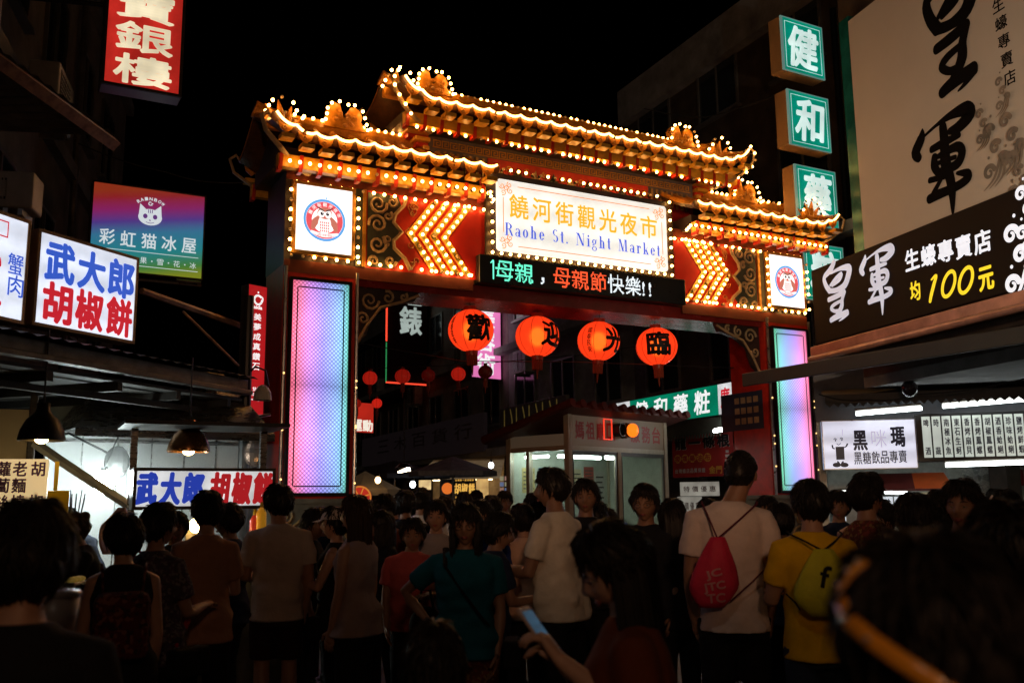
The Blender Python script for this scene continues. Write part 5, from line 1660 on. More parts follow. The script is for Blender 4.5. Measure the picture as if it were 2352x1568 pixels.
r = empty('round_sign', 'round red and yellow sign low beside the left column', 'sign', at(826, 1142, 17), radians(5))
b = MB()
disc(b, 0, 0, 0.21, 0.21, 0.0, 30, 0); ring(b, 0, 0, 0.205, 0.18, -0.004, 30, 1)
for a in (0.3, 1.2, 2.1): b.ribbon([(0.04 * cos(a), 0.04 * sin(a), 0.02), (0.17 * cos(a), 0.17 * sin(a), 0.02)], -0.004, 1)
b.lathe([(0, 0)], n=3)
b.build('face', [glow('round_red', (0.75, 0.04, 0.02), 0.55), glow('round_yellow', (0.9, 0.35, 0.05), 0.55)], r)
b = MB(); b.tube([(0, 0.02, -0.2), (0, 0.02, -1.6)], 0.02, n=8); b.build('post', MATS['steel'], r)
F2 = Frame(1148, 1166, 20, 20, 1075, 1130, 1075, 1130)
b = MB()
for i in range(12): b.box(0.1 * (i % 4), 0.1 * (i % 4) + 0.08, 0, 0.02, 0.12 * (i // 4), 0.12 * (i // 4) + 0.09, i % 3)
o = b.build('goods_rack', [glow('goods_a', (0.8, 0.45, 0.35), 0.3), glow('goods_b', (0.3, 0.4, 0.7), 0.3), glow('goods_c', (0.7, 0.65, 0.4), 0.3)]); o.location = F2.o
tag(o, 'rack of small coloured goods just left of the booth', 'rack')
F2 = Frame(1030, 1140, 29, 29, 1062, 1078, 1056, 1074)
b = MB()
rr = random.Random(11)
for i in range(26):
    x = F2.w * i / 26
    b.box(x, x + F2.w / 30, 0, 0.02, rr.uniform(0, 0.06), F2.h - rr.uniform(0, 0.05), i % 4)
o = b.build('bunting', [glow('bunt_a', (0.6, 0.5, 0.7), 0.4), glow('bunt_b', (0.3, 0.4, 0.6), 0.35), glow('bunt_c', (0.75, 0.7, 0.7), 0.45), mat('bunt_d', (0.2, 0.1, 0.12), 0.6)]); o.location = F2.o
tag(o, 'strip of small pale hanging tags above the far bun stall', 'bunting')

lamps = [(868, 1102, 19, 'small warm lamp over the crowd just right of the left column'), (948, 1112, 24, 'small warm lamp left of the glowing cream panel'), (1002, 1078, 30, 'tiny lamp under the far bun stall awning'), (1070, 1086, 33, 'tiny pale lamp over the gold bun sign'), (1128, 1068, 26, 'small cool lamp left of the booth roof'), (1150, 1100, 31, 'tiny warm lamp beside the goods rack'), (898, 1118, 34, 'farthest tiny orange lamp down the street'), (984, 1060, 38, 'tiny white lamp above the far bunting')]
for i, (px, py, d, lab) in enumerate(lamps):
    o = bare_bulb(at(px, py, d), lab, 0.06 + 0.015 * (i % 3), 'small lamps down the market street', glow('far_lamp_%d' % (i % 3), ((1.0, 0.62, 0.25), (0.9, 0.95, 1.0), (1.0, 0.45, 0.12))[i % 3], 6.0))
# ------------------------------------------------------------------ glass booth
BC = at(1308, 1140, 16.0); BC.z = 0
BRZ = atan2(2.2, 2.05)
BL, BW, BH = 2.95, 1.45, 3.08
BO = empty('service_booth', 'beige glass service booth with red lettering and a tiled lean-to roof', 'booth', BC, BRZ)
mat('booth_frame', (0.50, 0.44, 0.32), 0.4, 0.2, var=0.15)
mat('booth_dark', (0.12, 0.11, 0.10), 0.4, 0.6, var=0.2)
gl = bpy.data.materials.new('booth_glass'); gl.use_nodes = True; MATS['booth_glass'] = gl
t = gl.node_tree
tr = t.nodes.new('ShaderNodeBsdfTransparent'); tr.inputs[0].default_value = (0.82, 0.86, 0.84, 1)
gs = t.nodes.new('ShaderNodeBsdfGlossy'); gs.inputs['Roughness'].default_value = 0.06
mx = t.nodes.new('ShaderNodeMixShader'); mx.inputs[0].default_value = 0.09
t.links.new(tr.outputs[0], mx.inputs[1]); t.links.new(gs.outputs[0], mx.inputs[2]); t.links.new(mx.outputs[0], t.nodes['Material Output'].inputs['Surface'])
b = MB()
for (x, y0) in ((0, 0), (BL - 0.1, 0), (0, BW - 0.1), (BL - 0.1, BW - 0.1)): b.box(x, x + 0.1, y0, y0 + 0.1, 0.0, BH - (0.3 if y0 else 0))
b.box(0.1, BL - 0.1, 0.01, 0.09, 2.45, 2.53); b.box(0.1, BL - 0.1, 0.01, 0.09, 0.0, 0.12)
b.box(0.01, 0.09, 0.1, BW - 0.1, 2.45, 2.53); b.box(0.01, 0.09, 0.1, BW - 0.1, 0, 0.12)
b.box(BL * 0.47, BL * 0.47 + 0.09, 0.0, 0.1, 0.121, 2.449)
b.box(0.0, 0.1, BW * 0.62, BW * 0.62 + 0.07, 0.121, 2.449)
b.build('frame', MATS['booth_frame'], BO)
b = MB(); b.box(0.1, BL - 0.1, 0.02, 0.06, 2.531, BH); b.box(0.02, 0.06, 0.1, BW - 0.1, 2.531, BH - 0.35); b.build('sign_panel', glow('booth_panel', (0.60, 0.42, 0.26), 0.05, base=(0.24, 0.18, 0.12)), BO)  # faint glow adds painted light to a plain panel
b = MB()
row(b, '媽祖廟口', 0.18, 1.35, 2.80, 0.30, 0.016, 0.03, 0.78); row(b, '服務台', 1.78, 2.78, 2.80, 0.30, 0.016, 0.03, 0.78)
b.build('lettering', mat('booth_red', (0.38, 0.03, 0.02), 0.5, var=0.2), BO)
b = MB()
b.box(0.1, BL * 0.47 - 0.002, 0.045, 0.053, 0.121, 2.449); b.box(BL * 0.47 + 0.092, BL - 0.1, 0.045, 0.053, 0.121, 2.449); b.box(0.045, 0.053, 0.1, BW * 0.62 - 0.002, 0.121, 2.449); b.box(0.045, 0.053, BW * 0.62 + 0.072, BW - 0.1, 0.121, 2.449)
b.build('glass', gl, BO)
for (x0, x1) in ((0.1, BL * 0.47), (BL * 0.47 + 0.09, BL - 0.1)):
    b = MB()
    for (a, c, z0, z1) in ((x0, x0 + 0.05, 0.121, 2.449), (x1 - 0.05, x1, 0.121, 2.449), (x0 + 0.051, x1 - 0.051, 2.38, 2.448), (x0 + 0.051, x1 - 0.051, 0.9, 0.95)): b.box(a, c, 0.015, 0.044, z0, z1)
    b.build('sash', MATS['booth_dark'], BO)
b = MB(); b.box(0.1, BL - 0.1, BW - 0.06, BW - 0.02, 0, BH - 0.36); b.box(BL - 0.06, BL - 0.02, 0.1, BW - 0.1, 0, BH - 0.2); b.build('back_wall', mat('booth_wall', (0.55, 0.60, 0.50), 0.6, var=0.15), BO)
b = MB(); b.box(0.1, BL - 0.1, 0.1, BW - 0.1, 2.54, 2.57); b.build('ceiling', MATS['booth_frame'], BO)
b = MB(); b.tube([(0.15, 0.35, 2.36), (1.3, 0.35, 2.36)], 0.03, n=8); b.tube([(1.55, 0.4, 2.38), (1.75, 0.4, 2.38)], 0.04, n=8); b.tube([(0.35, 0.75, 2.38), (0.35, 1.3, 2.38)], 0.025, n=8); b.build('tube', glow('booth_tube', (0.88, 1.0, 0.97), 30.0), BO)
b = MB(); b.box(0.3, 1.2, BW - 0.3, BW - 0.07, 1.3, 1.34); b.box(0.3, 1.2, BW - 0.3, BW - 0.07, 0.8, 0.84); b.box(1.6, 2.7, BW - 0.35, BW - 0.07, 1.02, 1.06); b.build('shelf', MATS['booth_dark'], BO)
for i, (x_, z_, w_, h_, c_) in enumerate(((1.62, 1.7, 0.42, 0.5, (0.62, 0.55, 0.35)), (2.12, 1.85, 0.3, 0.4, (0.45, 0.10, 0.08)), (2.46, 1.55, 0.3, 0.62, (0.60, 0.60, 0.55)), (0.35, 1.75, 0.34, 0.45, (0.60, 0.50, 0.2)), (0.8, 1.85, 0.3, 0.36, (0.2, 0.3, 0.4)))):
    b = MB(); b.box(x_, x_ + w_, BW - 0.066, BW - 0.061, z_, z_ + h_)
    for j in range(5): b.box(x_ + 0.03, x_ + w_ - 0.03 - 0.04 * (j % 2), BW - 0.069, BW - 0.0665, z_ + h_ * (0.15 + 0.16 * j), z_ + h_ * (0.20 + 0.16 * j), 1)
    b.build('notice', [mat('notice_%d' % i, c_, 0.7, var=0.15), MATS['booth_dark']], BO)
cols = [(0.5, 0.12, 0.1), (0.15, 0.25, 0.16), (0.5, 0.4, 0.2), (0.12, 0.15, 0.3), (0.45, 0.45, 0.4)]
for i in range(8):
    b = MB(); hgt = 0.16 + 0.05 * ((i * 7) % 4)
    b.rbox(0, 0.08, 0, 0.16, 0, hgt, 0.008)
    p_ = BC + Matrix.Rotation(BRZ, 3, 'Z') @ Vector((0.36 + 0.1 * i, BW - 0.27, 1.341))
    o = b.build('file_box', mat('file_%d' % (i % 5), cols[i % 5], 0.6)); o.location = p_; o.rotation_euler = (0, 0, BRZ)
    tag(o, ['red', 'dark green', 'tan', 'navy', 'pale'][i % 5] + (' file box on the shelf inside the booth' if i < 5 else ' file box at the right end of the booth shelf'), 'box', 'file boxes in the booth')
F2 = MB(); F2.box(1.75, 2.0, 0.30, 0.31, 0.75, 1.2); o = F2.build('lit_poster', glow('blue_poster', (0.30, 0.34, 0.70), 0.35, uneven=0.5, scale=6), None); o.location = BC; o.rotation_euler = (0, 0, BRZ)
tag(o, 'small bluish lit poster inside the booth window', 'poster')
# lean-to roof of round tiles: high in front, low behind
b = MB()
x0, x1, yf, yb_, zf, zb_ = -0.28, BL + 0.28, -0.3, BW + 0.3, BH + 0.10, BH - 0.42
b.add([(x0, yf, zf), (x1, yf, zf), (x1, yb_, zb_), (x0, yb_, zb_), (x0, yf, zf - 0.05), (x1, yf, zf - 0.05), (x1, yb_, zb_ - 0.05), (x0, yb_, zb_ - 0.05)], [(0, 1, 2, 3), (7, 6, 5, 4), (0, 4, 5, 1), (1, 5, 6, 2), (2, 6, 7, 3), (3, 7, 4, 0)])
n = 12
for i in range(n + 1):
    x = x0 + 0.02 + (x1 - x0 - 0.04) * i / n
    b.tube([(x, yf - 0.03, zf + 0.03), (x, yb_, zb_ + 0.03)], 0.075, n=10)
b.build('tiled_roof', mat('roof_tile_red', (0.11, 0.025, 0.018), 0.5, var=0.35, scale=6), BO)
# beacon and its dark twin on the booth front
pB = BC + Matrix.Rotation(BRZ, 3, 'Z') @ Vector((1.55, -0.05, 2.84))
r = empty('warning_beacon', 'round orange warning light on the booth front', 'lamp', pB, BRZ)
b = MB(); b.ball((0.06, -0.12, 0), (0.125, 0.10, 0.125), nu=18, nv=12)
o = b.build('lens', glow('beacon', (1.0, 0.17, 0.008), 1.6), r, smooth=True)
b = MB(); b.T = Matrix.Rotation(pi / 2, 4, 'X'); b.lathe([(0, -0.06), (0.14, -0.06), (0.14, 0.07), (0.12, 0.07), (0.12, -0.04)], n=22); b.T = Matrix.Translation((-0.20, 0, 0)) @ Matrix.Rotation(pi / 2, 4, 'X'); b.lathe([(0, -0.06), (0.12, -0.06), (0.12, 0.1), (0.1, 0.1), (0.1, 0.02), (0, 0.02)], n=22)
b.build('housing', MATS['black_metal'], r)
b = MB()
for (a, c, z0, z1) in ((-0.62, -0.38, 0.17, 0.185), (-0.62, -0.38, -0.185, -0.17), (-0.62, -0.605, -0.17, 0.17), (-0.395, -0.38, -0.17, 0.17)): b.box(a, c, -0.0, 0.02, z0, z1)
b.build('red_frame', glow('red_frame_lit', (1.0, 0.05, 0.02), 1.1), r)
# blue plaque inside the right pillar of the gate
b = MB(); b.box(-0.006, -0.001, -0.5, 0.5, 0, 0.62, 0)
for i in range(3):
    for j in range(4): b.box(-0.009, -0.0065, -0.4 + 0.15 * j, -0.29 + 0.15 * j, 0.1 + 0.17 * i, 0.2 + 0.17 * i, 1)
b.T = Matrix.Rotation(-pi / 2, 4, 'Y')
o = b.build('pillar_plaque', [mat('plaque_blue', (0.03, 0.04, 0.08), 0.4, var=0.2), MATS['scroll_tan']]); o.location = gate_pt(3.457, 0.62, 2.72); o.rotation_euler = (0, 0, GRZ)
tag(o, 'dark blue plaque with faint characters on the inner face of the right pillar', 'plaque')

# ------------------------------------------------------------------ right side: green box signs
GREEN2 = glow('green_box_lit', (0.0, 0.28, 0.19), 0.95, uneven=0.5, scale=1.3, dirt=0.2)
mat('box_side_tan', (0.50, 0.28, 0.12), 0.5, var=0.25, scale=2)
GW = glow('green_sign_white', (0.76, 0.97, 0.92), 0.88, uneven=0.25, scale=2.5)
for i, (c, q) in enumerate((('健', (1796, 1900, 31, 164, 72, 202)), ('和', (1811, 1916, 200, 337, 234, 364)), ('藥', (1828, 1932, 372, 512, 402, 541)), ('粧', (1846, 1950, 550, 690, 575, 705)))):
    F = Frame(q[0], q[1], 16.3, 17.0, q[2], q[3], q[4], q[5])
    r = empty('green_box_sign', ('topmost green lit box sign, 健, in the column above the right roof', 'green lit box sign 和, second from the top of its column', 'green lit box sign 藥 behind the right roof finial', 'lowest green lit box sign, nearly hidden by the dark oyster sign')[i], 'sign', F.o, GRZ, 'green box signs in a column')
    w, h = 0.98, F.h
    b = MB(); b.rbox(0, w, 0.03, 0.30, 0, h, 0.012); b.build('cabinet', MATS['box_side_tan'], r)
    b = MB(); b.box(0.0, 0.045, 0.0, 0.028, 0, h); b.box(w - 0.014, w, 0, 0.028, 0, h); b.box(0.045, w - 0.014, 0, 0.028, 0, 0.014); b.box(0.045, w - 0.014, 0, 0.028, h - 0.014, h); b.build('rim', glow('rim_pale', (0.35, 0.70, 0.62), 0.22), r)
    b = MB(); b.box(0.046, w - 0.015, 0.008, 0.027, 0.015, h - 0.015); b.build('face', GREEN2, r)
    b = MB(); put(b, c, w * 0.52, h * 0.5, w * 0.70, h * 0.74, 0.005, 0.032, shear=0.12); b.build('lettering', GW, r)
    b = MB()
    for (xa, xb, za, zb) in ((0.09, 0.096, 0.07, h - 0.07), (w - 0.066, w - 0.06, 0.07, h - 0.07), (0.096, w - 0.066, 0.07, 0.076), (0.096, w - 0.066, h - 0.076, h - 0.07)): b.box(xa, xb, 0.004, 0.0075, za, zb)
    b.build('outline', GW, r)
b = MB(); b.tube([at(1912, 20, 17.2), at(1960, 705, 17.2)], 0.06, n=8); b.tube([at(1935, 20, 16.9), at(1978, 705, 16.9)], 0.05, n=8)
tag(b.build('sign_mast', MATS['black_metal']), 'dark double mast holding the column of green signs', 'mast')

# ------------------------------------------------------------------ right side: oyster restaurant corner
FO = Frame(1866, 2352, 13.8, 10.1, 595, 770, 455, 696)
ORZ = FO.rz
OB = empty('restaurant_building', 'dark corner building carrying the oyster restaurant boards', 'building', FO.o, ORZ)
zs = -FO.o.z
b = MB(); b.box(FO.uv(1968, 300, 0.4)[0] - 0.30, 11, 0.45, 9, 3.25 + zs, 15 + zs); b.build('wall', MATS['tile_brown'], OB)
b = MB(); b.box(0.4, 10.9, 0.47, 8.9, 3.10 + zs, 3.248 + zs); b.build('arcade_ceiling', MATS['plaster_grey'], OB)
r = empty('oyster_sign', 'long dark brown sign with white and yellow characters over the right stalls', 'sign', FO.o, ORZ)
OW = FO.w * 1.35
b = MB(); b.rbox(0, OW, 0, 0.3, 0, FO.h, 0.015); b.build('board', mat('sign_brown', (0.014, 0.009, 0.007), 0.65, var=0.25, scale=2, spec=0.12), r)
def S2(x, y): return FO.uv(1855.9 + 0.22268 * x, 441 + 0.22268 * y)
def px2m(): 
    a, c = S2(600, 900), S2(600, 1000); return abs(a[1] - c[1]) / 100
KU = [
 [(270, 720, 55), (235, 800, 70), (170, 880, 50), (185, 960, 55), (225, 1020, 60)],
 [(235, 840, 20), (330, 790, 40), (420, 780, 75), (420, 850, 75), (380, 960, 70), (300, 1010, 50), (230, 1020, 50)],
 [(230, 965, 25), (290, 890, 40), (345, 845, 45), (325, 905, 40), (250, 965, 30)],
 [(215, 1112, 48), (290, 1078, 52), (380, 1030, 48)],
 [(378, 1035, 40), (355, 1110, 48), (350, 1180, 58), (315, 1250, 50), (290, 1290, 50)],
 [(350, 1118, 30), (275, 1160, 38), (243, 1200, 40), (280, 1228, 35), (330, 1222, 40)],
 [(240, 1322, 50), (300, 1285, 60), (410, 1240, 58)], [(415, 1250, 40), (365, 1300, 24), (325, 1330, 8)]]
GU = [
 [(595, 650, 12), (588, 710, 58), (555, 800, 66), (575, 845, 45)],
 [(600, 705, 14), (680, 640, 20), (770, 590, 45), (850, 572, 78), (870, 612, 70), (810, 680, 60), (755, 700, 36)],
 [(715, 655, 50), (725, 760, 60), (732, 900, 70), (755, 1000, 60), (770, 1100, 55), (775, 1265, 12)],
 [(650, 800, 38), (720, 770, 45), (812, 737, 28)],
 [(668, 850, 40), (668, 915, 52), (690, 968, 40)], [(690, 855, 28), (795, 812, 50), (828, 855, 50), (798, 930, 50), (700, 962, 40)], [(690, 900, 24), (790, 880, 24)],
 [(640, 1008, 32), (725, 998, 30)], [(800, 990, 18), (858, 1003, 46), (858, 1040, 46), (790, 1082, 45), (700, 1110, 50), (638, 1135, 48)], [(712, 1005, 24), (662, 1100, 30)]]
k = px2m()
def to_local(strokes):
    return [[(*S2(x, y), w * k) for x, y, w in s_] for s_ in strokes]
KL, GL_ = to_local(KU), to_local(GU)
b = MB()
for j, s_ in enumerate(KL + GL_): b.ribbon([(q_[0], q_[1], q_[2] * 1.15) for q_ in s_], -0.003 - 0.0006 * j)
b.build('brush_lettering', glow('oyster_white', (0.72, 0.74, 0.86), 0.62, uneven=0.15, scale=3), r)
b = MB()
ca, cb = S2(1075, 695), S2(1800, 512); hh = abs(S2(1800, 385)[1] - S2(1800, 640)[1])
for i, c in enumerate('生蠔專賣店'):
    t_ = i / 4; put(b, c, ca[0] + (cb[0] - ca[0]) * t_, ca[1] + (cb[1] - ca[1]) * t_, (cb[0] - ca[0]) / 4 * 0.84, hh * 0.92, -0.004, 0.03)
b.build('white_lettering', glow('oyster_text_white', (0.85, 0.88, 0.95), 0.85), r)
b = MB()
u, v = S2(1108, 1020); put(b, '均', u, v, hh * 0.62, hh * 0.85, -0.004, 0.03)
u, v = S2(1840, 890); put(b, '元', u, v, hh * 0.75, hh * 0.92, -0.004, 0.04)
for (cx_, cy_, hw, hhh) in ((1455, 948, 58, 140), (1632, 908, 62, 142)):
    pts = []
    for i in range(17):
        a = 2 * pi * i / 16 + 0.6
        x, y_ = hw * cos(a), hhh * sin(a) * 0.93
        u, v = S2(cx_ + x + 0.24 * y_ , cy_ - y_)
        pts.append((u, v, k * 36))
    b.ribbon(pts, -0.005)
b.ribbon([(*S2(1275, 905), k * 18), (*S2(1325, 862), k * 34), (*S2(1300, 960), k * 42), (*S2(1275, 1060), k * 42), (*S2(1262, 1130), k * 34)], -0.005)
b.build('yellow_lettering', glow('oyster_yellow', (0.95, 0.72, 0.02), 0.85), r)
def wave(mb, u, v, s_, y, mi=0):
    """a curling crest with spray"""
    for (dx, dz, r_, a0, sg) in ((0, 0, 0.10, 0.2, 1), (0.16, 0.30, 0.09, 0.5, 1), (0.05, 0.55, 0.10, 0.2, 1), (0.30, 0.10, 0.08, 2.5, -1)):
        pts = []
        for i in range(13):
            t_ = i / 12; q = a0 + sg * 2 * pi * 1.15 * t_; rr_ = r_ * s_ * (1 - 0.75 * t_)
            pts.append((u + dx * s_ + rr_ * cos(q), v + dz * s_ + rr_ * sin(q), s_ * (0.075 - 0.045 * t_)))
        mb.ribbon(pts, y - 0.0007 * int(dx * 100) - 0.0004, mi)
    for j in range(3):
        mb.ribbon([(u - 0.12 * s_ + 0.1 * s_ * j, v - 0.22 * s_, 0.006 * s_), (u + 0.08 * s_ + 0.08 * s_ * j, v - 0.1 * s_, 0.04 * s_), (u + 0.2 * s_ + 0.05 * s_ * j, v + 0.12 * s_, 0.05 * s_)], y - 0.003 - 0.0006 * j, mi)
    for (dx, dz) in ((0.02, 0.2), (0.12, 0.75)): disc(mb, u + dx * s_, v + dz * s_, 0.022 * s_, 0.022 * s_, y - 0.004, 12, mi)
b = MB()
u, v = S2(2110, 960); wave(b, u, v, FO.h * 0.9, -0.004)
u, v = S2(2190, 320); wave(b, u + 0.02, v - 0.12, FO.h * 0.7, -0.012)
b.build('wave_emblem', glow('oyster_text_white', (0.85, 0.88, 0.95), 0.85), r)

# tall poster above it
uL, _ = FO.uv(1966, 300, 0.22); _, zT = FO.uv(1945, 52, 0.22)
uR = FO.uv(2480, 300, 0.22)[0]
PO = empty('restaurant_poster', 'tall beige unlit poster with huge black brush characters, upper right', 'poster', FO.o, ORZ)
b = MB(); b.box(uL, uR, 0.22, 0.30, FO.h + 0.003, zT); b.build('sheet', mat('poster_beige', (0.58, 0.53, 0.46), 0.65, var=0.06, scale=1.0), PO)
def norm_box(ss):
    xs = [p[0] for s_ in ss for p in s_]; zs_ = [p[1] for s_ in ss for p in s_]
    return min(xs), max(xs), min(zs_), max(zs_)
def fit(mb, ss, box, y, fat=1.0):
    a0, a1, c0, c1 = norm_box(ss)
    sx, sz = (box[1] - box[0]) / (a1 - a0), (box[3] - box[2]) / (c1 - c0)
    for j, s_ in enumerate(ss):
        mb.ribbon([(box[0] + (p[0] - a0) * sx, box[2] + (p[1] - c0) * sz, p[2] * (sx + sz) / 2 * fat) for p in s_], y - 0.0006 * j)
def PX(x, y): return FO.uv(2058 + 0.3281 * x, 0.3281 * y, 0.215)
b = MB()
a = PX(120, 860); c = PX(520, 860); top = PX(500, 735); bot = PX(410, 1500)
fit(b, GL_, (a[0], c[0], bot[1], top[1]), 0.216, 1.35)
a = PX(225, 150); c = PX(590, 330); top = PX(440, -330); bot = PX(400, 660)
fit(b, KL, (a[0], c[0], bot[1], top[1]), 0.216, 1.35)
u0, v0 = PX(715, 35); u1, v1 = PX(795, 545)
for i, ch_ in enumerate('生蠔專賣店'):
    t_ = i / 4; put(b, ch_, u0 + (u1 - u0) * t_, v0 + (v1 - v0) * t_, abs(PX(690, 300)[0] - PX(775, 300)[0]), abs(PX(740, 230)[1] - PX(740, 330)[1]), 0.216, 0.02)
b.build('brush_lettering', mat('poster_ink', (0.006, 0.005, 0.005), 0.95, var=0, spec=0.05), PO)
b = MB()
for (x, y_, s_) in ((700, 1190, 0.85), (830, 1100, 0.8), (880, 1330, 0.7), (640, 960, 0.55), (770, 720, 0.5)):
    u, v = PX(x, y_); wave(b, u - 0.1, v, s_, 0.214 - 0.004 * (x % 7))
b.build('wave_emblem', mat('poster_grey', (0.10, 0.10, 0.095), 0.6, var=0.5, scale=3, grime=(0.3, 0.25, 0.2)), PO)
b = MB(); b.box(uL - 0.24, uL - 0.02, 0.24, 0.34, FO.h - 0.1, zT + 0.1); b.build('edge_strip', mat('strip_green_reflection', (0.02, 0.20, 0.17), 0.18, 0.3, var=0.5, scale=2), PO)  # teal base colour stands in for the green signs' reflection
# floodlight on an arm that lights the poster
r = empty('floodlight', 'warm floodlight on an arm in front of the tall poster', 'lamp', (4.3, 5.6, 3.9), 0)
b = MB(); b.rbox(-0.15, 0.15, -0.08, 0.08, -0.1, 0.1, 0.02); b.build('housing', MATS['black_metal'], r)
b = MB(); b.tube([(0, 0, 0.1), (1.2, 0.3, 0.5), (2.6, 0.6, 0.5)], 0.02, n=8); b.build('arm', MATS['black_metal'], r)
b = MB(); b.box(-0.12, 0.12, 0.081, 0.088, -0.07, 0.07); b.build('lens', glow('flood_lens', (1.0, 0.62, 0.3), 4.0), r)
ld = bpy.data.lights.new('flood', 'SPOT'); ld.energy = 400; ld.color = (1.0, 0.78, 0.55); ld.spot_size = radians(95); ld.spot_blend = 0.8; ld.shadow_soft_size = 0.1
lo = bpy.data.objects.new('flood_light', ld); COL.objects.link(lo); lo.location = (0, 0.12, 0); lo.parent = r
lo.rotation_euler = (Vector((6.0, 10.5, 4.6)) - Vector((4.3, 5.6, 3.9))).to_track_quat('-Z', 'Y').to_euler()

# ledge under the sign, projecting awning
r = empty('sign_ledge', 'pinkish metal ledge running under the dark oyster sign', 'ledge', FO.o, ORZ)
b = MB(); b.rbox(-0.05, OW, -0.06, 0.35, -0.17, -0.03, 0.01); b.tube([(0.0, -0.1, -0.22), (OW, -0.1, -0.22)], 0.045, n=10); b.build('bar', mat('ledge_metal', (0.42, 0.22, 0.17), 0.35, 0.3, var=0.4, scale=4), r)
p0, p1 = at(1712, 876, 12.6), at(2430, 812, 9.0)
w = hypot(p1.x - p0.x, p1.y - p0.y)
r = empty('side_awning', 'dark flat awning reaching across the right light column', 'awning', p0, atan2(p1.y - p0.y, p1.x - p0.x))
b = MB(); b.add([(0, -0.02, 0.0), (w, -0.02, 0), (w, 2.2, 0.35), (0.8, 2.2, 0.35), (0, -0.02, 0.05), (w, -0.02, 0.05), (w, 2.2, 0.40), (0.8, 2.2, 0.40)], [(3, 2, 1, 0), (4, 5, 6, 7), (0, 1, 5, 4), (1, 2, 6, 5), (2, 3, 7, 6), (3, 0, 4, 7)]); b.build('roof_sheet', MATS['sheet_metal'], r)
b = MB(); b.rbox(0, w, -0.06, -0.021, -0.07, 0.10, 0.01); b.build('fascia', mat('awning_dark', (0.022, 0.022, 0.02), 0.5, var=0.3), r)

# ------------------------------------------------------------------ right stalls under the arcade
F = Frame(1885, 2440, 13.7, 12.75, 872, 1420, 852, 1420)
r = empty('snack_shop', 'open fronted snack shop with grey upper wall under tube lamps', 'shop', F.o, F.rz)
SHO, SHRZ, SHW = F.o.copy(), F.rz, F.w
zw = F.uv(2000, 962)[1]; zt = F.h
b = MB(); b.box(0, F.w, 0.12, 0.2, zw, zt + 0.4); b.build('upper_wall', mat('wall_bluegrey', (0.13, 0.13, 0.145), 0.6, var=0.35, scale=2), r)
b = MB(); b.box(0, F.w, 2.4, 2.48, 0, zw); b.box(F.w - 0.08, F.w, 0.2, 2.4, 0, zw); b.box(0, 0.1, 0.2, 2.4, 0, zw); b.build('inner_wall', mat('shop_tiles', (0.62, 0.62, 0.54), 0.35, var=0.4, scale=3, grime=(0.34, 0.33, 0.28)), r)
b = MB(); b.box(0.1, F.w - 0.08, 0.2, 2.4, zw - 0.05, zw - 0.002); b.build('ceiling', MATS['plaster_grey'], r)
b = MB()
n = 26
for i in range(n):
    x0, x1 = 0.15 + (F.w - 0.2) * i / n, 0.15 + (F.w - 0.2) * (i + 1) / n
    z_ = F.uv(2000, 930)[1]
    b.prism([(x0, z_ + 0.12), (x1, z_ + 0.12), (x1, z_), ((x0 + x1) / 2, z_ - 0.06), (x0, z_)], -0.5, -0.48)
b.add([(0.1, -0.49, F.uv(2000, 930)[1] + 0.12), (F.w, -0.49, F.uv(2000, 930)[1] + 0.12), (F.w, 0.12, F.uv(2000, 930)[1] + 0.25), (0.1, 0.12, F.uv(2000, 930)[1] + 0.25)], [(0, 1, 2, 3)])
o = b.build('valance', mat('valance_dark', (0.06, 0.055, 0.05), 0.7, var=0.3), r); fix_normals(o.data)
b = MB(); b.rbox(0.2, F.w * 0.98, 0.1, 0.8, 0, 0.95, 0.02); b.build('counter', MATS['stainless'], r)
def tube_lamp(x0, y0, x1, y1, d0, d1, label):
    p0, p1 = at(x0, y0, d0), at(x1, y1, d1)
    o = empty('tube_lamp', label, 'lamp', p0, 0, 'tube lamps')
    b_ = MB(); b_.tube([(0, 0, 0), p1 - p0], 0.022, n=8); b_.build('tube', TUBE, o, smooth=False)
    b_ = MB(); b_.tube([Vector((0, 0.02, 0.05)), p1 - p0 + Vector((0, 0.02, 0.05))], 0.028, n=4); b_.build('batten', MATS['ac_white'], o)
tube_lamp(1966, 951, 2118, 938, 13.3, 13.05, 'bright tube lamp above the black and white drinks sign')
tube_lamp(2165, 934, 2420, 912, 12.95, 12.55, 'bright tube lamp above the hanging menu slats')
tube_lamp(2172, 1069, 2420, 1060, 12.95, 12.6, 'bright tube lamp below the menu slats')
tube_lamp(1922, 1133, 1948, 1132, 14.6, 14.5, 'short tube lamp low over the right stall, left of the checked man')
tube_lamp(2030, 1130, 2085, 1132, 14.6, 14.5, 'short tube lamp low over the right stall, right of the checked man')
F = Frame(1890, 2105, 13.4, 13.15, 968, 1083, 957, 1071)
r, y = light_box('drinks_sign', 'white lit drinks sign with a little cup figure in shoes', 'sign', F, glow('lilac_white', (0.80, 0.80, 0.95), 0.82, uneven=0.14, stretch=(0.3, 1, 3), tubes=('z', 0.24, 0.14), dirt=0.1), 0.16, 0.012, 'steel')
DARK = glow('dark_ink_lit', (0.02, 0.02, 0.035), 0.3)
b = MB()
def L6(x, y_): return F.uv(1855.9 + 0.2930 * x, 780.9 + 0.2930 * y_)
def sz(dx, dy): 
    a_, c_ = L6(400, 800), L6(400 + dx, 800 + dy); return abs(c_[0] - a_[0]), abs(c_[1] - a_[1])
for c, x, y_ in (('黑', 408, 785), ('瑪', 702, 757)):
    u, v = L6(x, y_); put(b, c, u, v, sz(105, 0)[0], sz(0, 150)[1], y, 0.04)
ca, cb = L6(392, 925), L6(742, 910)
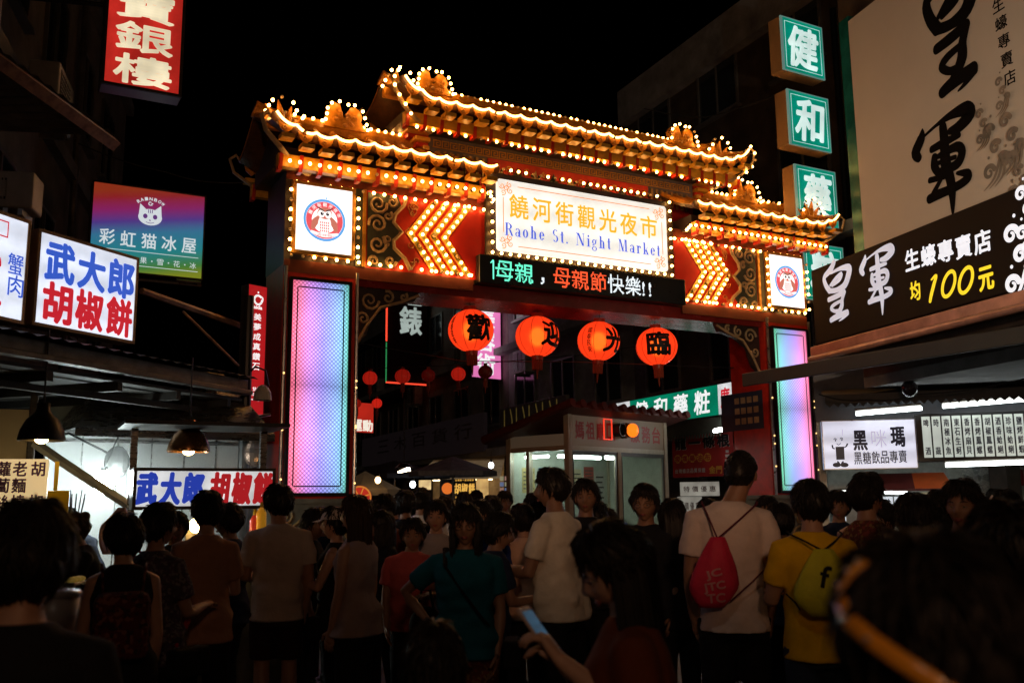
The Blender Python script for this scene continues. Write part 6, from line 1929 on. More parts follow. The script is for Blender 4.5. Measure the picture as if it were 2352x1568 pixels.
for i, c in enumerate('黑糖飲品專賣'):
    t_ = i / 5; put(b, c, ca[0] + (cb[0] - ca[0]) * t_, ca[1] + (cb[1] - ca[1]) * t_, sz(62, 0)[0], sz(0, 95)[1], y, 0.02)
# cup figure: tumbler body, face, arms, shoes
cup = [L6(215, 835), L6(282, 833), L6(287, 935), L6(222, 937)]
poly(b, cup[::-1], y)
for q in ((212, 780), (262, 775)): u, v = L6(*q); ring(b, u, v, 0.022, 0.012, y, 12, a0=0, a1=pi); disc(b, u + 0.004, v - 0.01, 0.009, 0.014, y, 10)
b.ribbon([(*L6(225, 810), 0.008), (*L6(240, 820), 0.01), (*L6(255, 808), 0.008)], y)
b.ribbon([(*L6(210, 850), 0.012), (*L6(195, 845), 0.02), (*L6(190, 825), 0.022)], y); b.ribbon([(*L6(285, 840), 0.012), (*L6(300, 830), 0.02), (*L6(308, 812), 0.022)], y)
for q, s_ in ((225, -1), (285, 1)): u, v = L6(q, 977); disc(b, u, v, 0.055, 0.032, y, 18); b.ribbon([(u - s_ * 0.03, v + 0.02, 0.03), (u - s_ * 0.015, v + 0.045, 0.02)], y - 0.0006)
b.build('dark_lettering', DARK, r)
b = MB(); u, v = L6(555, 770); put(b, '咪', u, v, sz(120, 0)[0], sz(0, 140)[1], y, 0.0); b.ribbon([(*L6(270, 700), 0.012), (*L6(268, 745), 0.01)], y)
b.build('pale_lettering', glow('pale_ink_lit', (0.55, 0.50, 0.62), 0.8), r)
F = Frame(2106, 2430, 13.1, 12.65, 958, 1070, 931, 1046)
r = empty('menu_board', 'black menu rack of pale vertical slats under the tube lamps', 'menu board', F.o, F.rz)
b = MB(); b.rbox(0, F.w, 0, 0.06, 0, F.h, 0.01); b.build('rack', MATS['black_metal'], r)
items = ['啤  酒', '時  蔬', '南極冰魚', '東石生蚵', '香烤扇貝', '香烤鳳螺', '胡椒鳳螺', '酒香蛤蜊', '珍味蛤蜊', '鹽烤鮮蝦', '珍味鮮蝦', '三杯中卷', '炭烤魷魚']
SLAT = glow('slat_lit', (0.74, 0.80, 0.72), 0.55, uneven=0.15, scale=5)
for i, it in enumerate(items):
    x = F.w * (0.045 + 0.0735 * i)
    b = MB(); b.rbox(x, x + F.w * 0.062, -0.012, -0.001, F.h * 0.09, F.h * 0.94, 0.004); o = b.build('menu_slat', SLAT, r)
    b = MB(); column(b, it, x + F.w * 0.031, F.h * 0.90, F.h * 0.13, F.w * 0.036, -0.0135, 0.03, 0.8); b.build('lettering', DARK, o)
b = MB(); b.tube([(0, 0, 0.14), (0, 0, 0.02)], 0.012, n=6); b.ball((0, 0, -0.07), (0.105, 0.105, 0.11), 1, nu=18, nv=12)
o = b.build('globe_lamp', [MATS['black_metal'], mat('dark_glass', (0.03, 0.02, 0.03), 0.08, var=0.1, spec=0.9)], loc=at(2088, 880, 12.6), smooth=True)
tag(o, 'unlit dark glass globe hanging above the tube lamps', 'lamp')
# things in the shop
F = Frame(1960, 2190, 14.0, 13.4, 1086, 1122, 1084, 1122)
r = empty('stall_awning', 'low maroon and orange awning inside the right stall', 'awning', F.o, F.rz)
b = MB(); b.add([(0, 0, 0), (F.w * 0.62, 0, 0), (F.w * 0.58, 0.3, F.h), (0, 0.3, F.h)], [(0, 1, 2, 3)], 0); b.add([(F.w * 0.62, 0, 0), (F.w, 0, 0), (F.w * 0.9, 0.3, F.h), (F.w * 0.58, 0.3, F.h)], [(0, 1, 2, 3)], 1)
b.box(0, F.w, 0.001, 0.012, -0.03, -0.001, 0)
b.build('cloth', [mat('maroon_cloth', (0.16, 0.035, 0.04), 0.7), mat('orange_cloth', (0.75, 0.16, 0.04), 0.6, var=0.15)], r)
for i, (x0, x1, yt, yb, c) in enumerate(((1916, 1942, 1132, 1196, '鮮奶茶'), (2030, 2052, 1140, 1192, '珍珠'), (2056, 2082, 1140, 1200, '冰沙'), (2118, 2150, 1130, 1180, '烤'))):
    F = Frame(x0, x1, 14.5, 14.45, yt, yb, yt, yb)
    r = empty('drink_poster', ('white lit poster of drinks behind the yellow shirt', 'narrow lit poster right of the checked man', 'pale lit poster with dark photo, right stall', 'tan poster under the orange awning')[i], 'poster', F.o, F.rz, 'lit posters in the right stall')
    b = MB(); b.box(0, F.w, 0, 0.02, 0, F.h); b.build('board', glow('poster_lit_%d' % (i == 3), ((0.85, 0.92, 1.0), (0.6, 0.5, 0.3))[i == 3], (0.75, 0.4)[i == 3], uneven=0.15), r)
    b = MB(); column(b, c, F.w * 0.5, F.h * 0.95, F.h * 0.1, F.w * 0.55, -0.003, 0.03, 0.8); b.build('lettering', DARK, r)
r = empty('wall_fan', 'round grey wall fan behind the right stall worker', 'fan', at(2245, 1098, 14.6), SHRZ)
b = MB()
for rr_ in (0.06, 0.12, 0.18, 0.235): b.tube([(rr_ * cos(q * pi / 12), -0.09 + 0.06 * (rr_ / 0.235) ** 2, rr_ * sin(q * pi / 12)) for q in range(24)], 0.004, n=5, closed=True)
for q in range(24): b.tube([(0.03 * cos(q * pi / 12), -0.09, 0.03 * sin(q * pi / 12)), (0.235 * cos(q * pi / 12), -0.03, 0.235 * sin(q * pi / 12)), (0.18 * cos(q * pi / 12), 0.06, 0.18 * sin(q * pi / 12))], 0.0025, n=4)
b.build('cage', MATS['steel'], r)
b = MB()
for q in range(4):
    a = q * pi / 2
    b.add([(0.03 * cos(a), 0.0, 0.03 * sin(a)), (0.2 * cos(a - 0.35), 0.02, 0.2 * sin(a - 0.35)), (0.21 * cos(a + 0.4), -0.03, 0.21 * sin(a + 0.4)), (0.03 * cos(a + 0.9), -0.02, 0.03 * sin(a + 0.9))], [(0, 1, 2, 3)])
b.build('blades', mat('fan_grey', (0.35, 0.36, 0.32), 0.5, var=0.2), r)
b = MB(); b.ball((0, 0.03, 0), (0.06, 0.09, 0.06)); b.tube([(0, 0.1, 0), (0, 0.28, -0.05)], 0.025, n=8); b.build('motor', MATS['fan_grey'], r)
for i, (px, py, cc, nm, lab) in enumerate(((2312, 1092, (0.45, 0.03, 0.03), 'red_bag', 'red plastic bag hung at the back of the right stall'), (2346, 1096, (0.4, 0.03, 0.03), 'red_bag', 'second red plastic bag, at the right edge of the photo'), (2330, 1103, (0.03, 0.03, 0.05), 'dark_bag', 'dark bag hung between the red bags'))):
    b = MB(); b.ball((0, 0, 0), (0.10, 0.06, 0.13)); b.tube([(-0.05, 0, 0.1), (0, 0, 0.24), (0.05, 0, 0.1)], 0.012, n=6)
    o = b.build(nm, mat('bag_%d' % i, cc, 0.4, var=0.3), loc=at(px, py, 14.9), smooth=True); tag(o, lab, 'bag')

for lab, pts, rad in (('thin dark cable running past the rainbow sign to the gate roof', [at(180, 330, 12.5), at(380, 395, 12.8), at(520, 420, 13.0), at(640, 400, 13.2)], 0.009),
                      ('dark cable drooping between the green signs and the far roofline', [at(1480, 250, 19), at(1620, 270, 18.5), at(1790, 215, 17.6)], 0.010),
                      ('dark cable hanging under the right awning by the glass globe', [at(1880, 905, 12.9), at(1990, 918, 12.8), at(2110, 905, 12.7), at(2352, 870, 12.2)], 0.010)):
    b = MB(); sm = []
    for i in range(len(pts) - 1):
        for j in range(6): sm.append(pts[i].lerp(pts[i + 1], j / 6) + Vector((0, 0, -0.04 * sin(pi * j / 6))))
    b.tube(sm + [pts[-1]], rad, n=5); tag(b.build('cable', MATS['wire']), lab, 'cable')
# ------------------------------------------------------------------ unseen floodlight behind the viewer, its cone shaped to fade below the crowd's shoulders
r = empty('floodlight', 'unseen warm floodlight on a short mast behind the viewer, aimed over the crowd', 'lamp', (0.5, -2.0, 0))
b = MB(); b.tube([(0, 0, 0), (0, 0, 2.85)], 0.05, n=12); b.build('mast', MATS['steel'], r)
b = MB(); b.rbox(-0.22, 0.22, -0.10, 0.06, 2.86, 3.14, 0.02); b.build('housing', MATS['black_metal'], r)
b = MB(); b.box(-0.18, 0.18, 0.061, 0.068, 2.90, 3.10); b.build('lens', glow('crowd_flood_lens', (1.0, 0.6, 0.32), 5.0), r)
ld = bpy.data.lights.new('crowd_flood', 'SPOT'); ld.energy = 470; ld.color = (1.0, 0.53, 0.29); ld.spot_size = radians(58); ld.spot_blend = 0.6; ld.shadow_soft_size = 0.2
lo = bpy.data.objects.new('crowd_flood_light', ld); COL.objects.link(lo); lo.parent = r; lo.location = (0, 0.30, 3.0); lo.rotation_euler = (radians(90 + 12), 0, radians(-3))
ld = bpy.data.lights.new('near_fill', 'POINT'); ld.energy = 45; ld.color = (1.0, 0.52, 0.27); ld.shadow_soft_size = 0.2  # extra point light added at the lamp to brighten the nearest heads
lo = bpy.data.objects.new('near_fill_light', ld); COL.objects.link(lo); lo.parent = r; lo.location = (0, 0.32, 3.0)
# ------------------------------------------------------------------ people
SKIN = mat('skin', (0.42, 0.23, 0.15), 0.5, var=0.12, scale=12)
SKIN2 = mat('skin_pale', (0.52, 0.31, 0.22), 0.5, var=0.10, scale=12)
SKIN3 = mat('skin_tan', (0.30, 0.16, 0.10), 0.5, var=0.12, scale=12)
LIP = mat('lips', (0.30, 0.08, 0.07), 0.45, var=0)
EYE_W = mat('eye_white', (0.22, 0.20, 0.18), 0.3, var=0)
EYE_D = mat('eye_dark', (0.015, 0.01, 0.01), 0.2, var=0)
HAIR = mat('black_hair', (0.012, 0.009, 0.008), 0.5, var=0.4, scale=30, spec=0.3)
HAIR_B = mat('brown_hair', (0.035, 0.018, 0.010), 0.5, var=0.4, scale=30, spec=0.3)
def cloth(name, c, pattern=None, rough=0.85):
    if name in MATS: return MATS[name]
    m = mat(name, c, rough, var=0.16, scale=7, spec=0.15, bump=0.7)
    if pattern:
        t = m.node_tree; b = t.nodes['Principled BSDF']
        tc = t.nodes.new('ShaderNodeTexCoord'); vo = t.nodes.new('ShaderNodeTexVoronoi'); vo.inputs['Scale'].default_value = pattern[1]
        cr = t.nodes.new('ShaderNodeValToRGB'); cr.color_ramp.interpolation = 'CONSTANT'
        cr.color_ramp.elements[0].color = (*c, 1); cr.color_ramp.elements[1].position = 0.55; cr.color_ramp.elements[1].color = (*pattern[0], 1)
        q = cr.color_ramp.elements.new(0.75); q.color = (*pattern[2], 1)
        t.links.new(tc.outputs['Object'], vo.inputs['Vector'])
        sp = t.nodes.new('ShaderNodeSeparateXYZ'); t.links.new(vo.outputs['Color'], sp.inputs[0])
        t.links.new(sp.outputs[0], cr.inputs[0]); t.links.new(cr.outputs[0], b.inputs['Base Color'])
    return m

def remesh(mb, voxel, smooth):
    me = mb.mesh('tmp', [SKIN])
    o = bpy.data.objects.new('tmp', me); COL.objects.link(o)
    r = o.modifiers.new('r', 'REMESH'); r.mode = 'VOXEL'; r.voxel_size = voxel
    s_ = o.modifiers.new('s', 'SMOOTH'); s_.factor = 0.5; s_.iterations = smooth
    out = bpy.data.meshes.new_from_object(o.evaluated_get(bpy.context.evaluated_depsgraph_get()))
    bpy.data.objects.remove(o); bpy.data.meshes.remove(me)
    vs = [v.co.copy() for v in out.vertices]; fs = [tuple(p.vertices) for p in out.polygons]
    bpy.data.meshes.remove(out)
    return vs, fs

def loft(mb, secs, n=18, X=None):
    """secs: (z, rx, ry, y) ellipses, closed; X moves every point"""
    vs = []
    for (z, rx, ry, y) in secs:
        for j in range(n):
            q = 2 * pi * j / n
            c, s_ = cos(q), sin(q)
            e = 0.85
            p = Vector((rx * abs(c) ** e * (1 if c >= 0 else -1), y + ry * abs(s_) ** e * (1 if s_ >= 0 else -1), z))
            vs.append(X(p) if X else p)
    k = len(secs)
    fs = [(i * n + j, i * n + (j + 1) % n, (i + 1) * n + (j + 1) % n, (i + 1) * n + j) for i in range(k - 1) for j in range(n)]
    fs += [tuple(range(n - 1, -1, -1)), tuple((k - 1) * n + j for j in range(n))]
    mb.add(vs, fs)

def head_pt(th, ph, grow=0.0, feat=True):
    d = Vector((sin(th) * cos(ph), cos(th) * cos(ph), sin(ph)))
    x, y, z = d.x * (0.077 + grow), d.y * ((0.092 if d.y > 0 else 0.102) + grow), d.z * (0.115 + grow)
    if z < -0.015:
        t = min(1, (-z - 0.015) / 0.095)
        x *= 1 - 0.36 * t
        y *= (1 - 0.06 * t) if y > 0 else (1 - 0.48 * t)
    if feat and y > 0:
        ax = abs(x)
        y += 0.025 * math.exp(-((x / 0.012) ** 2 + ((z + 0.020) / 0.024) ** 2))
        y += 0.010 * math.exp(-((x / 0.008) ** 2 + ((z - 0.004) / 0.022) ** 2))
        y += 0.006 * math.exp(-((z - 0.026) / 0.011) ** 2) * (1 if ax < 0.055 else 0)
        y -= 0.011 * math.exp(-(((ax - 0.032) / 0.017) ** 2 + ((z - 0.004) / 0.013) ** 2))
        y += 0.006 * math.exp(-(((ax - 0.040) / 0.018) ** 2 + ((z + 0.032) / 0.02) ** 2))
        y += 0.008 * math.exp(-((x / 0.024) ** 2 + ((z + 0.060) / 0.011) ** 2))
        y -= 0.004 * math.exp(-((x / 0.03) ** 2 + ((z + 0.076) / 0.006) ** 2))
        y += 0.009 * math.exp(-((x / 0.022) ** 2 + ((z + 0.098) / 0.016) ** 2))
    return Vector((x, y, z))

def head_mesh(mb, X, fem):
    nu, nv = 44, 32
    vs, fs = [X(head_pt(0, -pi / 2))], []
    for i in range(1, nv):
        for j in range(nu): vs.append(X(head_pt(2 * pi * j / nu, -pi / 2 + pi * i / nv)))
    vs.append(X(head_pt(0, pi / 2)))
    fs += [(0, 1 + j, 1 + (j + 1) % nu) for j in range(nu)]
    for i in range(nv - 2):
        a = 1 + i * nu
        fs += [(a + j, a + nu + j, a + nu + (j + 1) % nu, a + (j + 1) % nu) for j in range(nu)]
    a = 1 + (nv - 2) * nu
    fs += [(a + j, len(vs) - 1, a + (j + 1) % nu) for j in range(nu)]
    mb.add(vs, fs, 0)
    for s in (-1, 1):
        e = MB(); e.ball((s * 0.080, -0.006, -0.006), (0.011, 0.021, 0.031), nu=12, nv=8); e.ball((s * 0.086, -0.002, -0.004), (0.006, 0.012, 0.019), nu=10, nv=6)
        mb.add([X(Vector(p)) for p in e.v], e.f, 0)
        e = MB(); e.ball((s * 0.0315, 0.0715, 0.003), 0.0108, nu=12, nv=8); mb.add([X(Vector(p)) for p in e.v], e.f, 2)
        e = MB(); e.ball((s * 0.0315, 0.0775, 0.003), 0.0055, nu=10, nv=6); mb.add([X(Vector(p)) for p in e.v], e.f, 3)
        e = MB(); e.tube([(s * 0.017, 0.0815, 0.009), (s * 0.0315, 0.0835, 0.0115), (s * 0.047, 0.0765, 0.008)], [0.002, 0.0042, 0.002], n=6); e.tube([(s * 0.018, 0.0805, -0.003), (s * 0.0315, 0.082, -0.0055), (s * 0.046, 0.076, -0.003)], [0.0015, 0.003, 0.0015], n=6); mb.add([X(Vector(p)) for p in e.v], e.f, 0)
        e = MB(); e.tube([(s * 0.016, 0.092, 0.025), (s * 0.034, 0.091, 0.031), (s * 0.052, 0.080, 0.026)], [0.002, 0.003, 0.0012], n=5, flat=1.0); mb.add([X(Vector(p)) for p in e.v], e.f, 3)
    e = MB(); e.tube([(-0.022, 0.083, -0.060), (-0.009, 0.0925, -0.057), (0.009, 0.0925, -0.057), (0.022, 0.083, -0.060)], [0.0015, 0.0045, 0.0045, 0.0015], n=7); e.tube([(-0.018, 0.083, -0.064), (0, 0.0915, -0.066), (0.018, 0.083, -0.064)], [0.0015, 0.005, 0.0015], n=7)
    mb.add([X(Vector(p)) for p in e.v], e.f, 1)

def hair_mesh(style, X, rnd, vol=0.022, wild=1.0):
    mb = MB()
    def HG(r0, q):        # long hair hangs straight down from where it leaves the head
        a = X(r0); b_ = X(q)
        return Vector((a.x * 0.75 + b_.x * 0.25, a.y * 0.75 + b_.y * 0.25, a.z - (r0.z - q.z)))
    nu, nv = 56, 34
    def line(th):          # lowest elevation with hair
        a = abs((th + pi) % (2 * pi) - pi)
        front = {'short': 0.62, 'bob': 0.42, 'long': 0.62, 'pony': 0.66, 'bun': 0.66, 'crop': 0.70}[style]
        back = {'short': -0.75, 'bob': -1.2, 'long': -1.2, 'pony': -0.7, 'bun': -0.7, 'crop': -0.55}[style]
        side = {'short': -0.05, 'bob': -0.9, 'long': -0.2, 'pony': 0.0, 'bun': 0.0, 'crop': 0.1}[style]
        if a < 0.85: return front - 0.12 * (a / 0.85) ** 2 + 0.05 * sin(a * 9 + rnd.random() * 0.0)
        if a < 1.35: return front - 0.12 + (side - front + 0.12) * (a - 0.85) / 0.5
        return side + (back - side) * min(1, (a - 1.35) / 0.9)
    seed = Vector((rnd.random() * 50, rnd.random() * 50, 3))
    def P(th, ph, g=0):
        d = head_pt(th, ph, 0, False)
        nz = noise.noise(d * 22 + seed) * 0.010 + noise.noise(Vector((d.x * 70, d.y * 70, d.z * 18)) + seed) * 0.005
        k = vol * (0.7 + 0.5 * max(0, sin(ph)))
        if style == 'crop': k *= 0.5; nz *= 0.4
        ln = line(th)
        edge = min(1, max(0, (ph - ln) / 0.25))
        return head_pt(th, ph, 0.004 + (k + nz) * (0.25 + 0.75 * edge) + g, False)
    vs, idx = [], {}
    for i in range(nv + 1):
        for j in range(nu):
            th = 2 * pi * j / nu
            ln = line(th)
            ph = ln + (pi / 2 - ln) * i / nv
            vs.append(X(P(th, ph)))
    fs = [(i * nu + j, (i + 1) * nu + j, (i + 1) * nu + (j + 1) % nu, i * nu + (j + 1) % nu) for i in range(nv) for j in range(nu)]
    mb.add(vs, fs)
    # tufts: thin locks lying over the cap break its outline
    for _ in range(650 if style != 'crop' else 420):
        th = rnd.uniform(0, 2 * pi); ln = line(th)
        ph = ln + (1.50 - ln) * rnd.random() ** 0.8
        L = rnd.uniform(0.25, 0.55) * (0.35 if style == 'crop' else 1)
        pts = []
        tw = rnd.uniform(-0.25, 0.25); lift_ = rnd.uniform(0.0, 0.020) * (0.3 + rnd.random()) * (0.3 if style == 'crop' else 1)
        for q in range(4):
            p2 = ph - L * q / 3
            pts.append(X(P(th + tw * q / 3, max(p2, -1.25), 0.002 + lift_ * q / 3)))
        mb.tube(pts, [0.005, 0.0045, 0.003, 0.0006], n=3, cap=False)
    if style in ('bob', 'long'):
        bot = -0.155 if style == 'bob' else -0.33
        for _ in range(480):
            th0 = 1.0 if style == 'bob' else 1.5
            th = rnd.uniform(th0, 2 * pi - th0)
            r0 = P(th, -0.05 + rnd.uniform(-0.3, 0.3))
            z1 = bot + rnd.uniform(-0.03, 0.02)
            o_ = Vector((r0.x * rnd.uniform(0.95, 1.15), r0.y * rnd.uniform(0.9, 1.05), z1))
            m_ = r0.lerp(o_, 0.5) + Vector((r0.x, r0.y, 0)).normalized() * rnd.uniform(0.0, 0.010)
            mb.tube([X(r0), HG(r0, m_), HG(r0, o_)], [0.005, 0.006, 0.0015], n=4, cap=False)
        n = 26; vs = []
        for i in range(7):
            t = i / 6
            for j in range(n + 1):
                t0_ = 1.15 if style == 'bob' else 1.6
                th = t0_ + (2 * pi - 2 * t0_) * j / n
                r0 = P(th, -0.1)
                z = r0.z + (bot - r0.z) * t
                f = 0.97 - 0.12 * t + 0.04 * noise.noise(Vector((th * 5, t * 2, 0)) + seed)
                vs.append(HG(r0, Vector((r0.x * f, r0.y * f, z))))
        mb.add(vs, [(i * (n + 1) + j, i * (n + 1) + j + 1, (i + 1) * (n + 1) + j + 1, (i + 1) * (n + 1) + j) for i in range(6) for j in range(n)])
    if style == 'pony':
        mb.tube([X(Vector(p)) for p in ((0, -0.11, 0.04), (0, -0.16, 0.03), (0, -0.175, -0.05), (0.0, -0.15, -0.16), (0, -0.14, -0.22))], [0.02, 0.032, 0.036, 0.028, 0.004], n=10)
        for _ in range(40):
            a = rnd.uniform(0, 6.28); c, s_ = 0.03 * cos(a), 0.03 * sin(a)
            mb.tube([X(Vector(p)) for p in ((c * 0.5, -0.12, 0.04), (c, -0.165 + s_, 0.02), (c, -0.17 + s_, -0.08), (c * 0.8 + rnd.uniform(-0.01, 0.01), -0.145 + s_ * 0.8, -0.22 - rnd.random() * 0.03))], [0.005, 0.006, 0.006, 0.001], n=4, cap=False)
    if style == 'bun':
        mb.ball(X(Vector((0, -0.11, 0.075))), (0.045, 0.04, 0.04), nu=14, nv=10)
    return mb

PEOPLE = []
def person(px, yt, d, face, label, fem=False, hair='short', hair_m=None, shirt=((0.5, 0.5, 0.5), 'short'), pants=None, arms=('down', 'down'), yaw=0, pitch=0, lean=0, skin=None, build=1.0, pat=None, vox=0.013, group='people in the crowd', H=None, hgrow=0.022, hx=0.0):
    """a standing person whose head top is seen at (px, yt) when d metres away; face 0 looks away from us, 90 to the left, 180 at us"""
    r = ray(px, yt); t_ = d / r.y
    loc = Vector((r.x * t_, d, 0))
    top = CAMZ + r.z * t_
    zoff = 0.0
    if H is None: H = top - 0.02
    skin = skin or SKIN
    rnd = random.Random(int(px * 7 + yt))
    if lean == 0: lean = rnd.uniform(-2, 4)
    if hx == 0: hx = rnd.uniform(-0.018, 0.018)
    root = empty('person', label, 'person', loc, radians(face), group)
    k = H / 1.7
    hs = (k ** 0.5) * (0.98 if fem else 1.02)
    sw = (0.103 if fem else 0.118) * H * build            # half shoulder
    hipz = 0.52 * H
    la = radians(lean)
    def U(p):           # bends everything above the hips forward
        p = Vector(p)
        if p.z <= hipz: return p
        f = min(1, (p.z - hipz) / (0.12 * H))
        a = la * f
        dz = p.z - hipz
        return Vector((p.x, p.y * cos(a) + dz * sin(a), hipz + dz * cos(a) - p.y * sin(a)))
    B = build
    hw = (0.098 if fem else 0.092) * H * B
    ww = (0.076 if fem else 0.086) * H * B
    cw = (0.090 if fem else 0.100) * H * B
    torso = [(0.462 * H, hw * 0.75, 0.055 * H * B, 0), (0.50 * H, hw, 0.068 * H * B, -0.004 * H), (0.55 * H, hw * 0.98, 0.068 * H * B, -0.004 * H), (0.62 * H, ww, 0.058 * H * B, 0.004 * H), (0.69 * H, (ww + cw) / 2, 0.066 * H * B, 0.006 * H), (0.745 * H, cw, (0.075 if fem else 0.070) * H * B, 0.008 * H), (0.785 * H, cw * 0.98, 0.060 * H * B, 0), (0.812 * H, sw * 0.74, 0.046 * H, -0.004 * H), (0.830 * H, sw * 0.52, 0.040 * H, -0.004 * H), (0.846 * H, 0.040 * H, 0.034 * H, -0.004 * H)]
    m = MB()
    loft(m, torso, X=U)
    # neck and head seat
    hc_l = Vector((hx, 0.014 * H, H - 0.118 * hs))
    HC = U(hc_l)
    m.tube([U((0, -0.006 * H, 0.80 * H)), U((hx * 0.45, 0.0, 0.855 * H)), HC + Vector((0, -0.015, -0.05))], [0.042 * H, (0.030 if fem else 0.035) * H, 0.05 * hs], n=14)
    # legs
    rj = rnd.uniform(-0.02, 0.02)
    legs = []
    for s in (-1, 1):
        st = s * (0.03 + rj) * H * 0.6
        hip = Vector((s * 0.052 * H * B, 0, 0.49 * H)); kn = Vector((s * 0.056 * H, st + 0.012 * H, 0.285 * H)); an = Vector((s * 0.058 * H, st * 1.4 - 0.01 * H, 0.045 * H))
        m.tube([hip, hip.lerp(kn, 0.5), kn, kn.lerp(an, 0.35) + Vector((0, -0.008 * H, 0)), an], [0.056 * H * B, 0.048 * H * B, 0.033 * H, 0.034 * H, 0.021 * H], n=14)
        legs.append((hip, kn, an))
    # arms and hands
    hands = []
    armsegs = []
    for s, spec in zip((-1, 1), arms):
        S_ = U((s * (sw - 0.014 * H), -0.004 * H, 0.792 * H))
        ul, fl = 0.172 * H, 0.148 * H
        if isinstance(spec, dict):
            E_, W_ = Vector(spec['e']), Vector(spec['w'])
            hd = Vector(spec.get('hd', W_ - E_)).normalized()
        else:
            fx, ab, el, iw = {'down': (3, 8, 14, 4), 'swing': (-18, 10, 20, 4), 'fwd': (24, 8, 25, 6), 'bent': (14, 10, 82, 18), 'hold': (22, 8, 105, 30), 'hip': (-22, 48, 62, 70), 'cross': (30, 6, 80, 62), 'up': (50, 12, 80, 10)}[spec]
            fx, ab, el, iw = radians(fx), radians(ab), radians(el), radians(iw)
            E_ = S_ + Vector((s * sin(ab), sin(fx) * cos(ab), -cos(fx) * cos(ab))) * ul
            f2 = fx + el
            if spec == 'hip': W_ = E_ + Vector((-s * 0.62, 0.35, -0.62)).normalized() * fl
            else: W_ = E_ + Vector((-s * sin(iw), sin(f2) * cos(iw), -cos(f2) * cos(iw))).normalized() * fl
            hd = (W_ - E_).normalized()
        armsegs.append((S_, E_, W_))
        fa = 0.92 if fem else 1.05
        m.tube([S_ + Vector((-s * 0.035 * H, 0, 0.012 * H)), S_, S_.lerp(E_, 0.4), E_, E_.lerp(W_, 0.3), W_], [0.030 * H, 0.033 * H * fa, 0.029 * H * fa, 0.023 * H * fa, 0.025 * H * fa, 0.0165 * H * fa], n=12)
        t = hd
        up = Vector((0, 0, 1)) if abs(t.z) < 0.9 else Vector((1, 0, 0))
        a = t.cross(up).normalized(); b_ = a.cross(t).normalized()
        if abs(t.z) >= 0.9 and a.y < 0: a = -a
        if abs(t.z) < 0.9: a = a if a.x * -s > 0 else -a
        hl = 0.105 * H
        m.tube([W_ - t * 0.01, W_ + t * hl * 0.2, W_ + t * hl * 0.5], [(0.017 * H, 0.013 * H)] + [(0.024 * H, 0.0115 * H), (0.025 * H, 0.010 * H)], n=12)
        hands.append((W_, t, a, b_ if b_.dot(Vector((-s, 0.3, -0.3))) > 0 else -b_, hl, s, isinstance(spec, dict) and spec.get('curl', 0.9) or 0.45))
    vs, fs = remesh(m, vox, 4)
    body = MB(); body.add(vs, fs, 0)
    for (W_, t, a, b_, hl, s, curl) in hands:
        for q, (off, ln) in enumerate(((0.018, 0.46), (0.006, 0.52), (-0.006, 0.49), (-0.018, 0.38))):
            p0 = W_ + t * hl * 0.44 + a * off * H
            pts = [p0]; dcur = t.copy()
            for z_ in range(3):
                an_ = curl * (0.5 + 0.4 * z_) * (1 + 0.08 * q)
                dd = (t * cos(an_) + b_ * sin(an_)).normalized()
                pts.append(pts[-1] + dd * hl * ln * (0.42, 0.33, 0.25)[z_])
            body.tube(pts, [0.0056 * H, 0.0052 * H, 0.0047 * H, 0.0034 * H], n=8)
            body.ball(pts[-1], 0.0034 * H, nu=8, nv=5)
        p0 = W_ + t * hl * 0.16 + a * 0.018 * H
        d1 = (t * 0.62 + a * 0.72 + b_ * 0.25).normalized(); d2 = (t * 0.85 + a * 0.30 + b_ * 0.35).normalized()
        body.tube([p0, p0 + d1 * hl * 0.24, p0 + d1 * hl * 0.24 + d2 * hl * 0.2, p0 + d1 * hl * 0.24 + d2 * hl * 0.36], [0.0075 * H, 0.0068 * H, 0.0058 * H, 0.004 * H], n=8)
    ry, rp = radians(yaw), radians(pitch)
    HR = Matrix.Rotation(ry, 3, 'Z') @ Matrix.Rotation(-rp - la * 0.6, 3, 'X')
    def X(p): return HC + HR @ (Vector(p) * hs)
    head_mesh(body, X, fem)
    body.build('body', [skin, LIP, EYE_W, EYE_D], root, smooth=True)
    hm = hair_mesh(hair, X, rnd, hgrow)
    hm.build('hair', hair_m or HAIR, root, smooth=True)
    # shirt
    col, sl = shirt
    g = 0.014
    if sl:
        m = MB()
        lo = 0.455 if sl != 'dress' else 0.34
        sec = [(lo * H, hw * 1.08 + g * 2.1, 0.080 * H * B + g * 2.3, -0.002 * H)] + [(z, rx + g * (1.1 if z > 0.6 * H else 2.0), ry_ + g * (1.3 if z > 0.6 * H else 2.2), y_) for (z, rx, ry_, y_) in torso[1:9]] + [(0.849 * H, 0.046 * H, 0.038 * H, -0.004 * H)]
        if not fem: sec[3] = (sec[3][0], hw * 0.99 + g, sec[3][2] + 0.004, sec[3][3])
        loft(m, sec, 22, X=U)
        if sl != 'tank':
            for (S_, E_, W_), s in zip(armsegs, (-1, 1)):
                e = {'short': 0.66, 'half': 0.9, 'dress': 0.4, 'long': 1.0}[sl]
                pts = [S_ + Vector((-s * 0.045 * H, 0, 0.006 * H)), S_, S_.lerp(E_, e * 0.5), S_.lerp(E_, e)]
                rad = [0.036 * H + g * 0.4, 0.036 * H + g * 0.5, 0.036 * H + g * 0.6, 0.036 * H + g * 0.8]
                if sl == 'long': pts += [E_.lerp(W_, 0.5), W_]; rad[-1] = 0.03 * H + g; rad += [0.028 * H + g * 0.6, 0.022 * H + g * 0.5]
                m.tube(pts, rad, n=14)
        vs, fs = remesh(m, 0.012, 3)
        sd = rnd.random() * 40
        out = []
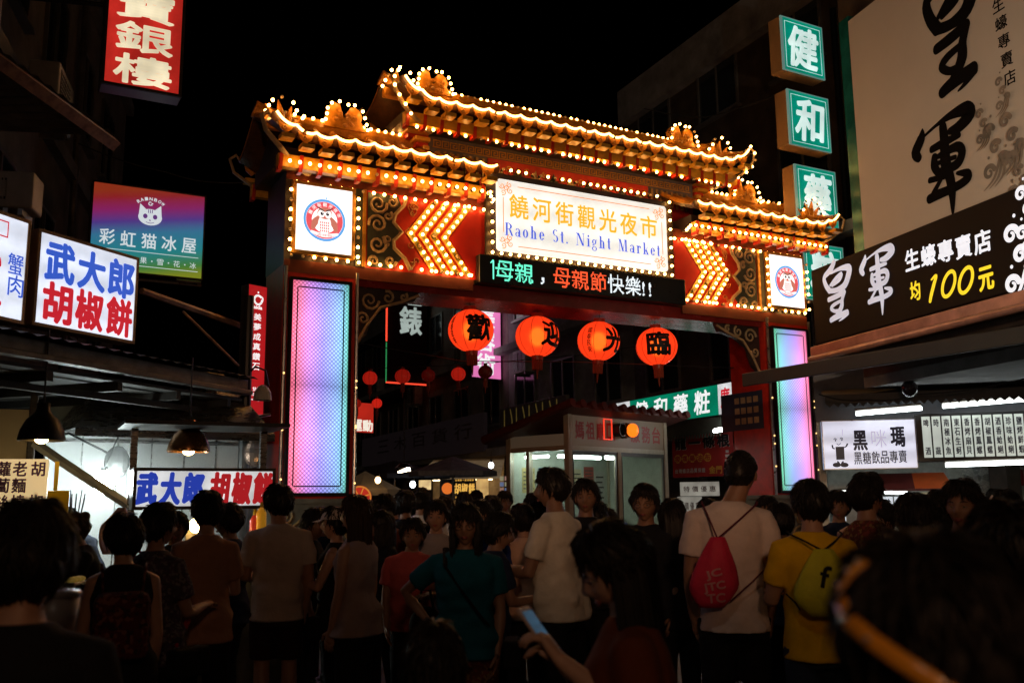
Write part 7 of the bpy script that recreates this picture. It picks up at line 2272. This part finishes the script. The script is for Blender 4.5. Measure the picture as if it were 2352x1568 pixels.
        for v in vs:
            wz = noise.noise(Vector((v.x * 5 + sd, v.y * 5, v.z * 3.2))) * 0.024 + noise.noise(Vector((v.x * 9 + sd, v.y * 9 + v.z * 5, v.z * 13))) * 0.017
            wz *= 1.35 - 0.9 * max(0, min(1, (v.z / H - 0.55) / 0.28))
            c_ = Vector((v.x, v.y, 0)); c_ = c_.normalized() if c_.length > 1e-4 else c_
            out.append(v + c_ * max(wz, -0.006))
        mb = MB(); mb.add(out, fs, 0)
        mb.build('shirt' if sl != 'dress' else 'dress', col, root, smooth=True)
    col2, pk = pants or (BLACK_C, 'long')
    m = MB()
    loft(m, [(0.43 * H, hw * 0.98 + 0.008, 0.066 * H * B + 0.012, -0.003 * H), (0.50 * H, hw + 0.011, 0.070 * H * B + 0.009, -0.004 * H), (0.545 * H, hw * 0.98 + 0.004, 0.068 * H * B + 0.004, -0.003 * H)], X=U)
    for (hip, kn, an) in legs:
        if pk == 'long': m.tube([hip, kn, an + Vector((0, 0, 0.01))], [0.06 * H * B, 0.046 * H, 0.036 * H], n=12)
        elif pk == 'shorts': m.tube([hip, hip.lerp(kn, 0.92)], [0.062 * H * B, 0.054 * H * B], n=12)
        else: m.tube([hip, hip.lerp(kn, 0.45)], [0.062 * H * B, 0.062 * H * B], n=12)
    vs, fs = remesh(m, 0.015, 3)
    mb = MB()
    mb.add([v + Vector((v.x, v.y, 0)) * 0.06 * noise.noise(v * 9) for v in vs], fs)
    mb.build({'long': 'trousers', 'shorts': 'shorts', 'hot': 'shorts'}[pk], col2, root, smooth=True)
    for (hip, kn, an) in legs:
        m = MB()
        m.ball((an.x, an.y + 0.030 * H, 0.026 * H), (0.027 * H, 0.072 * H, 0.026 * H), nu=14, nv=8)
        m.box(an.x - 0.026 * H, an.x + 0.026 * H, an.y - 0.036 * H, an.y + 0.098 * H, 0.0, 0.014 * H)
        m.build('shoe', MATS['black_metal'] if rnd.random() < 0.6 else mat('shoe_grey', (0.3, 0.3, 0.3), 0.7), root, smooth=True)
    info = dict(root=root, loc=loc, H=H, U=U, X=X, HC=HC, arms=armsegs, hands=hands, face=face, sw=sw, torso=torso, B=B)
    PEOPLE.append(info)
    return info

def M_(p): return Matrix.Translation(p['loc']) @ Matrix.Rotation(radians(p['face']), 4, 'Z')
WHITE_T = cloth('white_tee', (0.74, 0.70, 0.66))
PINK_T = cloth('blush_tee', (0.74, 0.62, 0.58))
BLACK_C = cloth('black_cloth', (0.015, 0.015, 0.018))
NAVY_C = cloth('navy_cloth', (0.02, 0.03, 0.07))
YELLOW_T = cloth('yellow_tee', (0.86, 0.50, 0.012))
TEAL_T = cloth('teal_tee', (0.008, 0.10, 0.15))
PINKR_T = cloth('rose_tee', (0.50, 0.10, 0.10))
GREY_T = cloth('grey_tee', (0.35, 0.31, 0.30))
MAUVE_T = cloth('mauve_tank', (0.42, 0.33, 0.33))
APRICOT_T = cloth('apricot_tee', (0.46, 0.24, 0.15))  # apricot cloth darkened to stand for the weaker light at left
DENIM = cloth('denim', (0.03, 0.045, 0.08))
FLORAL = cloth('floral_print', (0.07, 0.06, 0.08), ((0.20, 0.18, 0.20), 75, (0.11, 0.07, 0.12)))
STRIPE = cloth('check_print', (0.10, 0.03, 0.02), ((0.22, 0.13, 0.05), 60, (0.18, 0.04, 0.03)))
BLUE_T = cloth('blue_tee', (0.03, 0.06, 0.25))
ORANGE_T = cloth('rust_tee', (0.14, 0.035, 0.014))
bl = (BLACK_C, 'long'); bs = (BLACK_C, 'shorts')

# --- the people that read clearly, left to right
far_left = person(55, 1165, 2.25, 10, 'big dark silhouette with short hair filling the lower left corner', shirt=(BLACK_C, 'short'), hgrow=0.03, build=1.05)
worker = person(228, 1163, 8.9, 75, 'stall worker bending over in front of the white lit wall', shirt=(NAVY_C, 'short'), pants=bl, lean=28, arms=('bent', 'bent'), pitch=18, H=1.66)
cook = person(222, 1172, 7.6, 120, 'dark clothed person with brownish hair handling a plastic bag at the counter', fem=True, hair='bun', hair_m=HAIR_B, shirt=(BLACK_C, 'short'), pants=bl, lean=12, arms=('hold', 'hold'), pitch=15)
tank = person(292, 1180, 5.0, 22, 'short haired woman in a black top carrying a red patterned backpack', fem=True, hair='short', shirt=(BLACK_C, 'tank'), pants=bs, yaw=20, skin=SKIN2, arms=('bent', 'down'))
floral = person(366, 1157, 5.6, -22, 'person in a grey flowered shirt with a red strap across the back', fem=True, hair='short', shirt=(FLORAL, 'short'), pants=bl, arms=('down', 'bent'), build=1.08, yaw=-15)
apricot = person(476, 1128, 6.2, 16, 'person in an apricot top with round dark hair before the bun counter', fem=True, hair='short', shirt=(APRICOT_T, 'short'), pants=bl, arms=('fwd', 'bent'), skin=SKIN2)
white_l = person(645, 1113, 7.1, 18, 'man in a plain white tee and dark shorts left of the light column', shirt=(cloth('white_tee_dim', (0.58, 0.50, 0.44)), 'short'), pants=(cloth('dark_shorts', (0.03, 0.012, 0.01)), 'shorts'), yaw=28, arms=('bent', 'down'))  # white tee darkened in colour, standing for weaker light at left
counter_face = person(408, 1176, 7.9, 195, 'seller facing us from behind the bun counter', shirt=(BLACK_C, 'short'), pants=bl, skin=SKIN3, arms=('bent', 'bent'))
cap_f = person(774, 1165, 7.3, 85, 'woman in a pale cap with folded arms below the left light column', fem=True, hair='pony', shirt=(BLACK_C, 'tank'), pants=bl, arms=('hold', 'cross'), skin=SKIN2)
tank_f = person(822, 1140, 6.6, 62, 'tall woman in a mauve sleeveless top walking left', fem=True, hair='long', hair_m=HAIR_B, shirt=(MAUVE_T, 'tank'), pants=bl, arms=('down', 'down'), skin=SKIN2, yaw=10)
rose = person(945, 1181, 7.4, 182, 'short haired person in a rose tee facing us, holding a dark bag', shirt=(PINKR_T, 'short'), pants=bl, arms=('bent', 'down'), skin=SKIN3, H=1.46)
teal = person(1068, 1158, 5.8, 178, 'woman in a teal tee and glasses facing us with a hand on her hip', fem=True, hair='bob', shirt=(TEAL_T, 'short'), pants=(STRIPE, 'shorts'), arms=('down', 'hip'), build=1.2, skin=SKIN3)
child = person(1004, 1430, 2.7, 5, 'small dark haired child in pale clothes at the bottom edge', hair='bob', shirt=(WHITE_T, 'short'), pants=bs, skin=SKIN2, fem=True)
blush_f = person(1206, 1158, 7.6, 25, 'woman in a small peach tee behind the man in white', fem=True, hair='short', shirt=(cloth('peach_tee', (0.66, 0.42, 0.30)), 'short'), pants=bl, arms=('bent', 'bent'))
white_m = person(1283, 1075, 6.6, 55, 'man in a creased cream tee looking left before the booth', shirt=(cloth('cream_tee', (0.74, 0.68, 0.58)), 'short'), pants=bl, yaw=28, arms=('bent', 'down'), skin=SKIN3)
face_b = person(1342, 1102, 7.6, 170, 'man facing us just right of the cream tee, in front of the booth glass', shirt=(BLACK_C, 'short'), pants=bl, skin=SKIN3, arms=('hold', 'down'))
glasses_m = person(1484, 1113, 7.0, 150, 'man in dark clothes turning left before the booth door', shirt=(BLACK_C, 'short'), pants=bl, skin=SKIN3, yaw=10)
dark_f = person(1546, 1146, 6.9, 0, 'long haired dark figure between the booth and the tall man', fem=True, hair='long', shirt=(BLACK_C, 'short'), pants=bl)
Hc = 1.60
caller = person(1462, 1198, 2.75, 84, 'girl with long hair bowed over a phone in both hands', fem=True, hair='long', shirt=(ORANGE_T, 'short'), pants=(DENIM, 'hot'), pitch=24, yaw=4, skin=SKIN2, vox=0.009, lean=4,
                arms=({'e': (-0.17, 0.0, 1.03), 'w': (-0.04, 0.22, 1.17), 'hd': (0.10, 0.55, 0.75), 'curl': 1.25}, {'e': (0.18, 0.03, 1.01), 'w': (0.06, 0.21, 1.13), 'hd': (-0.14, 0.55, 0.72), 'curl': 1.25}))
tall = person(1668, 1033, 5.8, -6, 'tall man in a blush white tee with a red drawstring bag', hair='crop', shirt=(PINK_T, 'short'), pants=bs, yaw=-22, hx=0.085, arms=('down', 'down'), skin=SKIN3)
yellow = person(1858, 1103, 5.3, 4, 'person in a bright yellow tee with a yellow drawstring bag', hair='short', shirt=(YELLOW_T, 'short'), pants=(DENIM, 'shorts'), arms=('bent', 'bent'), yaw=14, hgrow=0.018)
check = person(1986, 1088, 6.0, -62, 'man in a checked top in profile facing right under the drinks sign', shirt=(STRIPE, 'tank'), pants=bl, skin=SKIN3, yaw=-8, arms=('down', 'bent'))
head_c = person(2092, 1138, 5.0, 0, 'dark round head with short hair between the checked man and a man in profile', shirt=(BLACK_C, 'short'), pants=bl, hgrow=0.026)
prof = person(2202, 1103, 5.2, 150, 'man with short hair facing us in shadow near the menu slats', shirt=(BLACK_C, 'short'), pants=bl, skin=SKIN3, yaw=-12)
staff = person(2278, 1108, 14.0, 172, 'stall worker in a white shirt beside the wall fan', shirt=(WHITE_T, 'short'), pants=bl, skin=SKIN2, arms=('bent', 'bent'), H=1.68)
band = person(2190, 1246, 1.0, 22, 'very close dark head with an orange headband, lower right corner', fem=True, hair='short', shirt=(BLACK_C, 'short'), pants=bl, hgrow=0.024, yaw=0)
edge_r = person(2310, 1168, 2.3, 8, 'dark head at the right edge behind the orange headband', shirt=(BLACK_C, 'short'), pants=bl, hgrow=0.03)
small_w = person(2316, 1128, 8.0, 0, 'small dark head in front of the stall worker in white', shirt=(BLACK_C, 'short'), pants=bl, hgrow=0.028)
mid_r = person(1758, 1140, 8.2, 165, 'man facing us behind the shoulder of the tall man', shirt=(GREY_T, 'short'), pants=bl, skin=SKIN3)
mid_r2 = person(1788, 1160, 7.2, 0, 'short dark haired child-sized head between the tall man and yellow tee', shirt=(NAVY_C, 'short'), pants=bl, hgrow=0.03)
mid_r3 = person(2150, 1126, 8.4, -60, 'small person in profile beside the pale posters of the right stall', fem=True, hair='pony', shirt=(GREY_T, 'short'), pants=bl)
# the crowd beyond, under the gate
crowd = [(885, 1136, 8.6, 0, 'dark haired person in a wide rust top right of the sleeveless woman', 'short', ORANGE_T, False), (934, 1126, 9.5, 10, 'dark head below the flare lamp', 'short', BLACK_C, False), (968, 1122, 10.5, 0, 'dark haired person in front of the glowing cream panel', 'short', WHITE_T, False),
         (1002, 1150, 8.0, 175, 'person in grey facing us behind the rose tee', 'short', GREY_T, False), (1022, 1140, 11.0, 0, 'person with a white top whose shoulder shows left of the teal tee', 'bob', WHITE_T, True), (1110, 1150, 7.4, 168, 'woman in a dark blue tee facing us over the teal woman\'s shoulder', 'long', BLUE_T, True),
         (1064, 1130, 12.0, 0, 'dark head under the gold bun sign', 'bob', BLACK_C, True), (1135, 1138, 10.0, 20, 'dark head just left of the booth post', 'short', NAVY_C, False), (1158, 1128, 12.5, 180, 'distant face beside the rack of small goods', 'short', GREY_T, False), (906, 1146, 13.5, 0, 'distant dark head near the round red sign', 'short', BLACK_C, False),
         (1096, 1126, 14.5, 0, 'farthest dark head below the pale yellow placard', 'bob', BLACK_C, True), (1372, 1150, 8.2, 0, 'dark head between the man facing us and the booth door', 'short', BLACK_C, False), (850, 1150, 10.8, 180, 'dim face behind the sleeveless woman', 'bob', PINKR_T, True), (1232, 1132, 8.4, 60, 'dark haired person half hidden left of the cream tee', 'bob', BLACK_C, True), (1650, 1160, 9.0, 0, 'dark head below the pale placards beside the tall man', 'short', BLACK_C, False)]
crowd += [(532, 1158, 7.5, 80, 'dark clothed person in profile right of the apricot top', 'short', NAVY_C, False), (884, 1172, 8.0, 115, 'short person turned left behind the sleeveless woman', 'bob', BLACK_C, True), (1124, 1178, 6.6, -70, 'dark haired person turned right, close behind the teal tee', 'short', NAVY_C, False),
          (1176, 1192, 8.8, -150, 'short person in rust half facing us beside the booth corner', 'bob', ORANGE_T, True), (1398, 1168, 9.2, 95, 'dark profile passing before the booth windows', 'short', BLACK_C, False), (1592, 1172, 7.6, -75, 'dark person turned right beside the tall man\'s shoulder', 'pony', BLACK_C, True),
          (742, 1166, 9.0, 30, 'dark person seen past the capped woman, beside the pillar base', 'short', NAVY_C, False), (1628, 1146, 8.9, 185, 'dim face left of the tall man\'s head', 'short', GREY_T, False), (1922, 1128, 8.6, 172, 'dim face between the yellow tee and the checked man', 'short', NAVY_C, False), (2046, 1148, 7.4, 100, 'dark profile right of the checked man', 'short', BLACK_C, False),
          (2134, 1166, 6.4, -120, 'dark haired person turned right before the man in profile', 'bob', BLACK_C, True), (2252, 1152, 6.8, 60, 'dark person turned left below the wall fan', 'short', BLACK_C, False), (706, 1168, 8.2, -95, 'dark person turned right in front of the left pillar base', 'short', BLACK_C, False)]
for (px, yt, d, fc, lab, hr, sh, fm) in crowd:
    person(px, yt, d, fc, lab, fem=fm, hair=hr, shirt=(sh, 'short'), pants=bl, vox=0.016, skin=random.choice((SKIN, SKIN3)), arms=(random.choice(('down', 'bent', 'swing')), random.choice(('bent', 'down', 'fwd', 'hold'))), yaw=random.uniform(-25, 25), pitch=random.uniform(-3, 14), lean=random.uniform(-2, 5), build=random.uniform(0.92, 1.12))

# ------------------------------------------------------------------ things worn and carried
def worn(name, label, cat, p, group=None):
    return empty(name, label, cat, p['loc'], radians(p['face']), group)
def sack(p, label, m, mstrap, cx, z0, z1, wide, letters, ink, slant=0.0, anchors=None):
    H = p['H']
    r_ = worn('drawstring_bag', label, 'bag', p, 'drawstring bags')
    yb = -0.105 * H
    mb = MB(); n = 26; secs = 12; vs = []
    for i in range(secs + 1):
        t = i / secs
        w = wide * (0.50 + 0.5 * sin(min(1, t * 3.2) * pi / 2)) * (1 - 0.72 * max(0, (t - 0.35) / 0.65) ** 1.3)
        dp = 0.065 * (0.5 + 0.5 * sin(min(1, t * 3) * pi / 2)) * (1 - 0.6 * max(0, (t - 0.4) / 0.6))
        for j in range(n):
            q = 2 * pi * j / n
            fold = 1 + 0.10 * sin(q * 7 + t * 3) * t + 0.05 * noise.noise(Vector((q, t * 5, cx)))
            vs.append((cx + slant * t + w * cos(q) * fold, yb - 0.05 + dp * sin(q) * fold, z0 + (z1 - z0) * t))
    fs = [(i * n + j, i * n + (j + 1) % n, (i + 1) * n + (j + 1) % n, (i + 1) * n + j) for i in range(secs) for j in range(n)] + [tuple(range(n - 1, -1, -1)), tuple(secs * n + j for j in range(n))]
    mb.add(vs, fs); sk = mb.build('sack', m, r_, smooth=True)
    top = Vector((cx + slant, yb - 0.05, z1 - 0.01))
    for s in (-1, 1):
        sh = p['U']((s * p['sw'] * 0.72, -0.03, 0.832 * H)) + Vector((0, -0.035, 0.016))
        mid = top.lerp(sh, 0.55) + Vector((0, -0.018, 0))
        lo = Vector((cx + s * wide * 0.8, yb - 0.03, z0 + 0.03)); side = p['U']((s * p['sw'] * 0.93, -0.06, 0.66 * H)) + Vector((s * 0.012, -0.035, 0))
        b = MB(); b.tube([top, mid, sh, sh + Vector((0, 0.04, 0.012))], 0.0055, n=6); b.tube([lo, lo.lerp(side, 0.5) + Vector((0, -0.03, 0)), side], 0.0045, n=6); b.build('strap', mstrap, r_)
    b = MB()
    for (txt, dx, dz, w, h, rot) in letters:
        t = (dz) / (z1 - z0)
        put(b, txt, cx + slant * t + dx, z0 + dz, w, h, 0, 0.04, rot=rot)
    yy = []
    for v in b.v:
        t = max(0, min(1, (v[2] - z0) / (z1 - z0)))
        w = wide * (0.50 + 0.5 * sin(min(1, t * 3.2) * pi / 2)) * (1 - 0.72 * max(0, (t - 0.35) / 0.65) ** 1.3)
        dp = 0.065 * (0.5 + 0.5 * sin(min(1, t * 3) * pi / 2)) * (1 - 0.6 * max(0, (t - 0.4) / 0.6))
        u = max(-0.95, min(0.95, (v[0] - cx - slant * t) / w))
        yy.append((v[0], yb - 0.05 - dp * sqrt(1 - u * u) * 1.12 - 0.004 + v[1] * 0.3, v[2]))
    b.v = yy
    b.build('lettering', ink, sk)
    return r_
H = tall['H']
sack(tall, 'red drawstring bag with worn white print on the tall man\'s back', cloth('bag_red', (0.66, 0.035, 0.09), rough=0.5), cloth('strap_maroon', (0.12, 0.02, 0.04)), -0.15, 0.535 * H, 0.742 * H, 0.135,
     [('JTC', 0.0, 0.115, 0.12, 0.055, 0.18), ('JC', -0.01, 0.185, 0.09, 0.05, 0.25), ('TC', 0.015, 0.055, 0.10, 0.05, 0.08)], cloth('print_white', (0.66, 0.30, 0.34)), 0.05)
H = yellow['H']
sack(yellow, 'yellow drawstring bag with a dark script print on the yellow shirted back', cloth('bag_yellow', (0.74, 0.70, 0.04), rough=0.5), BLACK_C, -0.035, 0.60 * H, 0.80 * H, 0.165,
     [('f', -0.02, 0.20, 0.05, 0.11, -0.3), ('elu', 0.07, 0.17, 0.11, 0.05, 0.0)], BLACK_C, 0.0)
# backpack, shoulder straps
H = tank['H']
r_ = worn('backpack', 'red patterned backpack on the woman in the black top', 'backpack', tank)
b = MB(); b.rbox(-0.13, 0.13, -0.25, -0.11, 0.56 * H, 0.77 * H, 0.045); b.rbox(-0.10, 0.10, -0.285, -0.251, 0.57 * H, 0.66 * H, 0.012)
b.build('pack', cloth('pack_print', (0.10, 0.02, 0.02), ((0.22, 0.08, 0.06), 55, (0.04, 0.02, 0.025))), r_, smooth=False)
for s in (-1, 1):
    b = MB(); b.tube([(s * 0.09, -0.13, 0.755 * H), (s * 0.10, -0.075, 0.835 * H), (s * 0.105, 0.03, 0.845 * H), (s * 0.11, 0.115, 0.76 * H), (s * 0.12, 0.07, 0.64 * H)], 0.018, n=6, flat=0.4); b.build('strap', MATS['pack_print'], r_)
def cross_strap(p, label, m, side=1, w=0.018, bag=None):
    H = p['H']; r = worn('shoulder_bag', label, 'bag', p)
    y0 = 0.062 * H * p['B'] + 0.045
    k = p['B']
    pts = [(side * 0.075 * H, -0.03, 0.85 * H), (side * 0.06 * H, -y0 + 0.01, 0.80 * H), (0, -y0 - 0.012, 0.70 * H), (-side * 0.065 * H, -y0, 0.61 * H), (-side * 0.11 * H * k, -0.02, 0.53 * H), (-side * 0.075 * H, y0, 0.60 * H), (0, y0 + 0.02, 0.70 * H), (side * 0.065 * H, y0 - 0.005, 0.79 * H)]
    b = MB(); b.tube(pts, [(w, w * 0.3)] * len(pts), n=6, closed=True); b.build('strap', m, r)
    b = MB(); x = -side * (0.105 * H * k + 0.075); b.rbox(x - 0.05, x + 0.05, -0.13, 0.13, 0.42 * H, 0.52 * H, 0.02); b.build('pouch', bag or m, r)
cross_strap(floral, 'shoulder bag on a red strap across the flowered shirt', cloth('strap_red', (0.40, 0.02, 0.03)), -1, 0.02, BLACK_C)
cross_strap(teal, 'black bag on a strap across the teal tee', BLACK_C, 1, 0.02)
cross_strap(cap_f, 'black bag worn by the woman in the pale cap', BLACK_C, 1, 0.012)
# spectacles, cap, headband
def spectacles(p):
    b = MB(); X = p['X']
    for s in (-1, 1):
        b.tube([X(Vector((s * 0.033 + 0.024 * cos(q * pi / 8), 0.100 - 0.006 * abs(cos(q * pi / 8)), 0.002 + 0.017 * sin(q * pi / 8)))) for q in range(16)], 0.0017, n=5, closed=True)
        b.tube([X(Vector((s * 0.057, 0.092, 0.006))), X(Vector((s * 0.080, 0.0, 0.008)))], 0.0017, n=5)
    b.tube([X(Vector((-0.010, 0.101, 0.004))), X(Vector((0.010, 0.101, 0.004)))], 0.0017, n=5)
    b.build('spectacles', MATS['black_metal'], p['root'])
for p in (teal, glasses_m, white_l): spectacles(p)
b = MB(); X = cap_f['X']; vs = []; n = 28
for i in range(8):
    ph = 0.32 + (pi / 2 - 0.32) * i / 7
    for j in range(n): vs.append(X(head_pt(2 * pi * j / n, ph, 0.030, False)))
b.add(vs, [(i * n + j, (i + 1) * n + j, (i + 1) * n + (j + 1) % n, i * n + (j + 1) % n) for i in range(7) for j in range(n)])
vs = []
for i in range(9):
    th = -0.85 + 1.7 * i / 8
    for e, dz in ((0.030, 0.0), (0.105 * cos(th * 0.9), -0.018)):
        q = head_pt(th, 0.32, e, False); q.z = head_pt(th, 0.32, 0.03, False).z + dz; vs.append(X(q))
b.add(vs, [(2 * i, 2 * i + 1, 2 * i + 3, 2 * i + 2) for i in range(8)])
b.build('cap', cloth('cap_white', (0.65, 0.58, 0.55)), cap_f['root'], smooth=True)
# headband: a glossy orange hoop pressed into the hair, with small stones
hp = band
b, st = MB(), MB()
from mathutils.bvhtree import BVHTree
Mi = M_(hp)
hair_o = [c for c in hp['root'].children if c.name.startswith('hair')][0]
tree = BVHTree.FromPolygons([Mi @ v.co for v in hair_o.data.vertices], [tuple(f.vertices) for f in hair_o.data.polygons])
C0 = Vector((0, 0, CAMZ)); Wc = Mi @ hp['HC']
pts = []
for q in ((1985, 1292), (1950, 1315), (1927, 1350), (1924, 1388), (1944, 1424), (1995, 1468), (2070, 1520), (2140, 1562), (2200, 1600), (2270, 1660)):
    d_ = ray(*q).normalized()
    h_ = tree.ray_cast(C0, d_)[0]
    if h_ is None: h_ = C0 + d_ * ((Wc - C0).dot(d_) - 0.05)
    pts.append(Mi.inverted() @ h_)
sm = [(pts[max(i - 1, 0)] + pts[i] * 2 + pts[min(i + 1, len(pts) - 1)]) / 4 for i in range(len(pts))]
pts = [q + (Mi.inverted() @ C0 - q).normalized() * 0.008 for q in sm]
away = (Mi.inverted() @ C0 - pts[0]).normalized() * -1
pts = [pts[0] + away * 0.06 + Vector((0.02, 0, 0.02)), pts[0] + away * 0.03 + Vector((0.006, 0, 0.008))] + pts
vs = []
for i, q in enumerate(pts):
    tg = (pts[min(i + 1, len(pts) - 1)] - pts[max(i - 1, 0)]).normalized()
    nr = (q - hp['HC']).normalized(); sd_ = tg.cross(nr).normalized()
    for k in range(8):
        a_ = 2 * pi * k / 8
        vs.append(q + sd_ * (0.0092 * cos(a_)) + nr * (0.0028 * sin(a_)))
b.add(vs, [(i * 8 + k, i * 8 + (k + 1) % 8, i * 8 + 8 + (k + 1) % 8, i * 8 + 8 + k) for i in range(len(pts) - 1) for k in range(8)])
b.build('headband', mat('headband_orange', (0.85, 0.36, 0.03), 0.22, var=0.1, spec=0.8), hp['root'], smooth=True)
for q in pts[2:8]:
    o_ = (q - hp['HC']).normalized()
    st.ball(q + o_ * 0.006, 0.003, nu=8, nv=6)
hb = [c for c in hp['root'].children if c.name.startswith('headband')][0]
st.build('stones', mat('stone_clear', (0.9, 0.85, 0.8), 0.05, 0.6, var=0), hb, smooth=True)
# phone and its cable in the girl's hands
p = caller
w0, w1 = p['hands'][0], p['hands'][1]
c = (w0[0] + w0[1] * 0.085 + w1[0] + w1[1] * 0.085) / 2 + Vector((0, 0.015, 0.02))
r_ = worn('phone', 'phone with a lit blue screen held in both hands by the bowed girl', 'phone', p)
T = Matrix.Translation(c) @ Matrix.Rotation(radians(-18), 4, 'Z') @ Matrix.Rotation(radians(-38), 4, 'X')
b = MB(); b.T = T; b.rbox(-0.039, 0.039, -0.005, 0.005, -0.075, 0.085, 0.004); b.build('case', mat('phone_case', (0.55, 0.40, 0.35), 0.35, var=0.1), r_)
b = MB(); b.T = T; b.box(-0.034, 0.034, -0.0058, -0.0052, -0.060, 0.068); b.build('screen', glow('phone_screen', (0.10, 0.28, 0.48), 0.20, uneven=0.5, scale=40), r_)
b = MB(); b.T = T; b.tube([(0, 0, -0.075), (0.02, 0.02, -0.14), (0.05, 0.06, -0.2), (0.02, 0.10, -0.16), (0.0, 0.12, -0.3), (0.05, 0.06, -0.5)], 0.0018, n=6); b.build('cable', WHITE_T, r_)
# plastic bag at the counter, cup in front, dark bag of the rose tee
b = MB(); vs = []; n = 20
for i in range(12):
    t = i / 11; w = 0.11 * sin(pi * min(0.97, 0.12 + t * 0.75)) * (1 - 0.6 * max(0, t - 0.6) / 0.4) + 0.012
    for j in range(n):
        q = 2 * pi * j / n; f = 1 + 0.14 * noise.noise(Vector((cos(q) * 2, sin(q) * 2, t * 4)))
        vs.append((w * cos(q) * f + 0.07 * t, 0.7 * w * sin(q) * f, 0.34 * t))
b.add(vs, [(i * n + j, i * n + (j + 1) % n, (i + 1) * n + (j + 1) % n, (i + 1) * n + j) for i in range(11) for j in range(n)] + [tuple(range(n - 1, -1, -1))])
o = b.build('plastic_bag', mat('bag_pinkish', (0.75, 0.45, 0.36), 0.3, var=0.15, trans=0.3), loc=at(252, 1272, 7.1), smooth=True)
tag(o, 'pinkish translucent plastic bag held up at the counter', 'bag')
r_ = empty('drink_cup', 'pale lidded drink cup with a white straw before the corner silhouette', 'cup', at(132, 1470, 2.6))
b = MB(); b.lathe([(0, 0), (0.040, 0), (0.052, 0.115), (0.050, 0.115), (0.038, 0.005), (0, 0.005)], n=26); b.build('cup_body', mat('cup_pale', (0.62, 0.45, 0.38), 0.35, var=0.1), r_, smooth=True)
b = MB(); b.lathe([(0.054, 0.116), (0.055, 0.124), (0.05, 0.132), (0, 0.134)], n=26); b.build('lid', mat('lid_clear', (0.5, 0.38, 0.34), 0.2, var=0), r_, smooth=True)
b = MB(); b.tube([(0, 0, 0.12), (0.012, 0, 0.215)], 0.0045, n=8); b.build('straw', WHITE_T, r_)
r_ = empty('snack_tray', 'small tray of yellow snacks on the counter behind the drink cup', 'tray', at(140, 1345, 6.6))
b = MB(); b.rbox(-0.14, 0.14, -0.1, 0.1, 0, 0.03, 0.008); b.build('tray', MATS['stainless'], r_)
b = MB()
for i in range(9): b.ball((-0.1 + 0.1 * (i % 3), -0.06 + 0.06 * (i // 3), 0.045), (0.042, 0.03, 0.02))
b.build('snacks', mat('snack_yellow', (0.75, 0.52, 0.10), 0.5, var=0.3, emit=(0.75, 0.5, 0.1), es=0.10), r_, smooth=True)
b = MB(); b.ball((0, 0, 0), (0.12, 0.07, 0.13), nu=16, nv=10); b.tube([(-0.06, 0, 0.1), (-0.03, 0, 0.24), (0.03, 0, 0.24), (0.06, 0, 0.1)], 0.01, n=6)
q = rose['arms'][0][2]; Mi = M_(rose); o = b.build('hand_bag', BLACK_C, loc=Mi @ (q + Vector((0, 0.04, -0.2))), smooth=True); tag(o, 'round black bag in the hand of the person in the rose tee', 'bag')
